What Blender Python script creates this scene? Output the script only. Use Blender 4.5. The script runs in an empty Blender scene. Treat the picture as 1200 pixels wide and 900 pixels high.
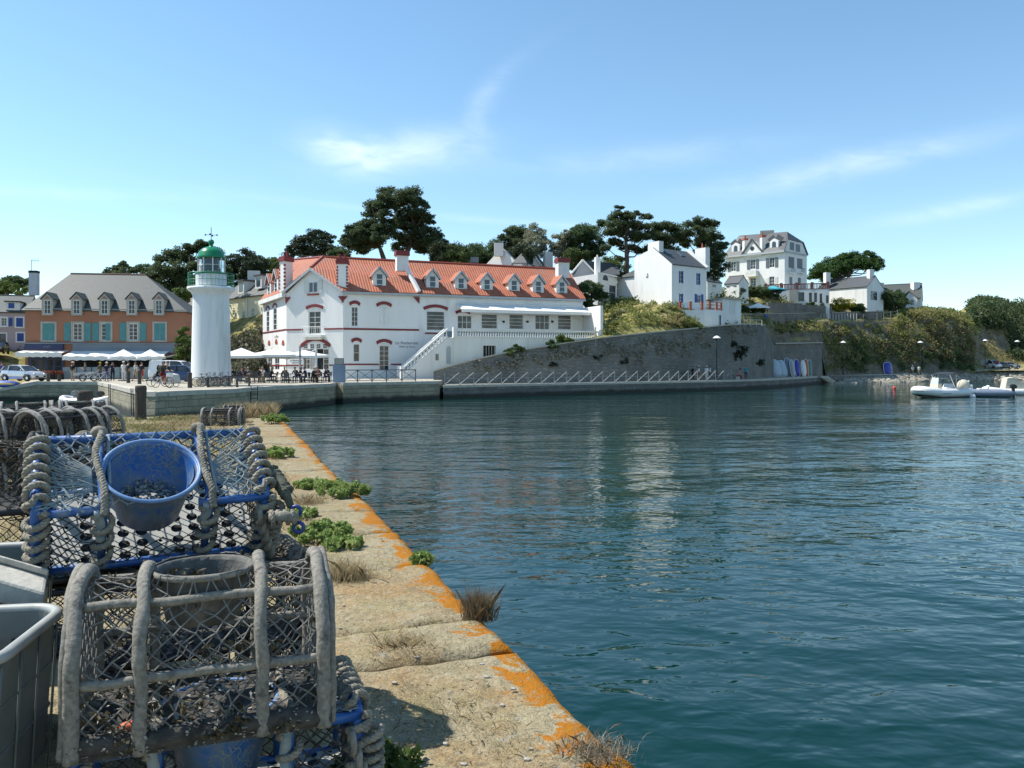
import bpy, bmesh, math, random
from mathutils import Vector, Matrix, noise
from math import sin, cos, pi, radians, sqrt, atan2
R = random.Random(7)
S = bpy.context.scene
COL = S.collection
F, YH, E = 940.0, 427.0, 3.15          # focal length in photo pixels, horizon row, eye height above the water
ZP, ZQ, ZW = 1.55, 1.62, 1.20          # near pier, harbour quay, promenade levels
V = Vector

def P(px, d, z=0.0): return V(((px-600)/F*d, d, z))
def ZY(y, d): return E + (YH-y)*d/F
def PY(px, y, d): return P(px, d, ZY(y, d))
def lerp(a, b, t): return a+(b-a)*t
def interp(tab, x):
    if x <= tab[0][0]: return tab[0][1]
    for (a, va), (b, vb) in zip(tab, tab[1:]):
        if x <= b: return lerp(va, vb, (x-a)/(b-a))
    return tab[-1][1]

# ---------------------------------------------------------------- meshes
class MB:
    def __init__(s): s.v = []; s.f = []; s.mi = []; s.cur = 0
    def add(s, vs, fs):
        o = len(s.v); s.v.extend(V(p) for p in vs)
        for f in fs: s.f.append([i+o for i in f]); s.mi.append(s.cur)
        return s
    def poly(s, pts): return s.add(pts, [list(range(len(pts)))])
    def obox(s, o, a, b, c):
        o, a, b, c = V(o), V(a), V(b), V(c)
        vs = [o, o+a, o+a+b, o+b, o+c, o+a+c, o+a+b+c, o+b+c]
        fs = [[0,3,2,1],[4,5,6,7],[0,1,5,4],[1,2,6,5],[2,3,7,6],[3,0,4,7]]
        if a.cross(b).dot(c) < 0: fs = [f[::-1] for f in fs]
        return s.add(vs, fs)
    def box(s, c, d, rz=0.0):
        m = Matrix.Rotation(rz, 3, 'Z'); x, y, z = [m @ V(t) for t in ((d[0],0,0),(0,d[1],0),(0,0,d[2]))]
        return s.obox(V(c)-(x+y+z)/2, x, y, z)
    def beam(s, p, q, w, h=None, up=(0,0,1)):
        h = w if h is None else h
        p, q = V(p), V(q); t = (q-p)
        if t.length < 1e-6: return s
        up = V(up)
        if abs(t.normalized().dot(up)) > .98: up = V((1,0,0)) if abs(up.x) < .9 else V((0,1,0))
        a = t.cross(up).normalized()*w; b = a.cross(t).normalized()*h
        return s.obox(p-a/2-b/2, t, a, b)
    def tube(s, pts, r, n=8, closed=False, cap=True):
        pts = [V(p) for p in pts]; N = len(pts)
        if N < 2: return s
        rr = r if isinstance(r, (list, tuple)) else [r]*N
        tg = []
        for i in range(N):
            a = pts[(i-1) % N] if (closed or i > 0) else pts[i]
            b = pts[(i+1) % N] if (closed or i < N-1) else pts[i]
            t = b-a
            tg.append(t.normalized() if t.length > 1e-9 else V((0,0,1)))
        up = V((0,0,1)) if abs(tg[0].z) < .9 else V((1,0,0))
        a = tg[0].cross(up).normalized(); vs = []
        for i in range(N):
            a = (a - tg[i]*a.dot(tg[i]))
            a = a.normalized() if a.length > 1e-6 else tg[i].orthogonal().normalized()
            b = tg[i].cross(a)
            for k in range(n):
                w = 2*pi*k/n
                vs.append(pts[i] + (a*cos(w)+b*sin(w))*rr[i])
        fs = []
        for i in range(N if closed else N-1):
            j = (i+1) % N
            for k in range(n):
                l = (k+1) % n
                fs.append([i*n+k, i*n+l, j*n+l, j*n+k])
        if cap and not closed:
            fs.append(list(range(n))[::-1]); fs.append([(N-1)*n+k for k in range(n)])
        return s.add(vs, fs)
    def lathe(s, prof, n=24, c=(0,0,0), a0=0.0, a1=2*pi, M=None):
        full = abs(a1-a0-2*pi) < 1e-6; c = V(c); vs = []; m = n if full else n+1
        for (r, z) in prof:
            for k in range(m):
                w = a0+(a1-a0)*k/n
                p = V((r*cos(w), r*sin(w), z)); vs.append((M @ p if M else p)+c)
        fs = []
        for i in range(len(prof)-1):
            for k in range(n):
                l = (k+1) % m
                fs.append([i*m+k, i*m+l, (i+1)*m+l, (i+1)*m+k])
        return s.add(vs, fs)
    def ball(s, c, r, n=12, m=7):
        if not isinstance(r, (list, tuple)): r = (r, r, r)
        c = V(c); vs = [c+V((0,0,-r[2]))]
        for i in range(1, m):
            t = -pi/2+pi*i/m
            for k in range(n):
                w = 2*pi*k/n; vs.append(c+V((r[0]*cos(t)*cos(w), r[1]*cos(t)*sin(w), r[2]*sin(t))))
        vs.append(c+V((0,0,r[2]))); L = len(vs)-1; fs = []
        for k in range(n):
            l = (k+1) % n
            fs.append([0, 1+l, 1+k]); fs.append([L, 1+(m-2)*n+k, 1+(m-2)*n+l])
            for i in range(m-2): fs.append([1+i*n+k, 1+i*n+l, 1+(i+1)*n+l, 1+(i+1)*n+k])
        return s.add(vs, fs)
    def ring(s, c, Rr, r, ax='Y', n=20, k=6, M=None):
        pts = []
        for i in range(n):
            w = 2*pi*i/n
            p = {'Y': V((Rr*cos(w),0,Rr*sin(w))), 'X': V((0,Rr*cos(w),Rr*sin(w))), 'Z': V((Rr*cos(w),Rr*sin(w),0))}[ax]
            pts.append(V(c)+(M @ p if M else p))
        return s.tube(pts, r, k, closed=True)
    def prism(s, pts, vec):
        n = len(pts); vec = V(vec); vs = [V(p) for p in pts]+[V(p)+vec for p in pts]
        nr = V((0,0,0))
        for i in range(n): nr += vs[i].cross(vs[(i+1) % n])
        fs = [list(range(n)), [n+i for i in range(n)][::-1]]+[[i, n+i, n+(i+1) % n, (i+1) % n] for i in range(n)]
        if nr.dot(vec) > 0: fs = [f[::-1] for f in fs]
        return s.add(vs, fs)
    def grid(s, fn, nu, nv):
        vs = [fn(i/nu, j/nv) for j in range(nv+1) for i in range(nu+1)]
        w = nu+1
        return s.add(vs, [[j*w+i, j*w+i+1, (j+1)*w+i+1, (j+1)*w+i] for j in range(nv) for i in range(nu)])
    def xf(s, M): s.v = [M @ p for p in s.v]; return s
    def build(s, name, mat, parent=None, smooth=False, world=True, bevel=0.0):
        vs = s.v
        if parent is not None and world:
            o, rz = ORI.get(parent, (V((0,0,0)), 0.0))
            m = Matrix.Rotation(-rz, 3, 'Z'); vs = [m @ (p-o) for p in vs]
        me = bpy.data.meshes.new(name); me.from_pydata([tuple(p) for p in vs], [], s.f); me.update()
        mats = mat if isinstance(mat, (list, tuple)) else [mat]
        for mm in mats: me.materials.append(mm)
        if len(mats) > 1: me.polygons.foreach_set('material_index', s.mi)
        if smooth: me.polygons.foreach_set('use_smooth', [True]*len(me.polygons))
        uv = me.uv_layers.new(name='uv'); co = s.v; dat = [0.0]*(2*len(me.loops)); li = 0
        for f in s.f:
            a, b, c = co[f[0]], co[f[1]], co[f[2]]
            n = (b-a).cross(c-a)
            if n.length < 1e-9 and len(f) > 3: n = (c-a).cross(co[f[3]]-a)
            n = n.normalized() if n.length > 1e-12 else V((0,0,1))
            u = V((0,0,1)).cross(n)
            u = u.normalized() if u.length > .05 else V((1,0,0))
            w = n.cross(u)
            for i in f:
                dat[2*li] = co[i].dot(u); dat[2*li+1] = co[i].dot(w); li += 1
        uv.data.foreach_set('uv', dat)
        o = bpy.data.objects.new(name, me); COL.objects.link(o)
        if parent is not None:
            o.parent = parent
            if parent in ORI: ORI[o] = ORI[parent]
        if bevel:
            bm = o.modifiers.new('soft', 'BEVEL'); bm.width = bevel; bm.segments = 2; bm.limit_method = 'ANGLE'
        return o
ORI = {}
def tag(o, label, cat, group=None, kind=None):
    o['label'] = label; o['category'] = cat
    if group: o['group'] = group
    if kind: o['kind'] = kind
    return o
def struct(o, kind='structure'): o['kind'] = kind; return o
def thing(name, label, cat, loc=(0,0,0), rz=0.0, group=None):
    o = bpy.data.objects.new(name, None); COL.objects.link(o); o.empty_display_size = .2
    o.location = V(loc); o.rotation_euler = (0,0,rz); ORI[o] = (V(loc), rz)
    return tag(o, label, cat, group)
def dup(root, loc=None, rz=None, label=None, group=None, scale=None, mats=None):
    def rec(o, par):
        c = o.copy(); COL.objects.link(c)
        if par is not None: c.parent = par
        for ch in list(o.children): rec(ch, c)
        return c
    r = rec(root, None)
    if loc is not None: r.location = V(loc)
    if rz is not None: r.rotation_euler = (0,0,rz)
    if label: r['label'] = label
    if group: r['group'] = group
    if scale: r.scale = (scale,)*3
    if mats:
        for c in r.children_recursive:
            for k, mm in mats.items():
                if c.name.split('.')[0] == k and c.type == 'MESH':
                    c.data = c.data.copy(); c.data.materials[0] = mm
    return r

# ---------------------------------------------------------------- materials
MATS = {}
def nod(nt, t, **kw):
    n = nt.nodes.new(t)
    for k, v in kw.items():
        if k in n.inputs: n.inputs[k].default_value = v
        else: setattr(n, k, v)
    return n
def mk(name):
    m = bpy.data.materials.new(name); m.use_nodes = True; nt = m.node_tree
    return m, nt, nt.nodes['Principled BSDF']
def c4(c): return (c[0], c[1], c[2], 1.0)
def mix(nt, fac, a, b):
    n = nt.nodes.new('ShaderNodeMix'); n.data_type = 'RGBA'
    for i, x in ((0, fac), (6, a), (7, b)):
        if hasattr(x, 'links'): nt.links.new(x, n.inputs[i])
        elif i == 0: n.inputs[0].default_value = x
        else: n.inputs[i].default_value = c4(x)
    return n.outputs[2]
def mathn(nt, op, a, b=0.0, clamp=False):
    n = nt.nodes.new('ShaderNodeMath'); n.operation = op; n.use_clamp = clamp
    for i, x in ((0, a), (1, b)):
        if hasattr(x, 'links'): nt.links.new(x, n.inputs[i])
        else: n.inputs[i].default_value = x
    return n.outputs[0]
def ramp(nt, x, a, b):
    n = nt.nodes.new('ShaderNodeMapRange'); n.clamp = True
    nt.links.new(x, n.inputs[0]); n.inputs[1].default_value = a; n.inputs[2].default_value = b
    return n.outputs[0]
def noi(nt, co, scale, detail=4.0, rough=.55, dist=0.0):
    n = nod(nt, 'ShaderNodeTexNoise', Scale=scale, Detail=detail, Roughness=rough, Distortion=dist)
    if co is not None: nt.links.new(co, n.inputs['Vector'])
    return n.outputs['Fac']
def coord(nt, which='Object', scale=None):
    t = nt.nodes.new('ShaderNodeTexCoord').outputs[which]
    if scale:
        mp = nt.nodes.new('ShaderNodeMapping'); mp.inputs['Scale'].default_value = scale
        nt.links.new(t, mp.inputs[0]); t = mp.outputs[0]
    return t
def bump(nt, bs, h, strength=.3, dist=.02):
    b = nod(nt, 'ShaderNodeBump', Strength=strength, Distance=dist)
    nt.links.new(h, b.inputs['Height']); nt.links.new(b.outputs[0], bs.inputs['Normal'])
def M(name, c1, c2=None, scale=4.0, rough=.7, bmp=0.0, bscale=None, bdist=.02, metal=0.0, lo=.35, hi=.65, c3=None, s3=1.0, stretch=None, spec=None, trans=0.0):
    """a plain surface with mottling: c1 to c2 by noise, patches of c3, optional bump"""
    if name in MATS: return MATS[name]
    m, nt, bs = mk(name); bs.inputs['Roughness'].default_value = rough; bs.inputs['Metallic'].default_value = metal
    if spec is not None: bs.inputs['Specular IOR Level'].default_value = spec
    co = coord(nt, 'Object', stretch)
    if c2 is None: c2 = tuple(x*.86 for x in c1)
    col = mix(nt, ramp(nt, noi(nt, co, scale), lo, hi), c1, c2)
    if c3: col = mix(nt, ramp(nt, noi(nt, co, s3, 6, .65), .55, .68), col, c3)
    nt.links.new(col, bs.inputs['Base Color'])
    if trans: bs.inputs['Transmission Weight'].default_value = trans
    if bmp: bump(nt, bs, noi(nt, co, bscale or scale*3, 5, .6), bmp, bdist)
    MATS[name] = m; return m
def Mbrick(name, c1, c2, mortar, bw, bh, ms=.02, rough=.8, bmp=.4, bdist=.03, off=.5, nsc=1.2, dark=None, squash=1.0, bias=0.0):
    """coursed masonry or tiles laid in metres over the surface's own UV"""
    if name in MATS: return MATS[name]
    m, nt, bs = mk(name); bs.inputs['Roughness'].default_value = rough
    uv = coord(nt, 'UV'); ob = coord(nt, 'Object')
    # wobble the joints
    n3 = nod(nt, 'ShaderNodeTexNoise', Scale=1.7, Detail=2.0); nt.links.new(ob, n3.inputs['Vector'])
    vm = nod(nt, 'ShaderNodeVectorMath', operation='MULTIPLY_ADD'); nt.links.new(n3.outputs['Color'], vm.inputs[0])
    vm.inputs[1].default_value = (bh*.35*(dark is not None),)*3; nt.links.new(uv, vm.inputs[2])
    b = nod(nt, 'ShaderNodeTexBrick', Scale=1.0); b.offset = off; b.squash = squash
    for k, v in (('Mortar Size', ms), ('Brick Width', bw), ('Row Height', bh), ('Bias', bias), ('Mortar Smooth', .3)): b.inputs[k].default_value = v
    b.inputs['Color1'].default_value = c4(c1); b.inputs['Color2'].default_value = c4(c2); b.inputs['Mortar'].default_value = c4(mortar)
    nt.links.new(vm.outputs[0], b.inputs['Vector'])
    n = noi(nt, ob, nsc, 6, .65)
    col = mix(nt, ramp(nt, n, .38, .7), b.outputs['Color'], dark or tuple(x*.8 for x in c1))
    if dark is None: col = mix(nt, .6, b.outputs['Color'], col)
    nt.links.new(col, bs.inputs['Base Color'])
    h = mathn(nt, 'ADD', mathn(nt, 'MULTIPLY', b.outputs['Fac'], -1.0), mathn(nt, 'MULTIPLY', noi(nt, ob, 9, 5, .6), .5))
    bump(nt, bs, h, bmp, bdist)
    MATS[name] = m; return m
def glass_dark(name, c=(.02,.028,.035), rough=.06):
    if name in MATS: return MATS[name]
    m, nt, bs = mk(name); bs.inputs['Base Color'].default_value = c4(c); bs.inputs['Roughness'].default_value = rough
    co = coord(nt); bump(nt, bs, noi(nt, co, 1.5, 1), .05, .05)
    MATS[name] = m; return m
def leafmat(name, c1, c2, c3=None, scale=.6, tr=.25):
    if name in MATS: return MATS[name]
    m, nt, bs = mk(name); co = coord(nt)
    col = mix(nt, ramp(nt, noi(nt, co, scale, 5, .7), .35, .65), c1, c2)
    if c3: col = mix(nt, ramp(nt, noi(nt, co, scale*2.3, 5, .7), .52, .66), col, c3)
    nt.links.new(col, bs.inputs['Base Color']); bs.inputs['Roughness'].default_value = .6
    bs.inputs['Specular IOR Level'].default_value = .25
    t = nt.nodes.new('ShaderNodeBsdfTranslucent'); nt.links.new(col, t.inputs[0])
    mx = nt.nodes.new('ShaderNodeMixShader'); mx.inputs[0].default_value = tr
    out = nt.nodes['Material Output']
    nt.links.new(bs.outputs[0], mx.inputs[1]); nt.links.new(t.outputs[0], mx.inputs[2]); nt.links.new(mx.outputs[0], out.inputs[0])
    MATS[name] = m; return m

# ---------------------------------------------------------------- camera, sky, sun
cd = bpy.data.cameras.new('camera'); cam = bpy.data.objects.new('camera', cd); COL.objects.link(cam)
cam.location = (0,0,E); cam.rotation_euler = (pi/2,0,0)
cd.sensor_width = 36; cd.lens = 36*F/1200; cd.shift_y = -(450-YH)/1200; cd.clip_start = .05; cd.clip_end = 9000
S.camera = cam
SUN_EL, SUN_AZ = radians(54), V((-1.0, .20, 0)).normalized()
sv = V((SUN_AZ.x*cos(SUN_EL), SUN_AZ.y*cos(SUN_EL), sin(SUN_EL)))
sl = bpy.data.lights.new('sun', 'SUN'); so = bpy.data.objects.new('sun', sl); COL.objects.link(so)
sl.energy = 4.6; sl.angle = radians(.5); sl.color = (1.0, .95, .87)
so.rotation_euler = sv.to_track_quat('Z', 'Y').to_euler(); so.location = (0,0,60)
w = bpy.data.worlds.new('World'); S.world = w; w.use_nodes = True; nt = w.node_tree
bg = nt.nodes['Background']; sky = nt.nodes.new('ShaderNodeTexSky'); sky.sky_type = 'NISHITA'; sky.sun_disc = False
sky.sun_elevation = SUN_EL; sky.sun_rotation = atan2(sv.x, sv.y); sky.air_density = 1.0; sky.dust_density = .05; sky.ozone_density = 3.2; sky.altitude = 10
bg.inputs[1].default_value = .125
# thin cirrus wisps by direction
tc = nt.nodes.new('ShaderNodeTexCoord'); sep = nt.nodes.new('ShaderNodeSeparateXYZ'); nt.links.new(tc.outputs['Generated'], sep.inputs[0])
zz = mathn(nt, 'MAXIMUM', sep.outputs[2], .03)
az = mathn(nt, 'ARCTAN2', sep.outputs[0], sep.outputs[1]); el = mathn(nt, 'ARCSINE', sep.outputs[2])
cb = nt.nodes.new('ShaderNodeCombineXYZ'); nt.links.new(mathn(nt, 'ADD', az, mathn(nt, 'MULTIPLY', el, .5)), cb.inputs[0]); nt.links.new(mathn(nt, 'MULTIPLY', el, 2.6), cb.inputs[1])
streak = ramp(nt, noi(nt, cb.outputs[0], 11, 6, .6, .7), .22, .78)
def wisp(a0, e0, wa, we, tilt, gain, sh=0.0):
    """one streak of cirrus centred on azimuth a0 and elevation e0 (degrees)"""
    da = mathn(nt, 'SUBTRACT', az, radians(a0)); de = mathn(nt, 'SUBTRACT', el, radians(e0))
    de = mathn(nt, 'SUBTRACT', de, mathn(nt, 'MULTIPLY', da, tilt))
    if sh: da = mathn(nt, 'SUBTRACT', da, mathn(nt, 'ADD', mathn(nt, 'MULTIPLY', de, sh), mathn(nt, 'MULTIPLY', mathn(nt, 'MULTIPLY', de, de), 9.0)))
    q = mathn(nt, 'ADD', mathn(nt, 'POWER', mathn(nt, 'DIVIDE', da, radians(wa)), 2.0), mathn(nt, 'POWER', mathn(nt, 'DIVIDE', de, radians(we)), 2.0))
    return mathn(nt, 'MULTIPLY', mathn(nt, 'POWER', 2.718, mathn(nt, 'MULTIPLY', q, -1.0)), gain)
cl = None
for a in ((-12.0, 14.5, 2.4, 1.2, -.12, .62), (-7.0, 14.8, 4.8, 1.2, .10, .42), (-2.2, 18.2, .9, 2.6, .0, .17, .55), (9, 14.2, 9, .9, .05, .14),
          (22, 12.8, 8, .8, .12, .30), (29, 9.6, 5, .5, .12, .22), (-2, 10.2, 16, .25, -.07, .14), (-30, 10.5, 10, .4, .05, .14),
          (-60, 24, 14, 3, .2, .4), (110, 25, 20, 4, .1, .5)):
    g = wisp(*a); cl = g if cl is None else mathn(nt, 'ADD', cl, g)
cl = mathn(nt, 'MULTIPLY', cl, streak)
cl = mathn(nt, 'MINIMUM', cl, .85)
skc = nt.nodes.new('ShaderNodeHueSaturation'); skc.inputs['Saturation'].default_value = 1.03; skc.inputs['Hue'].default_value = .489; skc.inputs['Value'].default_value = 1.05; nt.links.new(sky.outputs[0], skc.inputs['Color'])
nt.links.new(mix(nt, cl, skc.outputs[0], (8.6, 8.9, 9.2)), bg.inputs[0])
S.view_settings.view_transform = 'Standard'; S.view_settings.look = 'None'; S.view_settings.exposure = 0.6; S.view_settings.gamma = 1.0
S.render.engine = 'CYCLES'; S.cycles.use_denoising = True; S.cycles.max_bounces = 5; S.cycles.diffuse_bounces = 2; S.cycles.transparent_max_bounces = 8; S.cycles.caustics_reflective = False; S.cycles.caustics_refractive = False
import numpy as np
NR = np.random.default_rng(11)
# ================================================================ foliage helpers
def leaf_mesh(name, C, size, mat, parent=None, aspect=1.6, up=0.0, origin=None):
    """many small leaf quads at the points C (n,3), random orientation; up>0 makes them lie flatter"""
    C = np.asarray(C, dtype=float); n = len(C)
    if origin is None: origin = ORI[parent][0] if parent in ORI else V((0,0,0))
    C = C-np.array(origin)
    a = NR.normal(size=(n,3)); a[:,2] *= (1-up); a /= np.linalg.norm(a,axis=1,keepdims=True)+1e-9
    b = NR.normal(size=(n,3)); b[:,2] *= (1-up*.7); b -= a*(a*b).sum(1,keepdims=True); b /= np.linalg.norm(b,axis=1,keepdims=True)+1e-9
    s = (size*NR.uniform(.6,1.35,size=(n,1)))
    a = a*s*aspect/2; b = b*s/2
    q = np.stack([C-a-b*.35, C-a*.1-b, C+a, C-a*.1+b], axis=1).reshape(-1,3)
    me = bpy.data.meshes.new(name); me.vertices.add(4*n); me.vertices.foreach_set('co', q.ravel())
    me.loops.add(4*n); me.loops.foreach_set('vertex_index', np.arange(4*n, dtype=np.int32))
    me.polygons.add(n); me.polygons.foreach_set('loop_start', np.arange(0,4*n,4,dtype=np.int32)); me.polygons.foreach_set('loop_total', np.full(n,4,dtype=np.int32))
    me.update(calc_edges=True); me.materials.append(mat)
    o = bpy.data.objects.new(name, me); COL.objects.link(o)
    if parent is not None: o.parent = parent
    elif origin is not None: o.location = origin
    return o
def blob_pts(c, r, n, shell=.55):
    """n points in an ellipsoid, mostly near its surface"""
    r = r if isinstance(r, (tuple, list)) else (r,r,r)
    d = NR.normal(size=(n,3)); d /= np.linalg.norm(d,axis=1,keepdims=True)
    t = NR.uniform(shell**3,1,size=(n,1))**(1/3)*NR.uniform(.82,1.12,size=(n,1))
    return d*t*np.array(r)+np.array(c)
def blade_mesh(name, pts, hgt, wid, mat, lean=.5, origin=(0,0,0), parent=None):
    """grass blades: thin bent triangles rising from pts"""
    C = np.asarray(pts, dtype=float)-np.array(origin); n = len(C)
    h = hgt*NR.uniform(.45,1.3,size=(n,1)); th = NR.uniform(0,2*pi,size=n)
    side = np.stack([np.cos(th),np.sin(th),0*th],1)*wid/2
    ln = np.clip(NR.normal(size=(n,3)),-1.5,1.5)*lean; ln[:,2] = 0
    mid = C+ln*h*.35+np.array([0,0,1])*h*.6; tip = C+ln*h*1.0+np.array([0,0,1])*h
    q = np.stack([C-side, C+side, mid+side*.6, tip, mid-side*.6],1).reshape(-1,3)
    me = bpy.data.meshes.new(name); me.vertices.add(5*n); me.vertices.foreach_set('co', q.ravel())
    me.loops.add(5*n); me.loops.foreach_set('vertex_index', np.arange(5*n, dtype=np.int32))
    me.polygons.add(n); me.polygons.foreach_set('loop_start', np.arange(0,5*n,5,dtype=np.int32)); me.polygons.foreach_set('loop_total', np.full(n,5,dtype=np.int32))
    me.update(calc_edges=True); me.materials.append(mat)
    o = bpy.data.objects.new(name, me); COL.objects.link(o)
    if parent is not None: o.parent = parent
    else: o.location = origin
    return o

# ================================================================ water
wm, nt, bs = mk('sea_water')
bs.inputs['Roughness'].default_value = .04; bs.inputs['IOR'].default_value = 1.33
bs.inputs['Specular IOR Level'].default_value = .5
co = coord(nt)
gp = nod(nt, 'ShaderNodeNewGeometry'); sp = nt.nodes.new('ShaderNodeSeparateXYZ'); nt.links.new(gp.outputs['Position'], sp.inputs[0])
col = mix(nt, ramp(nt, noi(nt, co, .05, 2), .35, .65), (.0006,.021,.019), (.0012,.029,.024))
nt.links.new(col, bs.inputs['Base Color'])
def wave_h(scale, st, det, rot, rough=.5, dist=0.0):
    mp = nt.nodes.new('ShaderNodeMapping'); mp.inputs['Scale'].default_value = st; mp.inputs['Rotation'].default_value = (0,0,rot)
    nt.links.new(co, mp.inputs[0]); return noi(nt, mp.outputs[0], scale, det, rough, dist)
h = mathn(nt, 'MULTIPLY', wave_h(.34, (1,1.5,1), 2, .30, .4), .085)
h = mathn(nt, 'ADD', h, mathn(nt, 'MULTIPLY', wave_h(.95, (1,1.6,1), 2, -.25, .5, .4), .052))
h = mathn(nt, 'ADD', h, mathn(nt, 'MULTIPLY', wave_h(2.5, (1,1.5,1), 2, .1, .5, .3), .022))
h = mathn(nt, 'ADD', h, mathn(nt, 'MULTIPLY', wave_h(7.5, (1,1.4,1), 1, .5, .5), .0018))
calm = mathn(nt, 'ADD', mathn(nt, 'MULTIPLY', ramp(nt, wave_h(.045, (1,2.2,1), 3, .4, .55, .8), .36, .64), .85), .42)
h = mathn(nt, 'MULTIPLY', h, calm)
bump(nt, bs, h, 1.0, 1.0)
b = MB(); b.grid(lambda u, v: V((lerp(-900,1500,u), lerp(-80,3500,v), 0)), 24, 24)
struct(b.build('water', wm))

# ================================================================ the near pier (local frame: y along the pier, x = minus the distance from its water edge)
PRZ = atan2(.3354, .9421); PO = V((1.63, 0, ZP))
PM = Matrix.Translation(PO) @ Matrix.Rotation(PRZ, 4, 'Z')
def pier(t, s, z=0.0): return PM @ V((-t, s, z))
def place_pier(o): o.location = PO; o.rotation_euler = (0,0,PRZ); return o
def pier_mat(name, edge):
    m, nt, bs = mk(name); co = coord(nt); bs.inputs['Roughness'].default_value = .95; bs.inputs['Specular IOR Level'].default_value = .15
    sx = nt.nodes.new('ShaderNodeSeparateXYZ'); nt.links.new(co, sx.inputs[0])
    t = mathn(nt, 'MULTIPLY', sx.outputs[0], -1.0)
    n1 = noi(nt, co, 1.1, 6, .7); n2 = noi(nt, co, 5.5, 6, .75); n3 = noi(nt, co, 38, 3, .7); n4 = noi(nt, co, 2.3, 5, .7, .5); n5 = noi(nt, co, 95, 2, .7); n6 = noi(nt, co, 14, 5, .75, .4)
    stone = mix(nt, ramp(nt, n2, .32, .68), (.25,.215,.135), (.37,.315,.205))
    earth = mix(nt, ramp(nt, n2, .3, .7), (.26,.205,.10), (.38,.30,.15))
    if edge:
        col = mix(nt, ramp(nt, n1, .46, .62), stone, (.30,.20,.095))           # pinkish rusty ground-in soil
        col = mix(nt, ramp(nt, n4, .52, .64), col, (.29,.24,.125))             # moss-dry skin
    else:
        col = mix(nt, ramp(nt, n1, .40, .60), earth, stone)
        col = mix(nt, ramp(nt, n4, .55, .68), col, (.21,.15,.095))
    col = mix(nt, mathn(nt, 'MULTIPLY', ramp(nt, n6, .50, .66), .7), col, (.17,.145,.085))
    col = mix(nt, mathn(nt, 'MULTIPLY', ramp(nt, n6, .46, .34), .55), col, (.42,.36,.22))
    # pits and grit
    col = mix(nt, mathn(nt, 'MULTIPLY', ramp(nt, n5, .52, .66), .7), col, (.10,.085,.055))
    col = mix(nt, mathn(nt, 'MULTIPLY', ramp(nt, n3, .56, .70), .75), col, (.085,.072,.052))
    col = mix(nt, mathn(nt, 'MULTIPLY', ramp(nt, n3, .42, .30), .5), col, (.46,.40,.26))
    if edge:
        # orange lichen, thickest along the water edge
        lm = noi(nt, co, 3.6, 7, .72, .7); l2 = noi(nt, co, .55, 2, .5)
        thr = mathn(nt, 'ADD', mathn(nt, 'MULTIPLY', t, .80), mathn(nt, 'MULTIPLY', l2, -.28))
        lich = ramp(nt, mathn(nt, 'SUBTRACT', lm, mathn(nt, 'ADD', thr, mathn(nt, 'MULTIPLY', n6, .30))), .365, .395)
        lc = mix(nt, ramp(nt, noi(nt, co, 26, 3), .35, .65), (.36,.125,.008), (.30,.135,.016))
        col = mix(nt, lich, col, lc)
        l3 = ramp(nt, noi(nt, co, 9, 5, .7), .60, .66)
        col = mix(nt, mathn(nt, 'MULTIPLY', l3, .55), col, (.25,.25,.225))     # grey crust lichen
    nt.links.new(col, bs.inputs['Base Color'])
    hh = mathn(nt, 'ADD', mathn(nt, 'ADD', mathn(nt, 'MULTIPLY', n2, .7), mathn(nt, 'MULTIPLY', n6, .5)), mathn(nt, 'MULTIPLY', n3, .4))
    bump(nt, bs, hh, .9, .03)
    return m
m_cop, m_pier = pier_mat('coping_stone', True), pier_mat('trodden_pier', False)
m_masonry = Mbrick('quay_masonry', (.40,.36,.29), (.30,.28,.24), (.16,.15,.13), 1.25, .46, .035, .9, .7, .05, dark=(.22,.21,.19), nsc=.7)
LP, WT = 27.2, 7.2
b = MB()
b.box((-(WT+1.05)/2, (LP-9)/2, -2.3), (WT-1.05, LP+9, 4.45)); b.box((-.53, (LP-9)/2, -2.35), (1.02, LP+9, 4.1))
place_pier(struct(b.build('pier', m_masonry, world=False)))
def gz(x, y):
    return .030*noise.noise(V((x*1.3,y*1.3,3)))+.016*noise.noise(V((x*4,y*4,1)))+.007*noise.noise(V((x*13,y*13,8)))
b = MB()
def pts(u, v):
    t = 1.05+(WT-1.05)*u**1.5; s = -9+(LP+9)*v if False else (lerp(-2, LP, v**1.45))
    return V((-t, s, gz(t, s)-.008*max(0,1.3-t)*8*.1))
b.grid(lambda u, v: pts(u, v), 90, 300)
b.add([V((-1.05,-9,0)),V((-1.05,-2,0)),V((-WT,-2,0)),V((-WT,-9,0))], [[0,1,2,3]])
place_pier(struct(b.build('pier_ground', m_pier, smooth=True, world=False)))
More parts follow.
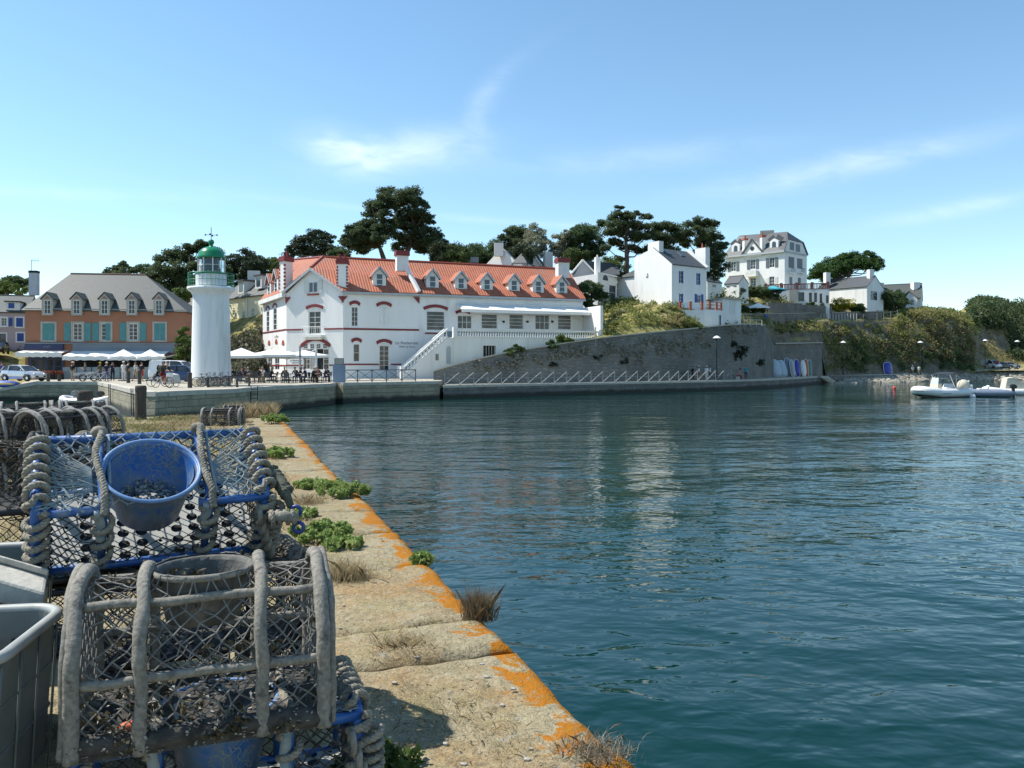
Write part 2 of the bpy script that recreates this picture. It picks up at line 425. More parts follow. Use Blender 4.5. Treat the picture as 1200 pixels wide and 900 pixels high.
# coping stones: one sheet of separate worn blocks along the water edge
js = [-9,-7,-5,-3.4,-1.9,-.4,.9,2.1,3.42,4.82,5.38,6.87,8.2,9.38,10.42,11.7,13.0,14.6,16.1,17.4,19.0,20.5,22.1,23.6,25.2,LP]
b = MB()
for k, (s0, s1) in enumerate(zip(js, js[1:])):
    dz = R.uniform(-.014,.014); wt = 1.06+R.uniform(-.05,.06); w0 = R.uniform(-.03,.03)
    xs = [0,.008,.03,.07]+[.07+(wt-.14)*i/14 for i in range(1,14)]+[wt-.07,wt-.03,wt-.008,wt]
    L = s1-s0-.022; ny = max(6, int(L/.09)); ys = [0,.008,.03,.07]+[.07+(L-.14)*i/ny for i in range(1,ny)]+[L-.07,L-.03,L-.008,L]
    def top(t, y):
        e = min(t, wt-t, y, L-y); dr = 0.045*max(0,1-e/.07)**2.4
        e2 = .018*noise.noise(V((t*5+9*k,(s0+y)*5,2)))*(1 if e < .1 else .55)
        ww = .045*noise.noise(V((0,(s0+y)*1.6,k)))+.024*noise.noise(V((0,(s0+y)*6,k)))+.012*noise.noise(V((0,(s0+y)*19,k)))
        return V((-(t+ww*(1-t/wt)+w0*(1-t/wt)), s0+.011+y, dz-dr+e2+gz(t,s0+y)*.5))
    n = len(xs); vs = [top(x, y) for y in ys for x in xs]
    fs = [[j*n+i+1, j*n+i, (j+1)*n+i, (j+1)*n+i+1] for j in range(len(ys)-1) for i in range(n-1)]
    b.add(vs, fs)
    # skirts
    rim = [j*n for j in range(len(ys))]; far = [j*n+n-1 for j in range(len(ys))]
    for a, c in zip(rim, rim[1:]): b.add([vs[a], vs[c], vs[c]-V((0,0,.42)), vs[a]-V((0,0,.42))], [[0,1,2,3]])
    for row in (0, len(ys)-1):
        for i in range(n-1):
            p, q = vs[row*n+i], vs[row*n+i+1]; b.add([p,q,q-V((0,0,.4)),p-V((0,0,.4))], [[0,1,2,3]])
place_pier(struct(b.build('pier_kerb_stones', m_cop, smooth=True, world=False)))

# ================================================================ harbour quay, promenade and their walls
m_quay = M('quay_paving', (.40,.365,.29), (.33,.30,.24), .7, .9, .2, 6, .02, c3=(.28,.255,.205), s3=.35)
m_copq = M('quay_coping', (.52,.48,.40), (.42,.39,.33), 2.5, .9, .4, 8, .03)
m_wallR = Mbrick('rubble_wall', (.27,.24,.20), (.19,.18,.155), (.21,.195,.17), .62, .30, .04, .95, .9, .08, nsc=.45, dark=(.12,.115,.10))
m_rend = Mbrick('retaining_rubble', (.27,.26,.225), (.185,.178,.155), (.22,.21,.18), .75, .36, .05, .95, 1.0, .14, nsc=.20, dark=(.105,.104,.092))
def tide_mat(name, top):
    m, nt, bs = mk(name); bs.inputs['Roughness'].default_value = .85
    uv, ob = coord(nt, 'UV'), coord(nt)
    br = nod(nt, 'ShaderNodeTexBrick', Scale=1.0)
    for k, v in (('Mortar Size', .03), ('Brick Width', 1.15), ('Row Height', .40), ('Mortar Smooth', .3)): br.inputs[k].default_value = v
    br.inputs['Color1'].default_value = c4(top); br.inputs['Color2'].default_value = c4([x*.72 for x in top]); br.inputs['Mortar'].default_value = c4([x*.55 for x in top])
    n3 = nod(nt, 'ShaderNodeTexNoise', Scale=1.3, Detail=3.0); nt.links.new(ob, n3.inputs['Vector'])
    vm = nod(nt, 'ShaderNodeVectorMath', operation='MULTIPLY_ADD'); nt.links.new(n3.outputs['Color'], vm.inputs[0]); vm.inputs[1].default_value = (.25,.16,0); nt.links.new(uv, vm.inputs[2]); nt.links.new(vm.outputs[0], br.inputs['Vector'])
    sx = nt.nodes.new('ShaderNodeSeparateXYZ'); nt.links.new(ob, sx.inputs[0])
    z = mathn(nt, 'ADD', sx.outputs[2], mathn(nt, 'MULTIPLY', noi(nt, ob, .8, 4), .5))
    col = mix(nt, ramp(nt, noi(nt, ob, .9, 6, .7), .42, .66), br.outputs['Color'], [x*.55 for x in top])
    col = mix(nt, ramp(nt, z, .80, .50), col, (.030,.034,.026))               # weed below the tide line
    nt.links.new(col, bs.inputs['Base Color'])
    bump(nt, bs, mathn(nt, 'ADD', mathn(nt, 'MULTIPLY', br.outputs['Fac'], -1.0), mathn(nt, 'MULTIPLY', noi(nt, ob, 7, 5), .6)), .7, .06)
    return m
m_tide = tide_mat('tidal_masonry', (.40,.355,.245)); m_tide2 = tide_mat('tidal_rubble', (.20,.19,.17))
QF = [(-420,63,.45),(0,69,1.05),(44,69.3,ZQ),(115,69,ZQ),(150,50.5,ZQ),(165,45.6,ZQ),(172,44.0,ZQ),(182,43.7,ZQ),(196,44.6,ZQ),(240,47.2,ZQ),(275,49.2,ZQ),(290,52,ZQ),(340,57.6,ZQ),(386,63.2,ZQ),(394,66.4,ZQ),(402,66,ZQ),(515,72.8,ZQ)]
def wall_sheet(mb, line, ztop=None, zbot=-2.0):
    for (a, da, za), (c, dc, zc) in zip(line, line[1:]):
        mb.poly([P(a,da,zbot), P(c,dc,zbot), P(c,dc,zc), P(a,da,za)])
b = MB(); wall_sheet(b, QF); wall_sheet(b, [(515,72.8,ZQ),(519,79,ZQ)]); struct(b.build('harbour_quay_wall', m_tide))
b = MB(); b.poly([P(x,d,z) for x, d, z in QF[2:]]+[P(519,79,ZQ),P(640,112,ZQ),P(300,112,ZQ),P(230,92,ZQ),P(44,92,ZQ)])
struct(b.build('harbour_quay', m_quay))
b = MB(); b.poly([P(-420,63,.45),P(0,69,1.05),P(44,69.3,ZQ),P(44,92,ZQ),P(0,92,ZQ+.3),P(-420,92,ZQ+.3)]); struct(b.build('slipway', m_quay))
def coping(name, line, w, h, mat, dz=.03):
    mb = MB()
    ps = [P(x,d,z) for x, d, z in line]
    nn = []
    for i in range(len(ps)):
        a, c = ps[max(0,i-1)], ps[min(len(ps)-1,i+1)]; t = (c-a); t.z = 0; nn.append(V((t.y,-t.x,0)).normalized())
    for i in range(len(ps)-1):
        L = (ps[i+1]-ps[i]).length; k = max(1, int(L/1.5))
        for j in range(k):
            g = .008
            a, c = ps[i].lerp(ps[i+1], j/k+g/k), ps[i].lerp(ps[i+1], (j+1)/k-g/k); na, nc = nn[i].lerp(nn[i+1], j/k), nn[i].lerp(nn[i+1], (j+1)/k)
            e = R.uniform(-.012,.012)
            A, B_, C_, D_ = a+na*(.05+e), c+nc*(.05+e), c-nc*w, a-na*w; zt, zb = V((0,0,dz+e)), V((0,0,dz-h))
            mb.add([A+zb,B_+zb,C_+zb,D_+zb,A+zt,B_+zt,C_+zt,D_+zt], [[0,1,2,3][::-1],[4,5,6,7],[0,1,5,4],[1,2,6,5],[2,3,7,6],[3,0,4,7]])
    return struct(mb.build(name, mat))
coping('quay_kerb', QF, .55, .26, m_copq)
PF = [(519.5,73.2,ZW),(610,79,ZW),(700,85,ZW),(770,90,ZW),(840,96.5,ZW),(900,106,ZW),(930,116,ZW),(958,130,ZW)]
b = MB(); wall_sheet(b, PF+[(975,136,ZW),(1045,146,ZW),(1160,168,ZW+.6)]); struct(b.build('promenade_wall', m_tide2))
b = MB(); b.poly([P(x,d,z) for x, d, z in PF]+[P(975,136,ZW),P(1045,146,ZW),P(1160,168,ZW+.6),P(1160,180,ZW+.8),P(1040,165,ZW),P(960,150,ZW),P(895,122,ZW),P(868,112,ZW),P(700,94,ZW),P(519.5,82,ZW)])
struct(b.build('promenade', m_quay)); coping('promenade_kerb', PF, .5, .22, m_copq)
# small weathered mooring steps at the end of the promenade
b = MB()
for k in range(5): b.box(P(962+2.5*k, 131.5+k*.5, ZW-.12-.24*k), (1.9,1.6,.26), .5)
struct(b.build('landing_steps', m_copq), 'structure')

# big retaining wall along the promenade (a thing), with its leaning face and coping
RW = [(508,78.3,435.5),(530,79.8,429),(560,82,421),(600,84.4,412.5),(650,87,404.5),(700,89.8,397),(740,92.6,392.5),(780,96,388.5),(820,99.6,384.5),(850,103,381.5),(872,107,380.2),(890,112.5,380.4),(897,116,381.5)]
rwt = thing('retaining_wall', 'long dark stone retaining wall rising from the promenade railing up to the white annex', 'wall', P(700,89.8,ZW))
b = MB()
RWs = []
for (x0,d0,y0), (x1,d1,y1) in zip(RW, RW[1:]):
    for k in range(6): RWs.append((lerp(x0,x1,k/6), lerp(d0,d1,k/6), lerp(ZY(y0,d0),ZY(y1,d1),k/6)))
RWs.append((897,116,ZY(381.5,116)))
vs = []
for (x, d, z) in RWs:
    for j in range(9):
        f = j/8; zz_ = lerp(ZW-.3, z, f); p = P(x, d+.55*f, zz_)
        p += V((0,-1,0))*.16*noise.noise(V((p.x*.35,p.z*.5,4)))
        vs.append(p)
fs = [[i*9+j, (i+1)*9+j, (i+1)*9+j+1, i*9+j+1] for i in range(len(RWs)-1) for j in range(8)]
b.add(vs, fs); b.build('wall_face', m_rend, rwt, smooth=True)
b = MB()
for (x0,d0,z0), (x1,d1,z1) in zip(RWs, RWs[1:]):
    p, q = P(x0,d0+.5,z0), P(x1,d1+.5,z1); n = V((0,1,0))*.75
    b.add([p-n*.18,q-n*.18,q+n,p+n,p-n*.18+V((0,0,.14)),q-n*.18+V((0,0,.14)),q+n+V((0,0,.14)),p+n+V((0,0,.14))], [[0,1,5,4],[4,5,6,7],[2,3,7,6],[0,3,2,1]])
b.build('wall_coping', m_copq, rwt)
# end of that wall dropping to the lower wall behind the stored kayaks
lw = thing('retaining_wall', 'low rough stone wall behind the row of upright kayaks and dinghies', 'wall', P(930,130,ZW))
b = MB()
b.poly([P(897,116.2,ZW-.3),P(907,125,ZW-.3),P(907,125.6,ZY(403,125)),P(897,116.8,ZY(382,116))])
b.poly([P(907,125,ZW-.3),P(962,135,ZW-.3),P(962,135.6,ZY(402,135)),P(907,125.6,ZY(403,125))])
b.poly([P(962,135,ZW-.3),P(968,141,ZW-.3),P(968,141,ZY(402,135)),P(962,135.6,ZY(402,135))])
b.build('wall_face', m_wallR, lw)
b = MB(); b.beam(P(907,125.7,ZY(403,125)+.08), P(962,135.7,ZY(402,135)+.08), .6, .16); b.build('wall_coping', m_copq, lw)

# ================================================================ hillside terrain
TC = {
 -420: [(64,1.2),(80,1.7),(96,3),(112,6),(132,11),(172,16),(300,20)],
 0:   [(75,1.2),(87,1.62),(97,5.2),(112,7.5),(132,11),(172,16),(300,20)],
 60:  [(76,1.2),(87,1.60),(97,3),(112,6),(132,11),(172,16),(300,20)],
 120: [(76,1.2),(90,1.60),(100,3),(115,8),(135,13),(172,17),(300,20)],
 225: [(76,1.2),(90,1.60),(97,3),(108,7),(130,13.5),(172,17),(300,20)],
 262: [(76,1.2),(86,1.60),(95,4.2),(106,7.0),(130,14),(172,17),(300,20)],
 306: [(76,1.2),(95,1.60),(101,6.5),(106,9.8),(130,15),(172,17),(300,20)],
 340: [(76,1.2),(101,1.60),(105,4),(112,9),(130,15),(172,18),(300,20)],
 450: [(80,1.2),(103,1.62),(107,5),(115,11),(132,16),(172,19),(300,20)],
 515: [(80,1.2),(103,1.62),(107,5),(115,11),(132,16),(172,19),(300,20)],
 520: [(80.3,2.0),(84,2.2),(104,4.8),(114,11),(128,15),(172,19),(300,20)],
 600: [(85.1,4.0),(88.5,4.3),(105,5.2),(113,11),(128,15),(172,19),(300,20)],
 700: [(90.4,5.9),(94,6.6),(104,9.3),(112,11.3),(128,15.5),(172,19),(300,20)],
 740: [(93.3,6.5),(97,8.6),(106,11.0),(113,11.6),(128,15),(172,18.5),(300,20)],
 780: [(96.7,7.0),(99.5,8.8),(104,10.8),(113,11.5),(130,14.5),(172,18),(300,20)],
 800: [(98.4,7.2),(101,8.0),(105,10.6),(114,11.3),(130,14.5),(172,18),(300,19)],
 868: [(107.6,8.3),(112,8.7),(118,10.3),(135,13.5),(148,17.2),(175,18),(300,19)],
 897: [(117,8.6),(120,9.0),(126,10.2),(138,12.5),(148,17.4),(175,18),(300,19)],
 908: [(126,6.2),(128.5,8.2),(132.5,10.2),(138,11.2),(147,15.5),(155,17.8),(300,18.5)],
 945: [(133.5,6.4),(136,8.8),(140,10.8),(144,11.4),(150,14.2),(157,16.6),(300,18)],
 961: [(136,6.4),(138,8.8),(142,11),(146,11.6),(152,14),(160,15.2),(300,17)],
 968: [(137,1.2),(139.5,6.5),(143,11),(147,11.6),(153,14),(161,14.8),(300,17)],
 1030:[(146,1.2),(150,7),(155,11.7),(159,12.2),(163,14.2),(170,15),(300,16)],
 1080:[(152,1.3),(156,7.5),(162,13.2),(166,14.2),(174,15.8),(184,16),(300,15)],
 1112:[(156,1.4),(160,6),(167,13.0),(172,14.6),(179,14.6),(195,15),(300,20)],
 1136:[(160,1.5),(165,4.6),(171,11),(176,13),(182,12),(198,9),(300,26)],
 1147:[(163,1.7),(168,2.1),(175,4),(182,6.0),(190,8),(203,17.5),(300,26)],
 1176:[(164,1.9),(170,2.1),(180,2.6),(188,3.2),(197,8),(206,15),(300,26)],
 1186:[(165,1.9),(171,2.1),(182,2.6),(190,3.4),(204,4.5),(222,8),(300,26)],
 1230:[(166,1.9),(172,2.1),(183,2.6),(195,3.4),(208,5),(232,9),(300,26)],
 1500:[(168,1.9),(176,2.1),(187,2.6),(200,4),(215,7),(240,11),(310,26)]}
TK = sorted(TC)
def tcol(px, k):
    """point of the hillside at image column px and row parameter k in 0..6 -> (d, z)"""
    px = min(max(px, TK[0]), TK[-1])
    for a, c in zip(TK, TK[1:]):
        if px <= c: break
    t = (px-a)/(c-a); i = min(5, int(k)); f = k-i
    A, B_ = TC[a], TC[c]
    d0, z0 = lerp(A[i][0],B_[i][0],t), lerp(A[i][1],B_[i][1],t); d1, z1 = lerp(A[i+1][0],B_[i+1][0],t), lerp(A[i+1][1],B_[i+1][1],t)
    return lerp(d0,d1,f), lerp(z0,z1,f)
def tpoint(px, k):
    d, z = tcol(px, k); p = P(px, d, z)
    a = min(1.0, max(0.0, k*.8))*(.35 if px < 860 else .8)
    if z > 1.9: p.z += a*(.55*noise.noise(p*.28)+.35*noise.noise(p*.9))
    if px > 890 and .3 < k < 3: p.y += .8*noise.noise(p*.45)
    return p
def tz(px, d):
    lo, hi = 0.0, 6.0
    for _ in range(30):
        m_ = (lo+hi)/2
        if tcol(px, m_)[0] < d: lo = m_
        else: hi = m_
    return tcol(px, lo)[1]
m_ter, nt, bs = mk('hillside'); co = coord(nt); bs.inputs['Roughness'].default_value = 1.0; bs.inputs['Specular IOR Level'].default_value = .1
gn = nod(nt, 'ShaderNodeNewGeometry'); sx = nt.nodes.new('ShaderNodeSeparateXYZ'); nt.links.new(gn.outputs['Normal'], sx.inputs[0])
grass = mix(nt, ramp(nt, noi(nt, co, .22, 6, .7), .40, .60), (.21,.20,.065), (.40,.33,.15))
grass = mix(nt, ramp(nt, noi(nt, co, .9, 5, .7), .5, .66), grass, (.060,.080,.026))
rock = mix(nt, ramp(nt, noi(nt, co, .6, 6, .75, .5), .38, .62), (.115,.098,.075), (.22,.19,.145))
col = mix(nt, ramp(nt, mathn(nt, 'ADD', sx.outputs[2], mathn(nt, 'MULTIPLY', noi(nt, co, .5, 4), .35)), .92, .72), grass, rock)
nt.links.new(col, bs.inputs['Base Color']); bump(nt, bs, noi(nt, co, 1.6, 7, .7), .9, .35)
b = MB(); pxs = []
for a, c in zip(TK, TK[1:]):
    n = max(1, int((c-a)/9)); pxs += [lerp(a,c,i/n) for i in range(n)]
pxs.append(TK[-1]); ks = [i/8 for i in range(49)]; w_ = len(pxs)
b.add([tpoint(x, k) for k in ks for x in pxs], [[j*w_+i, j*w_+i+1, (j+1)*w_+i+1, (j+1)*w_+i] for j in range(len(ks)-1) for i in range(w_-1)])
struct(b.build('hillside', m_ter, smooth=True))
# land going on beyond the hill to the horizon
b = MB(); b.add([P(x,d,z) for d, z in ((290,14),(420,10),(900,4),(2600,-2)) for x in range(-900,2101,150)], [[j*21+i, j*21+i+1, (j+1)*21+i+1, (j+1)*21+i] for j in range(3) for i in range(20)])
struct(b.build('far_land', m_ter, smooth=True))
# ================================================================ facades, windows, roofs
class FR:
    """a vertical facade: origin o (left foot), horizontal unit u, outward normal n"""
    def __init__(s, p0, p1, z0=None):
        s.o = V(p0); q = V(p1)
        if z0 is not None: s.o.z = z0
        d = q-s.o; d.z = 0; s.L = d.length; s.u = d.normalized(); s.n = V((s.u.y,-s.u.x,0))
    def pt(s, a, b, c=0.0): return s.o+s.u*a+V((0,0,b))+s.n*c
    def ab(s, px, y, c=0.0):
        """photo pixel -> metres along and up this facade (shifted out by c)"""
        k = (px-600)/F; o = s.o+s.n*c
        a = (k*o.y-o.x)/(s.u.x-k*s.u.y); Y = o.y+s.u.y*a
        return a, ZY(y, Y)-s.o.z
    def rect(s, x0, y0, x1, y1, c=0.0):
        a0, b1 = s.ab(x0, y0, c); a1, _ = s.ab(x1, y0, c)
        am, bm = s.ab((x0+x1)/2, y0, c); _, b0 = s.ab((x0+x1)/2, y1, c)
        return a0, a1, b0, bm
def fbox(mb, fr, a0, a1, b0, b1, c0, c1): mb.obox(fr.pt(a0,b0,c0), fr.u*(a1-a0), fr.n*(c1-c0), V((0,0,b1-b0)))
def facade(mb, fr, a0, a1, b0, b1, holes, depth=.18):
    """wall sheet with real openings and their reveals"""
    holes = [h for h in holes if h[0] > a0+.02 and h[1] < a1-.02]
    xs = sorted({a0,a1}|{x for h in holes for x in h[:2]}); zs = sorted({b0,b1}|{min(max(z,b0),b1) for h in holes for z in h[2:4]})
    for i in range(len(xs)-1):
        for j in range(len(zs)-1):
            cx, cz = (xs[i]+xs[i+1])/2, (zs[j]+zs[j+1])/2
            if any(h[0] < cx < h[1] and h[2] < cz < h[3] for h in holes): continue
            mb.poly([fr.pt(xs[i],zs[j]), fr.pt(xs[i+1],zs[j]), fr.pt(xs[i+1],zs[j+1]), fr.pt(xs[i],zs[j+1])])
    for (x0,x1,z0,z1) in [h[:4] for h in holes]:
        c = [(x0,z0),(x1,z0),(x1,z1),(x0,z1)]
        for (p, q) in zip(c, c[1:]+c[:1]): mb.poly([fr.pt(*p), fr.pt(*q), fr.pt(q[0],q[1],-depth), fr.pt(p[0],p[1],-depth)][::-1])
        mb.poly([fr.pt(x0,z0,-depth), fr.pt(x1,z0,-depth), fr.pt(x1,z1,-depth), fr.pt(x0,z1,-depth)])
m_pane = M('window_glass', (.014,.018,.022), (.075,.09,.105), .9, .08, .05, 1.5, .03, lo=.45, hi=.7); m_paneb = glass_dark('window_glass_bluish', (.05,.075,.10), .1)
m_fr_w = M('white_paint', (.78,.78,.76), (.72,.72,.70), 3, .5)
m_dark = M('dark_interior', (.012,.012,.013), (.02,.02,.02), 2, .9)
def window(root, fr, h, nx=2, ny=3, fm=None, pm=None, rec=.12, fw=.07, name='window', sill=None, thick=.05):
    x0,x1,z0,z1 = h; b = MB()
    fbox(b,fr,x0,x0+fw,z0,z1,-rec,-rec+thick); fbox(b,fr,x1-fw,x1,z0,z1,-rec,-rec+thick); fbox(b,fr,x0+fw,x1-fw,z0,z0+fw,-rec,-rec+thick); fbox(b,fr,x0+fw,x1-fw,z1-fw,z1,-rec,-rec+thick)
    iw, ih = x1-x0-2*fw, z1-z0-2*fw
    for i in range(1,nx): fbox(b,fr,x0+fw+iw*i/nx-fw*.32,x0+fw+iw*i/nx+fw*.32,z0+fw,z1-fw,-rec+.004,-rec+thick-.006)
    for j in range(1,ny): fbox(b,fr,x0+fw,x1-fw,z0+fw+ih*j/ny-fw*.25,z0+fw+ih*j/ny+fw*.25,-rec+.008,-rec+thick-.010)
    w = b.build(name, fm or m_fr_w, root)
    g = MB(); g.poly([fr.pt(x0+fw*.5,z0+fw*.5,-rec+.012), fr.pt(x1-fw*.5,z0+fw*.5,-rec+.012), fr.pt(x1-fw*.5,z1-fw*.5,-rec+.012), fr.pt(x0+fw*.5,z1-fw*.5,-rec+.012)])
    g.build('pane', pm or m_pane, w)
    if sill:
        g = MB(); fbox(g,fr,x0-.12,x1+.12,z0-.10,z0,-.02,.10); g.build('sill', sill, w)
    return w
def shutter(root, fr, x0, x1, z0, z1, mat, c=.02, louvres=True):
    b = MB(); fbox(b,fr,x0,x1,z0,z1,c,c+.04); t = .06
    if louvres:
        n = max(4,int((z1-z0)/.16))
        for j in range(n):
            za = z0+t+(z1-z0-2*t)*j/n; fbox(b,fr,x0+t,x1-t,za,za+(z1-z0-2*t)/n*.55,c+.041,c+.06)
    else:
        for zz_ in (z0+.12*(z1-z0), z1-.18*(z1-z0)): fbox(b,fr,x0+.04,x1-.04,zz_,zz_+.08,c+.041,c+.06)
    return b.build('shutter', mat, root)
def arch_band(root, fr, x0, x1, zb, rise, th, mat, c1=.07, name='lintel', n=12, ear=0.0):
    """segmental arch moulding over an opening"""
    b = MB(); lo, hi = [], []
    for i in range(n+1):
        t = i/n; q = rise*(1-(2*t-1)**2)
        lo.append((lerp(x0,x1,t), zb+q)); hi.append((lerp(x0-.12,x1+.12,t), zb+q+th))
    for i in range(n):
        A,B_,C_,D_ = lo[i],lo[i+1],hi[i+1],hi[i]
        f = [fr.pt(*p,c1) for p in (A,B_,C_,D_)]; k = [fr.pt(*p,-.02) for p in (A,B_,C_,D_)]
        b.add(f+k, [[0,1,2,3],[3,2,6,7],[1,0,4,5]]+([[0,3,7,4]] if i == 0 else [])+([[2,1,5,6]] if i == n-1 else []))
    return b.build(name, mat, root)
def slab_roof(root, pts, mat, th=.12, name='roof', flip=None):
    """one roof slope with thickness; pts seen from above, counter-clockwise"""
    b = MB(); p = [V(x) for x in pts]; n = (p[1]-p[0]).cross(p[2]-p[0])
    if n.z < 0: p = p[::-1]; n = -n
    n.normalize(); k = len(p); vs = p+[x-n*th for x in p]
    b.add(vs, [list(range(k)), [k+i for i in range(k)][::-1]]+[[i, k+i, k+(i+1)%k, (i+1)%k] for i in range(k)])
    return b.build(name, mat, root)
def chimney(root, c, w, d, z0, z1, mat, capmat=None, rz=0.0, pots=0, capw=.10, caph=.3, potmat=None, name='chimney'):
    b = MB(); b.box((c[0],c[1],(z0+z1)/2),(w,d,z1-z0),rz); o = b.build(name, mat, root)
    if capmat:
        g = MB(); g.box((c[0],c[1],z1+caph/2+.002),(w+2*capw,d+2*capw,caph),rz); g.box((c[0],c[1],z1+caph+.08),(w+capw,d+capw,.16),rz); g.build('chimney_cap', capmat, o)
    m = Matrix.Rotation(rz,3,'Z'); zt = z1+(caph+.16 if capmat else 0)
    for i in range(pots):
        q = V(c[:2]+(0,) if len(c)==2 else (c[0],c[1],0))+m @ V(((i-(pots-1)/2)*w*.5,0,0))
        g = MB(); g.lathe([(.15,zt),(.13,zt+.45),(.17,zt+.47),(.17,zt+.55),(.10,zt+.55)],10,(q.x,q.y,0)); g.build('chimney_pot', potmat or capmat or mat, o, smooth=False)
    return o
m_slate = Mbrick('slate_roof', (.075,.083,.088), (.055,.062,.068), (.035,.04,.044), .32, .22, .012, .55, .25, .02, nsc=.5)
m_slate_g = Mbrick('weathered_slate', (.075,.086,.080), (.058,.068,.065), (.040,.047,.045), .34, .24, .012, .6, .25, .02, nsc=.35)
m_wh = M('white_render', (.80,.80,.77), (.73,.73,.70), .45, .85, .15, 9, .01, c3=(.66,.655,.62), s3=.55, stretch=(1.6,1.6,.28))
m_wh2 = M('old_white_render', (.74,.74,.70), (.64,.65,.62), .35, .9, .2, 8, .01, c3=(.54,.54,.50), s3=.6, stretch=(1.6,1.6,.28))
m_cream = M('cream_render', (.74,.68,.47), (.68,.62,.42), .5, .9)
m_stone = M('pale_dressed_stone', (.42,.40,.345), (.35,.335,.29), 2, .85)
m_orange = M('terracotta_render', (.36,.165,.098), (.31,.14,.086), .35, .9, .2, 7, .01)
m_teal = M('turquoise_paint', (.085,.27,.275), (.07,.23,.235), 2, .6)
m_navy = M('navy_paint', (.010,.022,.09), (.012,.026,.075), 2, .4)
m_blue = M('blue_paint', (.02,.07,.34), (.018,.06,.28), 2, .5)
m_red = M('oxblood_paint', (.22,.028,.028), (.17,.025,.025), 2, .6)
m_canvas = M('white_canvas', (.80,.79,.75), (.74,.73,.70), .8, .9)
m_gcanvas = M('grey_canvas', (.22,.25,.28), (.19,.215,.24), .8, .9)
m_pinkw = M('pinkish_render', (.46,.37,.38), (.42,.34,.35), .5, .9)
m_gshut = M('grey_shutter_paint', (.17,.20,.22), (.14,.165,.18), 2, .6)
# --- interlocking clay tiles: real shade comes from the bump of barrels and courses
m_tile, nt, bs = mk('orange_clay_tiles'); uv = coord(nt, 'UV'); ob = coord(nt); bs.inputs['Roughness'].default_value = .75
sx = nt.nodes.new('ShaderNodeSeparateXYZ'); nt.links.new(uv, sx.inputs[0])
cr = mathn(nt, 'FRACT', mathn(nt, 'DIVIDE', sx.outputs[1], .40)); br = mathn(nt, 'FRACT', mathn(nt, 'DIVIDE', sx.outputs[0], .30))
bar = mathn(nt, 'SINE', mathn(nt, 'MULTIPLY', br, pi))
b_ = nod(nt, 'ShaderNodeTexBrick', Scale=1.0); b_.offset = 0
for k, v in (('Mortar Size',.0),('Brick Width',.30),('Row Height',.40)): b_.inputs[k].default_value = v
b_.inputs['Color1'].default_value = c4((.43,.135,.068)); b_.inputs['Color2'].default_value = c4((.33,.098,.050)); nt.links.new(uv, b_.inputs['Vector'])
col = mix(nt, ramp(nt, noi(nt, ob, .5, 5, .7), .4, .65), b_.outputs['Color'], (.36,.095,.045))
col = mix(nt, ramp(nt, noi(nt, ob, .16, 5, .7, .6), .46, .66), col, (.29,.13,.085)); col = mix(nt, mathn(nt, 'MULTIPLY', ramp(nt, noi(nt, ob, 1.6, 6, .75), .56, .68), .55), col, (.22,.17,.12))
lipm = ramp(nt, cr, .16, .05)
col = mix(nt, mathn(nt, 'MULTIPLY', lipm, .5), col, (.60,.27,.15))        # paler lower lip of every tile
nt.links.new(col, bs.inputs['Base Color'])
bump(nt, bs, mathn(nt, 'ADD', mathn(nt, 'MULTIPLY', bar, .6), mathn(nt, 'MULTIPLY', cr, -.8)), 1.0, .09)

# ================================================================ the waterfront hotel
H = thing('harbour_hotel', 'long white harbour hotel with orange tiled roof, red window arches and dormers, behind the lighthouse', 'hotel', P(402,86.4,ZQ))
L0, L1, L2, L3 = P(308,99.4,ZQ), P(335.5,89.6,ZQ), P(402,86.4,ZQ), P(683,97.1,ZQ)
fa, fg, fl = FR(L2,L3), FR(L1,L2), FR(L0,L1)
back = -fa.n*9.0
L4, L5 = L3+back, P(322,108,ZQ)
def eave(y, p): return ZY(y, p.y)
zl2, zl3 = eave(341,L2), eave(350.5,L3); zl1 = eave(342,L1); zl0 = eave(352,L0)
wl = MB(); hl = []
def fopen(fr, lst, x0, y0, x1, y1): r = fr.rect(x0,y0,x1,y1); lst.append(r); return r
big = fa.rect
wa = [fopen(fa,hl,411.8,359.6,419.6,382.4), fopen(fa,hl,444.4,361,455.6,382.4), fopen(fa,hl,414,403,421.5,424), fopen(fa,hl,444.5,405,456,434.5), fopen(fa,hl,500,364.8,521,387.2)]
wt_ = [fopen(fa,hl,536,369.5,553,385.5), fopen(fa,hl,564,368,583,385.5), fopen(fa,hl,596.5,368.5,613.5,386), fopen(fa,hl,627,369,644,386.5), fopen(fa,hl,653.5,369.5,669.5,386.5)]
facade(wl, fa, 0, fa.L, -.4, min(zl2,zl3)-ZQ, hl)
hg = []; gw = [fopen(fg,hg,361.5,364.5,376,391.5)]; gd = fopen(fg,hg,355,403.5,385,433)
facade(wl, fg, 0, fg.L, -.4, min(zl1,zl2)-ZQ, hg, .25)
GA = V(P(366,88.1)); ga, gb = fg.ab(366,314.5)
zt_ = min(zl1,zl2)-ZQ
wl.poly([fg.pt(0,zt_), fg.pt(fg.L,zt_), fg.pt(ga,gb)])
hw = []; lw1 = fopen(fl,hw,312.3,364,315.6,389); lw2 = fopen(fl,hw,320.3,361,324.3,387); lw3 = fopen(fl,hw,314,414,319,430); lw4 = fopen(fl,hw,322,412,327.5,434)
facade(wl, fl, 0, fl.L, -.4, min(zl0,zl1)-ZQ, hw, .15)
for p, q, z in ((L3,L4,zl3),(L4,L5,zl3),(L5,L0,zl0)):
    wl.poly([V((p.x,p.y,ZQ-.4)),V((q.x,q.y,ZQ-.4)),V((q.x,q.y,z)),V((p.x,p.y,z))])
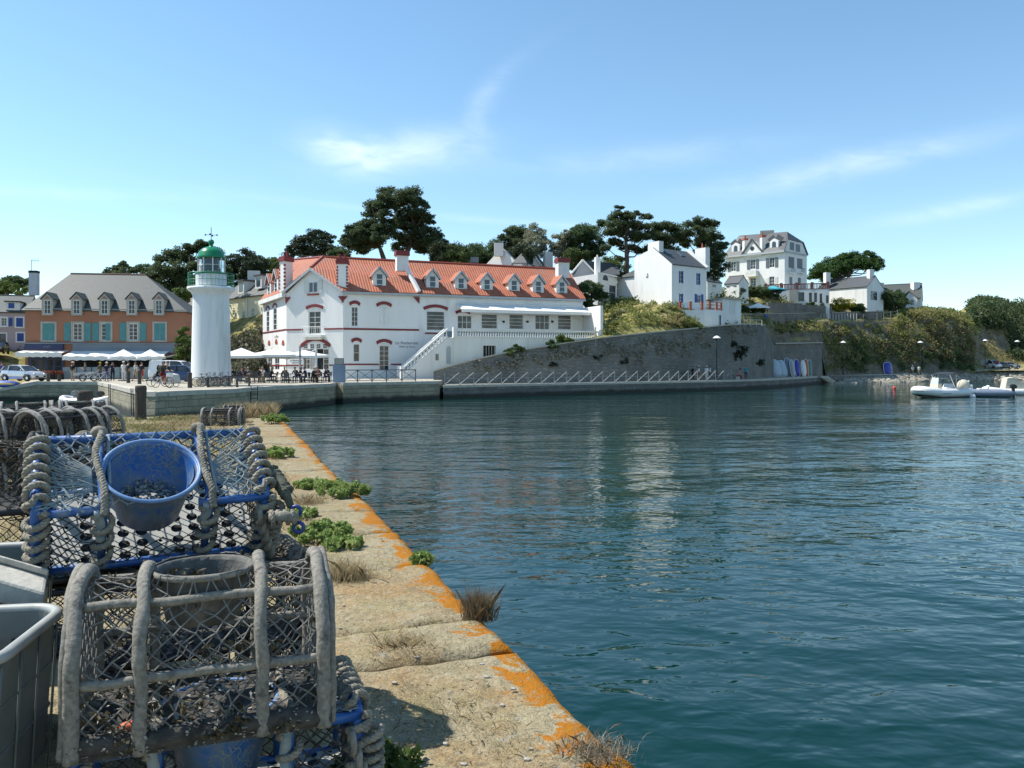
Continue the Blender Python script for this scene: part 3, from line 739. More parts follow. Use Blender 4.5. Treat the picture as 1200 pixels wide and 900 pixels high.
# right gable end, closing under the roof
zr0 = ZY(302,90.6); R0 = P(378,91.6,ZY(301,91.6)); fm_ = L3+back*.5
R3 = V((fm_.x,fm_.y,ZY(315.5,fm_.y))); Rk = P(341,101.5,ZY(304.5,101.5))
wl.poly([V((L3.x,L3.y,zl3)), V((L4.x,L4.y,zl3)), R3])
wl.build('wall', m_wh, H)
up = lambda p, z: V((p.x,p.y,z))
ov = .35
e2, e3 = up(L2,zl2)+fa.n*ov, up(L3,zl3)+fa.n*ov+fa.u*.2
rt = lambda pts, nm='roof': slab_roof(H, pts, m_tile, .14, nm)
gA = fg.pt(ga,gb,ov); g1, g2 = up(L1,zl1)+fg.n*ov-fg.u*.25, up(L2,zl2)+fg.n*ov*.6+fa.n*ov*.6
for p in (gA,g1,g2,e3): p.z += .02
rt([g2,e3,R3+fa.u*.2,R0,gA]); rt([gA,R0,Rk,up(L0,zl0)+fl.n*ov+V((0,0,.02)),g1]) if False else None
e0, e1 = up(L0,zl0)+fl.n*ov, up(L1,zl1)+fl.n*ov
rt([g1,gA,R0]); rt([e0,g1,R0,Rk]); rt([R0,R3+fa.u*.2,up(L4,zl3)-fa.n*ov+fa.u*.2,up(L5,zl3)-fa.n*ov,Rk]); rt([Rk,up(L5,zl3)-fa.n*ov,e0])
def ridge(p, q, mat=m_red, r=.13): b = MB(); b.tube([p,q],r,6); return b.build('ridge_tiles', mat, H)
m_ridge = M('red_ridge_tile', (.36,.085,.05), (.30,.07,.045), 3, .7)
ridge(R0+V((0,0,.03)),R3+V((0,0,.03)),m_ridge); ridge(gA.lerp(R0,.05),R0,m_ridge,.17); ridge(R0,Rk,m_red,.15)
# grey-white cornice and gutter boards
m_cor = M('grey_cornice', (.42,.46,.48), (.36,.40,.42), 2, .6)
b = MB(); b.beam(g2+V((0,0,-.20)), e3+V((0,0,-.20)), .12, .22); b.beam(g1+V((0,0,-.12)), gA+V((0,0,-.12)), .14, .24); b.beam(gA+V((0,0,-.12)), g2+V((0,0,-.12)), .14, .24); b.build('eaves_board', m_cor, H)
b = MB(); b.beam(e0+V((0,0,-.32))-fl.n*.1, e1+V((0,0,-.32))-fl.n*.1, .5, .5); b.build('cornice', m_wh2, H)
# string courses
def band(fr, x0, x1, y, h, mat=m_red, c1=.05):
    a0, b0 = fr.ab(x0,y); a1, b1 = fr.ab(x1,y); b0 = fr.ab((x0+x1)/2,y)[1]
    b = MB(); fbox(b,fr,a0,a1,b0-h/2,b0+h/2,-.02,c1); return b.build('string_course', mat, H)
band(fa,402.3,491,386,.20); band(fa,402.3,444,427,.16); band(fa,458,470,427,.16)
band(fg,336,355,386.4,.17); band(fg,380,401.8,385.4,.17); band(fg,336,355,428.2,.15); band(fg,386,392,428,.15)
a0, b0 = fl.ab(321,388.2); b = MB(); fbox(b,fl,.02,fl.L-.02,b0-.08,b0+.08,-.02,.05); b.build('string_course', m_red, H)
a0, b0 = fl.ab(325,428.2); b = MB(); fbox(b,fl,.5,fl.L-.02,b0-.07,b0+.07,-.02,.05); b.build('string_course', m_red, H)
# red corner ornaments under the eaves
for fr, x, y, sgn in ((fa,403.5,351,1),(fa,488,352,-1),(fg,338,352,1),(fg,400,351,-1)):
    a, bb = fr.ab(x,y); b = MB()
    b.prism([fr.pt(a-.35,bb+.35,.02),fr.pt(a+.35,bb+.35,.02),fr.pt(a+sgn*-.30,bb-.35,.02)], fr.n*.12); b.build('corner_ornament', m_red, H)
# windows
window(H,fa,wa[0],2,4,rec=.10); window(H,fa,wa[2],1,2,m_fr_w,rec=.10); window(H,fa,wa[3],2,5,name='door',rec=.12)
window(H,fa,wa[4],1,5,pm=m_pane,rec=.12,fw=.06)
w = window(H,fa,wa[1],2,1); shutter(H,fa,wa[1][0],(wa[1][0]+wa[1][1])/2-.02,wa[1][2],wa[1][3],m_fr_w,-.06); shutter(H,fa,(wa[1][0]+wa[1][1])/2+.02,wa[1][1],wa[1][2],wa[1][3],m_fr_w,-.06)
for h, e in ((wa[0],.14),(wa[1],.24),(wa[2],.14),(wa[3],.24),(wa[4],.3)):
    arch_band(H,fa,h[0]-e,h[1]+e,h[3]+.10,.18+e*.5,.34,m_red)
    if e > .2 and h is not wa[4]:
        b = MB(); b.prism([fa.pt(h[0],h[3]+.0,.015),fa.pt(h[1],h[3],.015),fa.pt(h[1]-.1,h[3]+.22,.015),fa.pt((h[0]+h[1])/2,h[3]+.30,.015),fa.pt(h[0]+.1,h[3]+.22,.015)], fa.n*.03); b.build('tympanum', m_wh2, H)
b = MB(); fbox(b,fa,wa[4][0]-.2,wa[4][1]+.2,wa[4][2]-.42,wa[4][2]-.24,-.02,.08); b.build('sill', m_red, H)
for i, h in enumerate(wt_):
    w = window(H,fa,h,3 if i in (0,3) else 1, 2 if i in (0,3) else 4, rec=.10, fw=.08, pm=m_pane)
arch_band(H,fa,wt_[0][0]-.15,wt_[0][1]-.3,wt_[0][3]+.12,.22,.30,m_red)
for x in (576,608,639,665):
    pass
# gable windows, balcony, arched entrance
window(H,fg,gw[0],2,4,fw=.09); arch_band(H,fg,gw[0][0]-.25,gw[0][1]+.25,gw[0][3]+.18,.26,.32,m_red)
a0,a1,b0_,b1_ = fg.rect(362,330,372.5,343.5)
b = MB(); fbox(b,fg,a0,a1,b0_,b1_,.002,.05); o = b.build('window', m_fr_w, H)
b = MB(); q = (a1-a0); 
for i in range(2): fbox(b,fg,a0+.10+i*q*.47,a0+i*q*.47+q*.47,b0_+.12,b1_-.10,.052,.06)
b.build('pane', m_paneb, o)
shutter(H,fg,a0-.62,a0-.04,b0_-.02,b1_+.10,m_wh2); shutter(H,fg,a1+.04,a1+.62,b0_-.02,b1_+.10,m_wh2)
b = MB(); fbox(b,fg,a0-.15,a1+.15,b0_-.24,b0_-.08,0,.16); b.build('sill', m_red, H)
a0,_,_,_ = gw[0]; xa, zb = fg.ab(358,393); xb, _ = fg.ab(381,393)
b = MB(); fbox(b,fg,xa,xb,zb-.22,zb,0,.7); fbox(b,fg,xa+.3,xb-.3,zb-.5,zb-.22,0,.45); bal = b.build('balcony', m_wh, H)
b = MB()
for i in range(11): p = fg.pt(lerp(xa,xb,i/10),zb,.66); b.tube([p,p+V((0,0,.9))],.012,4)
b.tube([fg.pt(xa,zb+.9,.0),fg.pt(xa,zb+.9,.66),fg.pt(xb,zb+.9,.66),fg.pt(xb,zb+.9,0)],.02,5); b.build('railing', m_fr_w, bal)
arch_band(H,fg,gd[0]-.2,gd[1]+.2,gd[3]-.35,.75,.36,m_red)
b = MB(); b.prism([fg.pt(gd[0],gd[3]-.5,.012),fg.pt(gd[1],gd[3]-.5,.012)]+[fg.pt(lerp(gd[1],gd[0],i/8),gd[3]-.36+.62*(1-(2*i/8-1)**2),.012) for i in range(9)], fg.n*.03); tym = b.build('fanlight', m_fr_w, H)
b = MB()
for i in range(4):
    x = lerp(gd[0],gd[1],(i+.5)/4); 
    for j in range(2): fbox(b,fg,x-.24,x-.02,gd[3]-.42+j*.24,gd[3]-.22+j*.24,.043,.05); fbox(b,fg,x+.02,x+.24,gd[3]-.42+j*.24,gd[3]-.22+j*.24,.043,.05)
b.build('pane', m_pane, tym)
wid = gd[1]-gd[0]
window(H,fg,(gd[0],gd[0]+wid*.27,gd[2],gd[3]-.5),2,4,rec=.14,name='side_light'); window(H,fg,(gd[1]-wid*.22,gd[1],gd[2],gd[3]-.5),1,4,rec=.14,name='side_light')
b = MB(); fbox(b,fg,gd[0]+wid*.30,gd[0]+wid*.50,gd[2],gd[3]-.55,-.13,-.08); d_ = b.build('door', M('grey_door_paint',(.30,.31,.32),None,2,.5), H)
b = MB(); fbox(b,fg,gd[0]+wid*.46,gd[0]+wid*.48,gd[2]+1.0,gd[2]+1.25,-.08,-.03); b.build('handle', m_dark, d_)
b = MB(); fbox(b,fg,gd[0]+wid*.51,gd[1]-wid*.24,gd[2],gd[3]-.55,-.22,-.20); b.build('open_doorway', m_dark, H)
# left wing windows
for h in (lw1,lw2): window(H,fl,h,1,4,pm=m_paneb,rec=.06,fw=.10); arch_band(H,fl,h[0]-.15,h[1]+.15,h[3]+.05,.35,.22,m_red)
for h in (lw3,lw4): window(H,fl,h,2,3,pm=m_paneb,rec=.06,fw=.12); 
for x, y in ((315.6,404),(324,402.6),(332,404)):
    a, bb = fl.ab(x,y); b = MB(); 
    for i in range(9): 
        t0, t1 = pi*i/9, pi*(i+1)/9
        b.prism([fl.pt(a+.55*cos(t0),bb+.55*sin(t0),.012),fl.pt(a+.55*cos(t1),bb+.55*sin(t1),.012),fl.pt(a,bb-.05,.012)], fl.n*.05)
    b.build('fan_ornament', m_ridge, H)
# small painted lettering on two walls
def text(body, fr, px, y, size, mat, parent, c=.012, shear=.2, name='lettering', align='CENTER', ext=.004):
    cu = bpy.data.curves.new(name,'FONT'); cu.body = body; cu.size = size; cu.shear = shear; cu.align_x = align; cu.align_y = 'CENTER'; cu.extrude = ext; cu.resolution_u = 2
    ob = bpy.data.objects.new(name, cu); dg = bpy.context.evaluated_depsgraph_get(); COL.objects.link(ob); dg.update()
    me = bpy.data.meshes.new_from_object(ob.evaluated_get(dg)); bpy.data.objects.remove(ob); bpy.data.curves.remove(cu)
    me.materials.clear(); me.materials.append(mat)
    o = bpy.data.objects.new(name, me); COL.objects.link(o)
    if isinstance(fr, FR):
        a, bb = fr.ab(px,y); p = fr.pt(a,bb,c); Mx = Matrix((fr.u, V((0,0,1)), fr.n)).transposed().to_4x4(); Mx.translation = p
    else: Mx = fr
    o.parent = parent; org, rz = ORI[parent]
    o.matrix_local = (Matrix.Translation(org) @ Matrix.Rotation(rz,4,'Z')).inverted() @ Mx
    return o
m_ink = M('dark_lettering', (.05,.07,.10), None, 2, .7)
text('Le Restaurant', fa, 476.5, 402, .46, m_ink, H); text('Hôtel du Phare', fa, 477, 406.3, .30, m_ink, H, shear=0)
text('Le Restaurant', fg, 347, 422.3, .30, m_ink, H); text('Hôtel du Phare', fg, 348, 425, .22, m_ink, H, shear=0)
text('Le Phare', fl, 324, 394.5, .55, M('grey_lettering',(.35,.36,.37),None,2,.7), H, shear=0)
# chimneys
def hchim(px, d, w, dd, y0, y1, rz, cap=True, pots=2, quoin=True):
    c = P(px,d); z0, z1 = ZY(y0,d), ZY(y1,d)
    o = chimney(H,(c.x,c.y),w,dd,z0,z1,m_wh,m_red,rz,pots,.12,.42)
    if quoin:
        k = 7; mr = Matrix.Rotation(rz,3,'Z')
        for i in range(k):
            z = lerp(z0+.4,z1-.1,i/k)
            for sx_ in (-1,1): b = MB(); b.box(V((c.x,c.y,z+.1))+mr @ V((sx_*(w/2-.05),-dd/2+.06,0)),(.16,.20,.22),rz); b.build('quoin', m_red, o)
aza = atan2(fa.u.y,fa.u.x)
hchim(401.5,87.0,1.12,.9,341,310,aza-.3); hchim(335.3,90.6,.95,1.1,343,307,-.7); hchim(471,91.2,1.35,.8,318,300,aza,pots=0,quoin=False); hchim(659,99.3,1.5,.9,326,308,aza,pots=0,quoin=False)
# white parapet between the two roof sections
pA, pB = P(472.5,91.4,ZY(308.5,91.4)), up(fa.pt(fa.ab(490,345)[0],0,ov-.05),zl2+.05)
b = MB(); b.beam(pB+V((0,0,.12)),pA+V((0,0,.15)),.34,.42); b.build('parapet', m_wh, H)
# dormers
def dormer(px, y_peak, y_base, fr, w=1.45, dep=2.2, setb=.55, shl=None):
    a, zb = fr.ab(px,y_base); q = FR(fr.pt(a-w/2,0,-setb),fr.pt(a+w/2,0,-setb))
    zb = ZY(y_base,(fr.pt(a,0,-setb)).y)-fr.o.z; zp = ZY(y_peak,(fr.pt(a,0,-setb)).y)-fr.o.z; ze = lerp(zb,zp,.62)
    b = MB(); x0,x1 = 0,w
    b.add([q.pt(0,zb-.3),q.pt(w,zb-.3),q.pt(w,ze),q.pt(w/2,zp-.12),q.pt(0,ze),q.pt(0,zb-.3,-dep),q.pt(w,zb-.3,-dep),q.pt(w,ze,-dep),q.pt(w/2,zp-.12,-dep),q.pt(0,ze,-dep)],
          [[0,1,2,3,4],[0,4,9,5],[2,1,6,7]])
    dm = b.build('dormer', m_wh, H)
    r1 = MB(); 
    for s0, s1 in (((-.22,ze-.12),(w/2,zp)),((w/2,zp),(w+.22,ze-.12))):
        A,B_ = q.pt(s0[0],s0[1],.25),q.pt(s1[0],s1[1],.25); r1.obox(A, B_-A, -q.n*(dep+.3), V((0,0,.10)))
    r1.build('dormer_roof', m_tile, dm)
    g = MB(); g.beam(q.pt(-.22,ze-.10,.27),q.pt(w/2,zp+.02,.27),.06,.20); g.beam(q.pt(w/2,zp+.02,.27),q.pt(w+.22,ze-.10,.27),.06,.20); g.build('bargeboard', m_cor, dm)
    ww = w*.52; h = (w/2-ww/2,w/2+ww/2,zb+.08,lerp(zb,zp,.70)); g = MB()
    fbox(g,q,h[0],h[1],h[2],h[3],.002,.05); wn = g.build('window_frame', m_fr_w, dm)
    g = MB(); n = 3
    for i in range(n): fbox(g,q,h[0]+.07,h[1]-.07,lerp(h[2],h[3],i/n)+.05,lerp(h[2],h[3],(i+1)/n)-.02,.052,.06)
    g.build('pane', m_paneb, dm)
for px, yp, yb in ((446,313,340.5),(508.5,315.5,343.5),(542,318.3,345),(572.6,320,346),(604.5,321.3,347),(633,322.3,347.8),(660.7,323.3,348.6)): dormer(px,yp,yb,fa)
for px, yp, yb in ((312.8,321.5,349),(321,316,345)): dormer(px,yp,yb,fl,w=1.9,dep=2.2,setb=.25)

# ---- terrace, balustrade, stair, end wall and awning of the hotel
TD = 4.3
ft = FR(fa.pt(0,0,TD),fa.pt(fa.L,0,TD))
aT0, _ = ft.ab(531,390); aT1, _ = ft.ab(706,390); _, zT = ft.ab(540,395.2)
b = MB(); sq = ft.rect(566,405,581,421); gate = ft.rect(523,406,528.3,426)
facade(b, ft, aT0, aT1, -.4, zT, [sq], .3)
b.poly([ft.pt(aT0,zT),ft.pt(aT1,zT),ft.pt(aT1,zT,-TD),ft.pt(aT0,zT,-TD)]); b.poly([ft.pt(aT0,-.4),ft.pt(aT0,zT),ft.pt(aT0,zT,-TD),ft.pt(aT0,-.4,-TD)])
b.poly([ft.pt(aT1,-.4),ft.pt(aT1,-.4,-TD),ft.pt(aT1,zT,-TD),ft.pt(aT1,zT)])
b.build('terrace_wall', m_wh, H)
b = MB(); fbox(b,ft,sq[0],sq[1],sq[2],sq[3],-.28,-.26); wn = b.build('barred_window', m_dark, H)
b = MB()
for i in range(5): x = lerp(sq[0]+.1,sq[1]-.1,i/4); fbox(b,ft,x-.04,x+.04,sq[2],sq[3],-.2,-.14)
b.build('bars', m_stone, wn)
def baluster(mb, base, hgt, r=.085):
    mb.lathe([(r*.9,0),(r*.9,.06*hgt),(r*.5,.12*hgt),(r*1.0,.36*hgt),(r*.85,.48*hgt),(r*.4,.74*hgt),(r*.55,.84*hgt),(r*.9,.92*hgt),(r*.9,hgt)],8,base)
zb2 = ft.ab(540,385.2)[1]-zT
bl = MB(); fbox(bl,ft,aT0+.3,aT1,zT,zT+.14,-.25,.06); fbox(bl,ft,aT0+.3,aT1,zT+zb2-.16,zT+zb2,-.25,.06); blr = bl.build('balustrade', m_wh, H)
n = 58; proto = None
for i in range(n):
    p = ft.pt(lerp(aT0+.55,aT1-.75,i/(n-1)),zT+.14,-.1)
    if proto is None:
        q = MB(); baluster(q,(0,0,0),zb2-.30,.10); proto = q.build('baluster', m_wh, blr, smooth=True, world=False); o = proto
    else: o = proto.copy(); COL.objects.link(o); o.parent = blr
    o.location = p-ORI[H][0]
for x in (aT0,aT1-.5): b = MB(); fbox(b,ft,x,x+.42,zT-.02,zT+zb2+.16,-.32,.10); b.build('balustrade_pier', m_wh, blr)
# stair down to the forecourt with stepped balusters
aS0, zS0 = ft.ab(472,436); aS1, zS1 = ft.ab(525,388.5)
zS0 = .05; st = MB(); N = 22
st.prism([ft.pt(aS0,-.2,0),ft.pt(aT0-.02,-.2,0),ft.pt(aT0-.02,zT-.05,0),ft.pt(aS1,zT-.05,0),ft.pt(aS0,.25,0)], -ft.n*1.3)
sto = st.build('stair', m_wh, H)
b = MB()
for i in range(N): x = lerp(aS0,aS1,i/N); fbox(b,ft,x,lerp(aS0,aS1,(i+1)/N),0,lerp(.2,zT,(i+1)/N),-2.7,-1.302)
b.build('steps', m_stone, sto)
for c0 in (.0,-1.28):
    b = MB(); A,B_ = ft.pt(aS0,1.1,c0-.1),ft.pt(aS1,zT+zb2-.05,c0-.1); b.beam(A,B_,.26,.15)
    A2,B2 = ft.pt(aS0,.32,c0-.1),ft.pt(aS1,zT+.08,c0-.1); b.beam(A2,B2,.26,.14)
    b.add(*[[],[]]) if False else None
    for i in range(14):
        t = (i+.6)/14; p = A2.lerp(B2,t); baluster(b,(p.x,p.y,p.z),.72,.10)
    fbox(b,ft,aS0-.25,aS0+.1,-.1,1.35,c0-.3,c0+.08)
    b.build('stair_balustrade', m_wh, sto)
b = MB(); fbox(b,ft,gate[0],gate[1],gate[2],gate[3]-.3,.012,.04); 
b.prism([ft.pt(lerp(gate[0],gate[1],.5)+(gate[1]-gate[0])/2*cos(pi*i/8),gate[3]-.3+.35*sin(pi*i/8),.012) for i in range(9)], ft.n*.028)
o = b.build('cellar_door', m_cor, sto)
sw = ft.rect(509.5,414,514.5,423); b = MB(); fbox(b,ft,sw[0],sw[1],sw[2],sw[3],.01,.05); o = b.build('small_window', m_fr_w, sto)
b = MB(); fbox(b,ft,sw[0]+.07,(sw[0]+sw[1])/2-.02,sw[2]+.07,sw[3]-.07,.052,.06); fbox(b,ft,(sw[0]+sw[1])/2+.02,sw[1]-.07,sw[2]+.07,sw[3]-.07,.052,.06)
b.build('pane', m_pane, sto)
b = MB(); fbox(b,fa,aT0+.2,fa.L-.3,zT+.02,zT+.82,.003,.05); b.build('terrace_shade_band', m_gcanvas, H)  # terrace shade put in as a dark grey band behind the balusters
# end wall of the terrace
b = MB(); aE = fa.L; b.obox(fa.pt(aE+.05,-.4,-.2), fa.u*.35, fa.n*(TD+.3), V((0,0,fa.ab(684,361)[1]+.4))); b.build('end_wall', m_wh, H)
# long white awning over the terrace
aA0,zA = fa.ab(534,357.5); aA1,_ = fa.ab(683,357.5); zA = fa.ab(600,358)[1]
b = MB(); n = 26; pr = 2.1
for i in range(n):
    x0,x1 = lerp(aA0,aA1,i/n),lerp(aA0,aA1,(i+1)/n); s0, s1 = .05*sin(i*1.3), .05*sin((i+1)*1.3)
    b.poly([fa.pt(x0,zA-.75+s0,pr),fa.pt(x1,zA-.75+s1,pr),fa.pt(x1,zA,.05),fa.pt(x0,zA,.05)])
    b.poly([fa.pt(x0,zA-.75+s0,pr),fa.pt(x0,zA-1.05,pr),fa.pt(x1,zA-1.05,pr),fa.pt(x1,zA-.75+s1,pr)])
aw = b.build('awning', m_canvas, H)
b = MB(); b.tube([fa.pt(aA0,zA+.06,.06),fa.pt(aA1,zA+.06,.06)],.10,8); b.tube([fa.pt(aA0,zA-.74,pr),fa.pt(aA1,zA-.74,pr)],.05,6)
for x in (aA0+.3,(aA0+aA1)/2,aA1-.3): b.tube([fa.pt(x,zA-.15,.05),fa.pt(x,zA-.30,1.0),fa.pt(x,zA-.78,pr-.02)],.035,5)
b.build('awning_frame', m_fr_w, aw)
for x in (590,618,647):
    a, bb = fa.ab(x,377); b = MB(); fbox(b,fa,a-.12,a+.12,bb-.12,bb+.12,0,.14); b.build('wall_lamp', m_dark, H)
# ================================================================ other houses
def gable_house(root, p0, p1, depth, z0, zeave, zridge, wallm, roofm, holes=(), ov=.25, th=.12, ridge_frac=.5, hips=(0,0), tile=None, rake=True):
    """walls and two-slope roof: front facade p0->p1, depth backwards; returns (front FR, left-end FR, right-end FR)"""
    fr = FR(p0,p1,z0); L = fr.L; B = -depth; b = MB(); h = zeave-z0; hr = zridge-z0; rm = B*ridge_frac
    facade(b, fr, 0, L, -.6, h, list(holes), .15)
    b.poly([fr.pt(L,-.6),fr.pt(L,-.6,B),fr.pt(L,h,B)]+([fr.pt(L,hr,rm)] if not hips[1] else [])+[fr.pt(L,h)])
    b.poly([fr.pt(0,-.6,B),fr.pt(0,-.6),fr.pt(0,h)]+([fr.pt(0,hr,rm)] if not hips[0] else [])+[fr.pt(0,h,B)])
    b.poly([fr.pt(L,-.6,B),fr.pt(0,-.6,B),fr.pt(0,h,B),fr.pt(L,h,B)]); b.build('wall', wallm, root)
    o = ov; q = .03; x0, x1 = -o*(.3 if not hips[0] else 1), L+o*(.3 if not hips[1] else 1)
    r0, r1 = (hips[0] or x0), (L-hips[1] if hips[1] else x1); dz = o*(hr-h)/abs(rm)
    slab_roof(root, [fr.pt(x0,h-dz+q,o),fr.pt(x1,h-dz+q,o),fr.pt(r1,hr+q,rm),fr.pt(r0,hr+q,rm)], roofm, th)
    slab_roof(root, [fr.pt(x1,h-dz+q,B-o),fr.pt(x0,h-dz+q,B-o),fr.pt(r0,hr+q,rm),fr.pt(r1,hr+q,rm)], roofm, th)
    if hips[0]: slab_roof(root, [fr.pt(x0,h-dz+q,B-o),fr.pt(x0,h-dz+q,o),fr.pt(r0,hr+q,rm)], roofm, th)
    if hips[1]: slab_roof(root, [fr.pt(x1,h-dz+q,o),fr.pt(x1,h-dz+q,B-o),fr.pt(r1,hr+q,rm)], roofm, th)
    b = MB(); b.tube([fr.pt(r0,hr+q+.02,rm),fr.pt(r1,hr+q+.02,rm)], .10, 6); b.build('ridge_tiles', tile or roofm, root)
    return fr, FR(fr.pt(0,0,B),fr.pt(0,0)), FR(fr.pt(L,0),fr.pt(L,0,B))
def proud_window(root, fr, x0, y0, x1, y1, fm=None, pm=None, nx=2, ny=2, name='window', surround=None):
    a0,a1,b0,b1 = fr.rect(x0,y0,x1,y1); b = MB(); fbox(b,fr,a0,a1,b0,b1,.004,.05); o = b.build(name, fm or m_fr_w, root); g = MB(); w, h = a1-a0, b1-b0; t = .07
    for i in range(nx):
        for j in range(ny): fbox(g,fr,a0+t+(w-t)*i/nx,a0+(w-t)*(i+1)/nx,b0+t+(h-t)*j/ny,b0+(h-t)*(j+1)/ny,.052,.06)
    g.build('pane', pm or m_pane, o); return a0,a1,b0,b1
def plain_shutter(root, fr, x0, y0, x1, y1, mat, c=.02): a0,a1,b0,b1 = fr.rect(x0,y0,x1,y1); return shutter(root,fr,a0,a1,b0,b1,mat,c)
def surround(root, fr, h, w, mat, c1=.04, name='stone_surround'):
    b = MB(); a0,a1,b0,b1 = h[:4]
    fbox(b,fr,a0-w,a0,b0-w,b1+w,.003,c1); fbox(b,fr,a1,a1+w,b0-w,b1+w,.003,c1); fbox(b,fr,a0,a1,b1,b1+w,.003,c1); fbox(b,fr,a0,a1,b0-w,b0,.003,c1+.05)
    return b.build(name, mat, root)

# ---- terracotta restaurant building on the square
OB = thing('restaurant_building', 'terracotta building with grey hipped slate roof, five dormers and turquoise shutters on the square', 'building', P(122,86,ZQ))
p0, p1 = P(29.5,85), P(217,87.5)
z0 = ZQ; zE = ZY(362,86.2); zR = ZY(322,91.5)
ofr = FR(p0,p1,z0); hs = []
for x0,x1 in ((50,64),(85.5,96.5),(118.5,129.5),(150.5,161.5),(181,193.5)): hs.append(ofr.rect(x0,379,x1,398.8))
fr, fl_, fr2 = gable_house(OB,p0,p1,10.5,z0,zE,zR,m_orange,m_slate_g,hs,ov=.3,hips=(2.6,5.6),tile=M('brown_ridge',(.22,.13,.10),None,3,.8))
for i, h in enumerate(hs):
    surround(OB,fr,h,.20,m_stone)
    window(OB,fr,h,2,4,fw=.08,rec=.1)
    w = (h[1]-h[0])
    if i in (0,4): shutter(OB,fr,h[0],h[0]+w/2-.02,h[2],h[3],m_teal,-.05); shutter(OB,fr,h[0]+w/2+.02,h[1],h[2],h[3],m_teal,-.05)
    else:
        shutter(OB,fr,h[0]-.24-.62,h[0]-.24,h[2]-.05,h[3]+.05,m_teal)
        if i == 2: shutter(OB,fr,h[0]+w*.45,h[1]+.05,h[2],h[3],m_teal,-.04)
        else: shutter(OB,fr,h[1]+.24,h[1]+.24+.62,h[2]-.05,h[3]+.05,m_teal)
b = MB(); a0,zz0 = fr.ab(122,363.5); fbox(b,fr,0,fr.L,zz0-.15,zz0+.12,.003,.16); b.build('cornice', m_stone, OB)
for px in (55.3,89.5,122.3,154.2,186):
    a, zb = fr.ab(px,369.5,.36); zp = fr.ab(px,343.5,.36)[1]; w = 1.08; ze = lerp(zb,zp,.74); q = FR(fr.pt(a-w/2,0,.36),fr.pt(a+w/2,0,.36))
    b = MB(); h = (.20,w-.20,zb+.15,lerp(zb,zp,.68)); facade(b,q,0,w,zb,ze,[h],.14)
    b.poly([q.pt(0,ze),q.pt(w,ze),q.pt(w/2,zp)])
    b.poly([q.pt(0,zb),q.pt(0,ze),q.pt(0,ze,-2.9),q.pt(0,zb,-2.9)][::-1]); b.poly([q.pt(0,zb),q.pt(w,zb),q.pt(w,zb,-.4),q.pt(0,zb,-.4)][::-1]); b.poly([q.pt(w,zb),q.pt(w,ze),q.pt(w,ze,-2.6),q.pt(w,zb,-2.6)])
    dm = b.build('dormer', m_stone, OB)
    r1 = MB()
    for s0, s1 in (((-.14,ze-.08),(w/2,zp+.06)),((w/2,zp+.06),(w+.14,ze-.08))):
        A,B_ = q.pt(s0[0],s0[1],.10),q.pt(s1[0],s1[1],.10); r1.obox(A,B_-A,-q.n*2.9,V((0,0,.10)))
    r1.build('dormer_roof', m_slate_g, dm)
    b = MB(); b.prism([q.pt(.24,ze+.02,.004),q.pt(w-.24,ze+.02,.004),q.pt(w/2,zp-.3,.004)],q.n*.03); b.build('pediment', M('brick_pediment',(.33,.17,.14),None,3,.8), dm)
    wnd = window(dm,q,h,2,3,rec=.10,fw=.06)
# ground floor: dark navy shop front with cream awning; grey-blue fascia with long awning
def shopband(x0,y0,x1,y1,mat,c,name): a0,a1,b0,b1 = fr.rect(x0,y0,x1,y1); b = MB(); fbox(b,fr,a0,a1,b0,b1,.003,c); return b.build(name,mat,OB)
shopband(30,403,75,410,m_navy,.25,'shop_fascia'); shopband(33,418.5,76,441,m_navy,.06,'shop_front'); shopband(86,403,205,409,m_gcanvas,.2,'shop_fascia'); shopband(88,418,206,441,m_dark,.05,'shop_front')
shopband(29.8,402.0,216.5,403.2,m_gcanvas,.3,'band_course')
m_gold = M('cream_lettering',(.20,.22,.26),None,2,.6)
text('CAFÉ', fr, 56, 406.6, .30, m_gold, OB, c=.262, shear=0)
for x0,x1 in ((36,44),(45,53),(55,63),(64,73)): proud_window(OB,fr,x0,421,x1,438,m_navy,m_pane,1,2)
def awning(root, fr, x0, x1, y0, y1, proj, valance, mtop, mval, folds=8, name='awning'):
    a0,zt = fr.ab(x0,y0); a1,_ = fr.ab(x1,y0); zt = fr.ab((x0+x1)/2,y0)[1]; zl = fr.ab((x0+x1)/2,y1,proj)[1]; b = MB(); n = folds*2
    for i in range(n):
        s0, s1 = .04*sin(i*1.9), .04*sin((i+1)*1.9); u0,u1 = lerp(a0,a1,i/n),lerp(a0,a1,(i+1)/n)
        b.poly([fr.pt(u0,zl+s0,proj),fr.pt(u1,zl+s1,proj),fr.pt(u1,zt,.26),fr.pt(u0,zt,.26)])
    o = b.build(name, mtop, root); b = MB()
    for i in range(n):
        s0, s1 = .04*sin(i*1.9), .04*sin((i+1)*1.9); e0, e1 = .05*sin(i*2.7), .05*sin((i+1)*2.7); u0,u1 = lerp(a0,a1,i/n),lerp(a0,a1,(i+1)/n)
        b.poly([fr.pt(u0,zl-valance+e0,proj+.02+e0),fr.pt(u1,zl-valance+e1,proj+.02+e1),fr.pt(u1,zl+s1,proj),fr.pt(u0,zl+s0,proj)])
    b.build('valance', mval, o); b = MB()
    for u in (a0+.1,(a0+a1)/2,a1-.1): b.tube([fr.pt(u,zt-.3,.2),fr.pt(u,zl-.05,proj-.05)],.03,5)
    b.build('awning_arms', m_gcanvas, o); return o
awning(OB,fr,28.5,82,411,413,2.2,.48,m_canvas,m_canvas); awning(OB,fr,86,199,411.5,417.5,3.0,.42,m_canvas,m_canvas,14); shopband(86,409,204,413.5,m_gcanvas,.30,'awning_cassette')
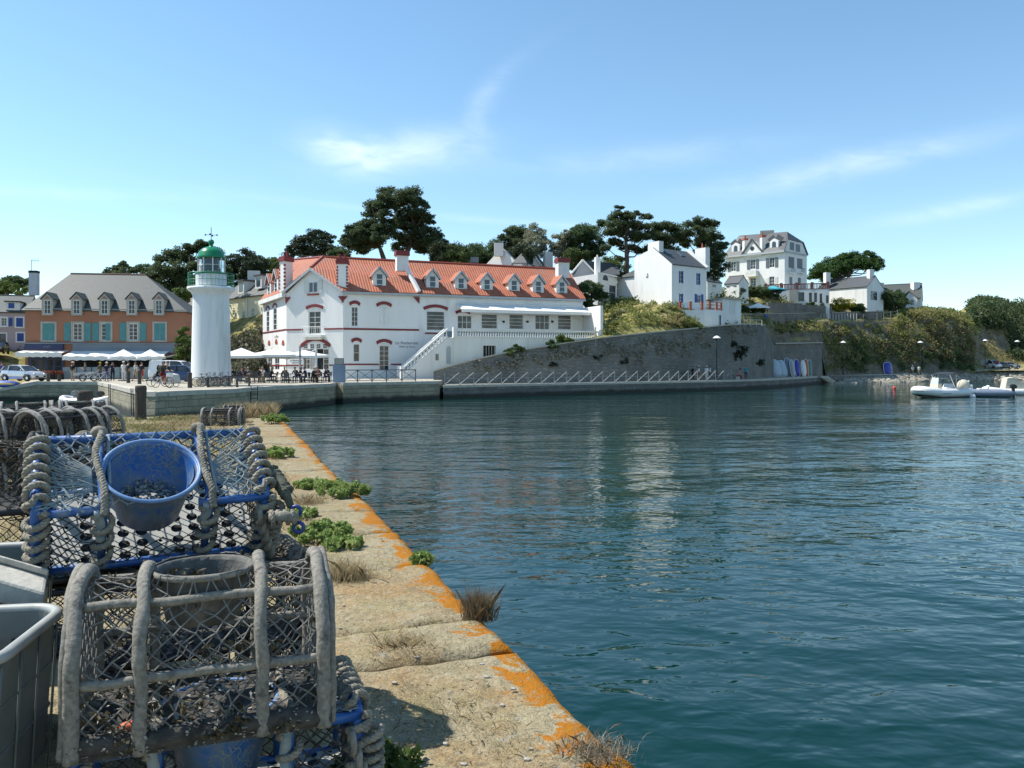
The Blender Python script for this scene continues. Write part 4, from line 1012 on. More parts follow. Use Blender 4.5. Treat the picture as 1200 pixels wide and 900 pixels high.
a0, zt = fr.ab(209,416); b = MB(); b.beam(fr.pt(a0-1.0,zt-.3,1.2),fr.pt(a0+1.2,zt+.3,1.2),1.6,.06); b.build('side_awning', m_canvas, OB)
b = MB()
for i in range(7):
    u = lerp(fr.ab(92,430)[0],fr.ab(204,430)[0],i/7); fbox(b,fr,u,u+1.3,.1,1.25,4.2,4.26)
b.build('terrace_screen', M('screen_glass',(.20,.27,.30),(.16,.22,.25),1,.15), OB)
# flower tub line in front of the café
for k, px in enumerate((40,50,60,69)):
    p = P(px,80.5,ZQ); t = thing('flower_tub', ('long dark planter of red geraniums below the cream awning, beside the silver car','dark planter of red geraniums, second from the silver car','dark planter of red geraniums, third from the silver car','dark planter of red geraniums nearest the awning of grey canvas')[k], 'planter', p, 0, 'planters along the café terrace')
    b = MB(); b.box((0,0,.25),(.85,.4,.5)); b.build('tub', m_dark, t, world=False)
    leaf_mesh('flowers', blob_pts((0,0,.65),(.5,.25,.25),160), .13, leafmat('geranium',(.05,.10,.03),(.35,.03,.03),(.40,.10,.10),6), t, origin=(0,0,0))

# ---- pink-grey house at the far left
PB = thing('village_house', 'pinkish grey house with blue shutters and slate roof left of the terracotta building', 'house', P(5,97,ZQ+2.5))
p0, p1 = P(-70,96), P(30.5,99); ffr = FR(p0,p1,4.2); h1 = [ffr.rect(1.5,372.5,8,382),ffr.rect(19,372.5,27,383),ffr.rect(20,390.5,28,400),ffr.rect(-8,391,7,404),ffr.rect(-30,372.5,-22,382.5),ffr.rect(-52,372.5,-44,382.5)]
fr, _, _ = gable_house(PB,p0,p1,9,4.2,ZY(364.5,97.5),ZY(346,101.5),m_pinkw,m_slate_g,h1,ov=.2)
for i, h in enumerate(h1):
    surround(PB,fr,h,.16,m_fr_w)
    window(PB,fr,h,2,3,rec=.1,fw=.07,fm=m_blue if i == 3 else None, name='door' if i == 3 else 'window')
    if i in (1,2): shutter(PB,fr,h[0],h[1],h[2],h[3],m_blue,-.05)
    if i == 0: shutter(PB,fr,h[1]+.18,h[1]+.6,h[2],h[3],m_blue)
b = MB(); a, zb = fr.ab(14,364.3); q0,q1,q2,q3 = fr.rect(6.5,354,23,363.5,0); fbox(b,fr,q0,q1,q2,q3,-3,-.05); dm = b.build('dormer', m_fr_w, PB)
b = MB(); fbox(b,fr,q0+.3,q1-.6,q2+.25,q3-.12,-.05,.02); b.build('shutter', m_blue, dm)
b = MB(); fbox(b,fr,q0-.15,q1+.15,q3,q3+.15,-3,.15); b.build('dormer_roof', m_slate_g, dm)
c = P(40,101); chimney(PB,(c.x,c.y),.95,.8,ZY(346,101),ZY(320,101),M('bluish_render',(.50,.54,.60),None,1,.8),m_dark,.1,0,.04,.12)
an = thing('television_aerial', 'thin television aerial on the tall pale chimney at the far left', 'aerial', P(37,101,ZY(319,101)))
b = MB(); q = P(37,101,ZY(320,101)); b.tube([q,q+V((0,0,1.7))],.03,5); z = q+V((0,0,1.6)); b.tube([z-V((.05,0,0)),z+V((.95,.1,-.05))],.02,4)
for i in range(5): b.tube([z+V((.15+.18*i,.02,-.25)),z+V((.15+.18*i,.02,.25))],.012,4)
b.build('mast', m_dark, an)
# little white house glimpsed between the terracotta house and the lighthouse
WB = thing('village_house', 'narrow white house glimpsed between the terracotta building and the lighthouse', 'house', P(222,104,3))
h = [FR(P(209,103),P(224,102.5),3).rect(211,378,214,386)]
fr, _, _ = gable_house(WB,P(209,103),P(224,102.5),3,3,ZY(366,103),ZY(348,106),m_wh2,m_slate_g,h); window(WB,fr,h[0],2,2)

# ---- cream house on the slope right of the lighthouse
CB = thing('village_house', 'cream house with slate roof and dormers on the slope just right of the lighthouse', 'house', P(288,110,8))
p0, p1 = P(258,115.5), P(312,105.5); ff = FR(p0,p1,7.5); z7 = 7.5; hh = [ff.rect(275,367,277.2,379.5),ff.rect(284,364,286.8,376.5),ff.rect(294.5,361,298,375.5),ff.rect(276,385,278.5,392),ff.rect(267,370,268.8,381)]
fr, _, _ = gable_house(CB,p0,p1,8,z7,ZY(346.5,110),ZY(321,112),m_cream,m_slate_g,hh,ov=.3)
for h in hh: window(CB,fr,h,2,3,rec=.08,pm=m_paneb)
for px, yp, yb in ((279,327,344),(299.5,320.5,338)):
    a, zb = fr.ab(px,yb); zp = fr.ab(px,yp)[1]; b = MB(); fbox(b,fr,a-.9,a+.9,zb,zp-.3,-2.5,-.4); dm = b.build('dormer', m_wh2, CB)
    b = MB(); fbox(b,fr,a-1.1,a+1.1,zp-.3,zp-.1,-2.6,-.2); b.build('dormer_roof', m_slate, dm); b = MB(); fbox(b,fr,a-.55,a+.55,zb+.3,zp-.6,-.4,-.36); b.build('pane', m_paneb, dm)
c = P(297.5,113); chimney(CB,(c.x,c.y),1.7,.8,ZY(332,113),ZY(317.5,113),m_wh2,None,.3)
b = MB(); a, _ = fr.ab(290,352); fbox(b,fr,a-.05,a+.05,.5,zE-z7 if False else ZY(346.5,110)-z7,.02,.12); b.build('drainpipe', m_fr_w, CB)
b = MB(); a, _ = fr.ab(267,352); fbox(b,fr,a-.35,a-.05,-.5,ZY(346.5,110)-z7-.1,.02,.10); b.build('brick_corner', M('pink_brick',(.45,.20,.16),None,3,.8), CB)
# low pale ramp wall behind the parasols
RWL = thing('ramp_wall', 'pale grey ramp wall on the slope behind the white parasols', 'wall', P(290,95,ZQ))
b = MB(); pts_ = [P(262,93.5,ZQ-.2),P(308,97,ZQ-.2),P(311,97,ZY(437,97)),P(300,96.2,ZY(430,96.2)),P(285,95,ZY(419,95)),P(275,94.3,ZY(415,94.3)),P(262,93.5,ZY(412,93.5))]
b.prism(pts_, V((-.1,.5,0))); b.build('wall_face', M('sandy_render',(.50,.48,.41),(.44,.42,.36),.6,.9,c3=(.36,.35,.30),s3=.3), RWL)

# ---- houses behind the hotel
HA = thing('village_house', 'white gabled house with two chimneys and slate turret above the hotel roof', 'house', P(605,122,13))
p0, p1 = P(571,121.2), P(604,118.2)
gz0 = 12.0; fg_ = FR(p0,p1,gz0); b = MB(); zap = fg_.ab(584,284)[1]; a_, ze_ = fg_.ab(571,309); aa = fg_.ab(587.5,292)[0]; zz1 = fg_.ab(587,291)[1]
b.prism([fg_.pt(-.5,0),fg_.pt(fg_.L+.3,0),fg_.pt(fg_.L+.3,ze_-.2),fg_.pt(aa,zz1),fg_.pt(-.5,ze_-.3)], -fg_.n*.6); b.build('wall', m_wh, HA)
# body running back to the right
bx = FR(fg_.pt(fg_.L,0,-.3),P(645,124.5),gz0); h_=[]
bb_ = MB(); facade(bb_,bx,0,bx.L,0,ze_-1.2,[]); bb_.build('wall', m_wh2, HA)
rr0 = fg_.pt(aa,zz1-.15,-.3); rr1 = rr0+bx.u*(bx.L+.2); rr1.z = rr0.z-.1
slab_roof(HA,[bx.pt(0,ze_-.3,.2),bx.pt(bx.L+.3,ze_-1.0,.2),rr1,rr0],m_slate,.12); bk = rr0-fg_.pt(fg_.L,0,0); 
slab_roof(HA,[rr0,rr1,rr1+(rr1-bx.pt(bx.L,ze_,0))*1.0+V((0,0,-2*(rr1.z-bx.pt(0,ze_,0).z))),fg_.pt(-.5,ze_-.3,-.3)],m_slate,.12)
chimney(HA,tuple(P(584.5,119.4).xy),1.35,.8,ZY(300,119),ZY(284.5,119),m_wh,None,.05); chimney(HA,tuple(P(642,125.5).xy),1.3,.9,ZY(330,125),ZY(295,125),m_wh,None,.4)
b = MB(); b.lathe([(1.75,ZY(312,117.5)),(1.6,ZY(309,117.5)),(.08,ZY(297.5,117.5)),(0.0,ZY(296.5,117.5))],4,P(611,117.5),a0=.5,a1=.5+2*pi); b.build('turret_roof', m_slate, HA)
b = MB(); b.lathe([(1.5,10),(1.5,ZY(311,117.5))],8,P(611,117.5)); b.build('turret', m_wh2, HA)
sg = FR(P(617,121),P(631,122.5),gz0); ap = sg.ab(622,297)[1]; b = MB(); eb = sg.ab(624,310)[1]; b.prism([sg.pt(-.3,eb-2),sg.pt(sg.L+.2,eb-2),sg.pt(sg.L+.2,eb),sg.pt(sg.L*.42,ap),sg.pt(-.3,eb+.2)],-sg.n*2.5); dm = b.build('side_gable', m_wh2, HA)
b = MB(); b.beam(sg.pt(sg.L*.42,ap+.1,.1),sg.pt(sg.L+.5,eb-.1,.1),.2,.25); b.build('bargeboard', m_wh, dm)
a, z = sg.ab(622.5,307); b = MB(); b.prism([sg.pt(a-.35,z-.3,.01),sg.pt(a+.35,z-.3,.01),sg.pt(a+.35,z+.45,.01),sg.pt(a,z+.75,.01),sg.pt(a-.35,z+.45,.01)],sg.n*.04); b.build('window', m_paneb, dm)
# stone roof ends peeping above the ridge
HN = thing('village_house', 'low stone house with chimney stack just above the hotel ridge, beside the turreted house', 'house', P(548,118,12))
fr,_,_ = gable_house(HN,P(530,118),P(562,120),6,11,ZY(312,119),ZY(305.5,121),m_stone,M('tan_roof',(.33,.28,.20),(.27,.23,.17),1,.9)); c = P(556,121); chimney(HN,(c.x,c.y),1.2,.8,ZY(308,121),ZY(301.5,121),m_gcanvas)

HB = thing('village_house', 'white house with grey gable and tall chimney behind the cloud shaped tree', 'house', P(697,108,10))
p0, p1 = P(668,110.0), P(700.5,107.2); q = FR(p0,p1,9.6); b = MB(); zt = q.ab(685,322)[1]
b.prism([q.pt(-.2,-1),q.pt(q.L,-1),q.pt(q.L,zt),q.pt(-.2,zt-.25)],-q.n*.4); b.poly([q.pt(0,zt-.05,-.2),q.pt(q.L,zt-.05,-.2),q.pt(q.L,zt-.05,-7),q.pt(0,zt-.05,-7)]); b.build('wall', m_wh, HB)
q2 = FR(q.pt(q.L,0),P(723,112),9.6); b = MB(); h = q2.rect(706,321,711.5,328); h2 = q2.rect(714,334,722,352)
facade(b,q2,0,q2.L,-1,q2.ab(712,321)[1],[h2]); b.build('wall', m_wh2, HB); window(HB,q2,h2,1,2,rec=.1)
a0,a1,b0,b1 = q2.rect(706.5,321.5,712,326); b = MB(); b.prism([q2.pt((a0+a1)/2+.75*cos(pi*i/8),b0-.3+.75*sin(pi*i/8),.01) for i in range(9)],q2.n*.05); b.build('lunette_window', m_paneb, HB)
g3 = FR(P(671,112),P(697,113),10); ze = g3.ab(684,321)[1]; za = g3.ab(682.5,305.5)[1]; am = g3.ab(682.5,310)[0]
b = MB(); b.prism([g3.pt(0,0),g3.pt(g3.L,0),g3.pt(g3.L,ze),g3.pt(am,za),g3.pt(0,ze)],-g3.n*.4); b.build('gable', M('grey_boarding',(.32,.34,.35),(.28,.30,.31),1,.8), HB)
rb = P(724,118,ZY(309,118)); b_=g3.pt(am,za,-.1)
slab_roof(HB,[g3.pt(g3.L+.2,ze-.1,.2),q2.pt(q2.L+.3,q2.ab(722,321)[1]+.0,.3),rb,b_+V((0,0,.05))],m_slate,.12); slab_roof(HB,[b_+V((0,0,.05)),rb,rb+V((-4,5,-3)),g3.pt(-.2,ze-.1,.2)],m_slate,.12)
b = MB(); b.beam(g3.pt(-.3,ze-.1,.1),g3.pt(am,za+.1,.1),.18,.2); b.beam(g3.pt(am,za+.1,.1),g3.pt(g3.L+.3,ze-.1,.1),.18,.2); b.build('bargeboard', m_wh, HB)
chimney(HB,tuple(P(700,110.5).xy),.62,.8,ZY(322,110),ZY(301,110),m_wh,None,.2)
b = MB(); b.lathe([(.10,ZY(301,110)),(.10,ZY(298,110))],8,P(700,110.5)); b.build('flue', m_wh, HB)

# ---- tall white house with blue shutters
WH = thing('village_house', 'tall white house with blue shutters and blank sunlit gable above the retaining wall', 'house', P(787,105,11))
c0 = P(787.3,105); c1 = P(828,109); c2 = P(743.5,110.6)
rf = FR(c0,c1,10.0); gf = FR(c2,c0,10.0)
hh = [rf.rect(795.5,317.5,800.8,332),rf.rect(816,320,820.6,334),rf.rect(795.8,344,800.6,357),rf.rect(816.5,345.5,821.5,356)]
b = MB(); zE_ = rf.ab(805,311)[1]; facade(b,rf,0,rf.L,-2.5,zE_,hh)
ag, zg = gf.ab(765.5,290.5); L_ = gf.L; 
b.poly([gf.pt(0,-2.5),gf.pt(L_,-2.5),gf.pt(L_,zE_),gf.pt(ag,zg),gf.pt(0,gf.ab(743.5,305)[1]+.3)])
wB = c2+(c1-c0); b.poly([rf.pt(rf.L,-2.5),V((wB.x,wB.y,7.5)),V((wB.x,wB.y,10+zE_)),rf.pt(rf.L,zg,-gf.L/2),rf.pt(rf.L,zE_)]); b.poly([V((wB.x,wB.y,7.5)),gf.pt(0,-2.5),gf.pt(0,zE_),V((wB.x,wB.y,10+zE_))])
b.build('wall', m_wh, WH)
rA, rB = gf.pt(ag,zg+.06), gf.pt(ag,zg+.06)+(c1-c0)
slab_roof(WH,[rf.pt(.1,zE_-.05,.2),rf.pt(rf.L-.1,zE_-.05,.2),rB,rA],m_slate,.1); slab_roof(WH,[rA,rB,V((wB.x,wB.y,10+zE_)),gf.pt(0,zE_)],m_slate,.1)
b = MB(); b.beam(rf.pt(rf.L-.15,zE_-.1,.25),rB+V((0,0,.2)),.4,.35); b.build('coping', m_wh, WH)
b = MB(); b.beam(gf.pt(ag-2.6,zg-1.0,-.2),gf.pt(ag+1.5,zg-1.3,-.2),.5,1.0) if False else None
cc = gf.pt(ag-.1,0,-.56); chimney(WH,(cc.x,cc.y),.85,2.05,gf.pt(0,zg-1.2).z,ZY(283.2,107.8),m_wh,None,atan2(rf.u.y,rf.u.x))
cc = P(823,112.6); chimney(WH,(cc.x,cc.y),.9,1.9,ZY(318,112),ZY(290.5,112),m_wh,None,atan2(rf.u.y,rf.u.x)); 
b = MB(); b.lathe([(.16,ZY(290.5,112)),(.12,ZY(287,112)),(.05,ZY(284,112))],8,P(823,112.6)); b.build('chimney_pot', m_ridge, WH)
for x0,y0,x1,y1 in ((785,299,790.5,306),(806.5,300,812,309)):   # roof lights
    t0 = rf.ab(x0,310)[0]; 
for t, v in ((.18,.62),(.58,.60)):
    A = rf.pt(.1,zE_-.05,.2).lerp(rA,v); B_ = rf.pt(rf.L-.1,zE_-.05,.2).lerp(rB,v); p = A.lerp(B_,t); du = (B_-A).normalized(); dv = (rA-rf.pt(.1,zE_-.05,.2)).normalized(); nn_ = du.cross(dv).normalized(); nn_ = nn_ if nn_.z > 0 else -nn_
    b = MB(); b.obox(p+nn_*.02,du*.8,dv*1.1,nn_*.08); o = b.build('roof_light', m_gshut, WH); b = MB(); b.obox(p+nn_*.101+du*.08+dv*.08,du*.64,dv*.94,nn_*.02); b.build('pane', m_paneb, o)
for h in hh: window(WH,rf,h,2,3,rec=.09,fw=.06)
for h in hh[:3]: shutter(WH,rf,h[0]-.02,h[0]+.18,h[2],h[3],m_blue,-.05); shutter(WH,rf,h[1]-.18,h[1]+.02,h[2],h[3],m_blue,-.05)
h = hh[3]; shutter(WH,rf,h[0]-.42,h[0]-.02,h[2],h[3]+.1,m_blue); shutter(WH,rf,h[1]+.02,h[1]+.42,h[2],h[3]+.1,m_blue)
a, z = gf.ab(758,322); b = MB(); fbox(b,gf,a-.18,a+.18,z-.25,z+.25,.01,.12); b.build('vent', m_wh2, WH)
# lean-to at its left
lf = FR(P(723.5,113.2),P(743.5,110.8),10); h = lf.ab(733,325)[1]; b = MB(); hh_ = [lf.rect(747,328,749,352)] 
facade(b,lf,0,lf.L,-1,h,[]); b.poly([lf.pt(0,-1,-4),lf.pt(0,-1),lf.pt(0,h),lf.pt(0,h+1.6,-4)]); an_ = b.build('lean_to', m_wh, WH)
slab_roof(WH,[lf.pt(-.2,h,.2),lf.pt(lf.L,h,.2),lf.pt(lf.L,h+2.0,-4),lf.pt(lf.L*.8,h+2.0,-4)],m_slate_g,.1)
# annex to its right: terrace block with brick-posted balustrade, and flat-roofed block
AN = thing('flat_roofed_annex', 'low white flat roofed annex with brick posted roof terrace right of the tall white house', 'house', P(840,107,8.4))
t1 = FR(P(800,102.8),P(833,106.2),6.6); zt1 = t1.ab(820,364)[1]; t0 = FR(P(800,102.8),P(833.2,104.6),6.6)
b = MB(); hdoor = t0.rect(844.5,370,846.8,380) ; zb_=-1
ta = FR(P(797,104.2),P(833.5,103.5),6.6); tb = FR(P(833.5,103.5),P(847,105.6),6.6); zt1 = tb.ab(840,363.5)[1]; zta = zt1
facade(b,ta,0,ta.L,zb_,zta,[]); hd = tb.rect(842.3,369.5,845.2,382); facade(b,tb,0,tb.L,zb_,zta,[hd]); b.poly([ta.pt(0,zta),ta.pt(ta.L,zta),tb.pt(tb.L,zta),tb.pt(tb.L,zta,-5),ta.pt(0,zta,-2)]); b.poly([tb.pt(tb.L,zb_),tb.pt(tb.L,zb_,-5),tb.pt(tb.L,zta,-5),tb.pt(tb.L,zta)])
b.build('wall', m_wh, AN); window(AN,tb,hd,1,3,fm=m_blue,rec=.1,name='door')
m_brick = M('orange_brick',(.42,.115,.05),(.34,.09,.045),4,.8)
rp = [ta.pt(0,zta),ta.pt(ta.L*.33,zta),ta.pt(ta.L*.70,zta),ta.pt(ta.L-.2,zta,-.2),tb.pt(tb.L*.55,zta,-.2),tb.pt(tb.L-.2,zta,-.2)]
b = MB()
for p in rp: b.box(p+V((0,0,.5)),(.27,.27,1.0),.3); b.box(p+V((0,0,1.03)),(.34,.34,.08),.3)
b.build('brick_post', m_brick, AN); b = MB()
for p, q_ in zip(rp,rp[1:]):
    for z in (.45,.85): b.beam(p+V((0,0,z)),q_+V((0,0,z)),.10,.20)
b.build('railing', m_fr_w, AN)
tc_ = FR(P(828,111),P(868.5,107.4),7); zc = tc_.ab(850,350)[1]; td_ = FR(P(847,107.8),P(868.5,110.2),7); zc = td_.ab(858,351)[1]
te_ = FR(P(829,111.5),P(847,107.8),7)
b = MB(); hw_ = td_.rect(854.5,353,861.5,369); facade(b,td_,0,td_.L,-.5,zc,[hw_],.1); facade(b,te_,0,te_.L,-.5,zc,[]); b.poly([te_.pt(0,zc),te_.pt(te_.L,zc),td_.pt(td_.L,zc),td_.pt(td_.L,zc,-5),te_.pt(0,zc,-3)]); b.poly([td_.pt(td_.L,-.5),td_.pt(td_.L,-.5,-5),td_.pt(td_.L,zc,-5),td_.pt(td_.L,zc)])
b.build('wall', m_wh, AN); shutter(AN,td_,hw_[0],hw_[1],hw_[2],hw_[3],m_wh2,-.08); b = MB(); b.beam(td_.pt(-.1,zc+.08,.08),td_.pt(td_.L+.1,zc+.08,.08),.3,.16); b.beam(te_.pt(-.1,zc+.08,.08),te_.pt(te_.L,zc+.08,.08),.3,.16); b.build('parapet', m_stone, AN)

# ---- the villa on the hill
VL = thing('villa', 'big white villa with slate mansard roof, grey shutters and small front gable on the hill', 'villa', P(905,152,16))
vf = FR(P(850.5,158.5),P(919.5,150),16.5); vs_ = FR(P(919.5,150),P(945.5,155.5),16.5); zv = vf.ab(885,297.2)[1]
vh = [vf.rect(856.5,306.5,862.5,318),vf.rect(879.2,303.8,885.3,315.5),vf.rect(901.5,301.5,907.8,313.5),vf.rect(879,325.5,886,335.5),vf.rect(901.5,324,907.5,335.5),vf.rect(856.5,327,862.5,336)]
b = MB(); facade(b,vf,0,vf.L,-1.5,zv,vh)
sh_ = [vs_.rect(924,301,930.8,314),vs_.rect(934,303,940.5,315),vs_.rect(925,324.5,928.5,333),vs_.rect(935,325.5,938.5,334)]
facade(b,vs_,0,vs_.L,-1.5,zv,sh_)
Vb = vf.pt(0,0,-9.5); Vc = vs_.pt(vs_.L,0); rA_ = PY(866,276,160); rB_ = PY(922.5,271.5,153.5); rC_ = PY(939.5,283,155.6)
# attic storey of the side wall
aq = [vs_.pt(0,zv),vs_.pt(vs_.L,zv)]; p_ = vs_.ab(940.3,284); p2_ = vs_.ab(923.5,281)
b.poly([vs_.pt(0,zv),vs_.pt(vs_.L,zv),vs_.pt(*p_),vs_.pt(*p2_)])
b.poly([vs_.pt(vs_.L,-1.5),Vb+V((5,4,-1.5)),Vb+V((5,4,zv)),vs_.pt(vs_.L,zv)]); b.poly([Vb+V((5,4,-1.5)),vf.pt(0,-1.5),vf.pt(0,zv),Vb+V((5,4,zv))])
b.build('wall', m_wh, VL)
slab_roof(VL,[vf.pt(-.4,zv-.05,.4),vf.pt(vf.L+.1,zv-.05,.4),vs_.pt(*p2_),rB_,rA_],m_slate,.15); slab_roof(VL,[vs_.pt(*p2_),vs_.pt(p_[0]+.2,p_[1],.2),rB_],m_slate,.15)
slab_roof(VL,[rA_,rB_,vs_.pt(p_[0]+.2,p_[1],.2),vs_.pt(vs_.L+.3,zv,.2),Vb+V((5,4,zv))],m_slate,.15); slab_roof(VL,[rA_,Vb+V((5,4,zv)),vf.pt(-.4,zv,.4)],m_slate,.15)
b = MB(); b.beam(vf.pt(-.4,zv-.15,.35),vf.pt(vf.L+.1,zv-.15,.35),.3,.35); b.beam(vs_.pt(0,zv-.15,.08),vs_.pt(vs_.L,zv-.15,.08),.2,.3); b.build('cornice', m_cor, VL)
ac, za_ = vf.ab(882,282); a0_, _ = vf.ab(872,297); a1_, _ = vf.ab(893.5,296); b = MB(); b.prism([vf.pt(a0_,zv-.6,.25),vf.pt(a1_,zv-.6,.25),vf.pt(a1_,zv+.2,.25),vf.pt(ac,za_,.25),vf.pt(a0_,zv+.2,.25)],-vf.n*2.5); fgb = b.build('front_gable', m_wh, VL)
b = MB(); b.beam(vf.pt(a0_-.3,zv+.05,.35),vf.pt(ac,za_+.2,.35),.25,.28); b.beam(vf.pt(ac,za_+.2,.35),vf.pt(a1_+.3,zv+.05,.35),.25,.28); b.build('bargeboard', m_slate, fgb)
a, z = vf.ab(882.2,291.3); b = MB(); b.prism([vf.pt(a+.42*cos(2*pi*i/12),z+.42*sin(2*pi*i/12),.26) for i in range(12)],vf.n*.03); b.build('oculus', m_pane, fgb)
for px,y0,y1,pt in ((872.3,296,276,1),(892.8,291,272.5,1)):
    a, z = vf.ab(px,y0); c = vf.pt(a,0,-.3); chimney(VL,(c.x,c.y),.75,.75,c.z+z-1.5-c.z+vf.o.z-16.5+c.z-0 if False else vf.o.z+z-1.5,vf.o.z+vf.ab(px,y1+5.5)[1],m_wh2,m_ridge,.3,1,.08,.2,m_ridge)
cc = PY(907,271,158); 
b = MB(); b.box(PY(899,273,156),(2.6,.7,.9),-.3); b.build('ridge_chimney', m_stone, VL)
for px,y0,y1 in ((861,283.5,296.5),(906,278.5,292)):
    a, zt = vf.ab(px,y0); _, zb = vf.ab(px,y1); b = MB(); fbox(b,vf,a-.85,a+.85,zb-.2,lerp(zb,zt,.72),-2,-.35)
    b.prism([vf.pt(a-.85,lerp(zb,zt,.72),-.35),vf.pt(a+.85,lerp(zb,zt,.72),-.35),vf.pt(a,zt-.1,-.35)],-vf.n*1.6); dm = b.build('dormer', m_wh, VL)
    b = MB()
    for s in (-1,1): b.beam(vf.pt(a+s*1.1,lerp(zb,zt,.66),-1.1),vf.pt(a,zt+.05,-1.1),1.7,.14,up=vf.n)
    b.build('dormer_roof', m_slate, dm)
    b = MB(); b.prism([vf.pt(a+.38*cos(pi*i/8),lerp(zb,zt,.52)+.38*sin(pi*i/8),-.345) for i in range(9)]+[vf.pt(a-.38,zb+.2,-.345),vf.pt(a+.38,zb+.2,-.345)],vf.n*.03); b.build('pane', m_paneb, dm)
for i, h in enumerate(vh):
    window(VL,vf,h,2,3,rec=.12,fw=.09)
    m_ = m_gshut if i < 3 else m_wh2; s = .62
    shutter(VL,vf,h[0]-s-.06,h[0]-.06,h[2],h[3]-.1,m_); shutter(VL,vf,h[1]+.06,h[1]+s+.06,h[2],h[3]-.1,m_)
    if i < 3: arch_band(VL,vf,h[0]-.1,h[1]+.1,h[3]+.0,.2,.2,m_wh2,.06)
for h in sh_: window(VL,vs_,h,2,2,rec=.1); shutter(VL,vs_,h[0],h[1],h[2],h[3],m_gshut,-.06)
for x0,y0,x1,y1 in ((925.5,284,930.5,293),(932.5,286.5,937.5,295)): proud_window(VL,vs_,x0,y0,x1,y1,m_gshut,m_pane)
a0,a1,b0,b1 = vf.rect(876.5,317.5,889,321.5); b = MB(); fbox(b,vf,a0,a1,b0-.5,b0-.2,.003,1.1); bl_ = b.build('balcony', m_wh, VL); b = MB(); fbox(b,vf,a0,a1,b0-.2,b1,.98,1.08); fbox(b,vf,a0,a0+.1,b0-.2,b1,.01,.98); fbox(b,vf,a1-.1,a1,b0-.2,b1,.01,.98); b.build('balcony_rail', m_wh2, bl_)
for x in (925,936.5):
    a, z = vs_.ab(x,318.5); b = MB(); fbox(b,vs_,a-.7,a+.9,z-.4,z-.2,.003,.8); o = b.build('balcony', m_wh, VL); b = MB()
    for i in range(6): p = vs_.pt(a-.6+.28*i,z-.2,.75); b.tube([p,p+V((0,0,.8))],.03,4)
    b.beam(vs_.pt(a-.7,z+.6,.75),vs_.pt(a+.9,z+.6,.75),.06); b.build('railing', m_gshut, o)
# its terrace building with the red balustrade
TV = thing('garden_pavilion', 'long garden pavilion under the villa with brick red roof balustrade and dark doorways', 'pavilion', P(935,146,14.5))
pf = FR(P(896,149),P(972,145.5),12.3); zp_ = pf.ab(930,339.5)[1]; dh = [pf.rect(935.5,342.5,942.5,353),pf.rect(948,343,951.5,354),pf.rect(954,343,957.5,354),pf.rect(960.5,344,963.5,355),pf.rect(968,346,971,355.5)]
b = MB(); facade(b,pf,0,pf.L,-1,zp_,dh,.35); b.poly([pf.pt(0,zp_),pf.pt(pf.L,zp_),pf.pt(pf.L,zp_,-5),pf.pt(0,zp_,-5)]); b.poly([pf.pt(0,-1,-5),pf.pt(0,-1),pf.pt(0,zp_),pf.pt(0,zp_,-5)]); b.poly([pf.pt(pf.L,-1),pf.pt(pf.L,-1,-5),pf.pt(pf.L,zp_,-5),pf.pt(pf.L,zp_)]); b.build('wall', m_wh2, TV)
for h in dh: window(TV,pf,h,1,2,fm=m_gshut,rec=.3,fw=.05,name='door')
m_rbal = M('red_balustrade_brick',(.22,.075,.055),(.17,.06,.05),3,.8)
b = MB(); n = 44
for i in range(n): u = lerp(.2,pf.L-.2,i/(n-1)); fbox(b,pf,u-.07,u+.07,zp_+.12,zp_+.95,-.25,-.1)
fbox(b,pf,0,pf.L,zp_,zp_+.12,-.35,.02); fbox(b,pf,0,pf.L,zp_+.95,zp_+1.1,-.32,0)
for u in (0,.25,.5,.75,1): fbox(b,pf,u*(pf.L-.5),u*(pf.L-.5)+.5,zp_+.01,zp_+1.3,-.4,.04)
b.build('balustrade', m_rbal, TV)
a0,a1,b0,b1 = pf.rect(925,340,934,357); b = MB(); fbox(b,pf,a0,a1,-1,zp_-.05,.004,.25); b.build('stone_buttress', m_stone, TV)

# ---- small outbuildings left of the villa
for nm, x0, x1, d0, d1, yb, ye, yr, zb, lab in (('village_house',829,846,128,131,341,330,322.5,12.5,'small white gabled cottage between the tall white house and the villa'),('village_house',849,866,136,134,340,331.5,324,13.0,'low white outbuilding with blue shutters at the left foot of the villa')):
    o = thing(nm, lab, 'house', P((x0+x1)/2,d0,zb)); ff_ = FR(P(x0,d0),P(x1,d1),zb); hq = [ff_.rect(lerp(x0,x1,.35),ye+3.2,lerp(x0,x1,.60),yb-4)]
    fr,_,_ = gable_house(o,P(x0,d0),P(x1,d1),3,zb,ZY(ye,(d0+d1)/2),ZY(yr,(d0+d1)/2+1.5),m_wh,m_slate,hq,ov=.15); window(o,fr,hq[0],2,2,pm=m_paneb)
    if x0 == 849: shutter(o,fr,hq[0][0]-.6,hq[0][0]-.05,hq[0][2],hq[0][3],m_gshut); shutter(o,fr,hq[0][1]+.05,hq[0][1]+.6,hq[0][2],hq[0][3],m_gshut)
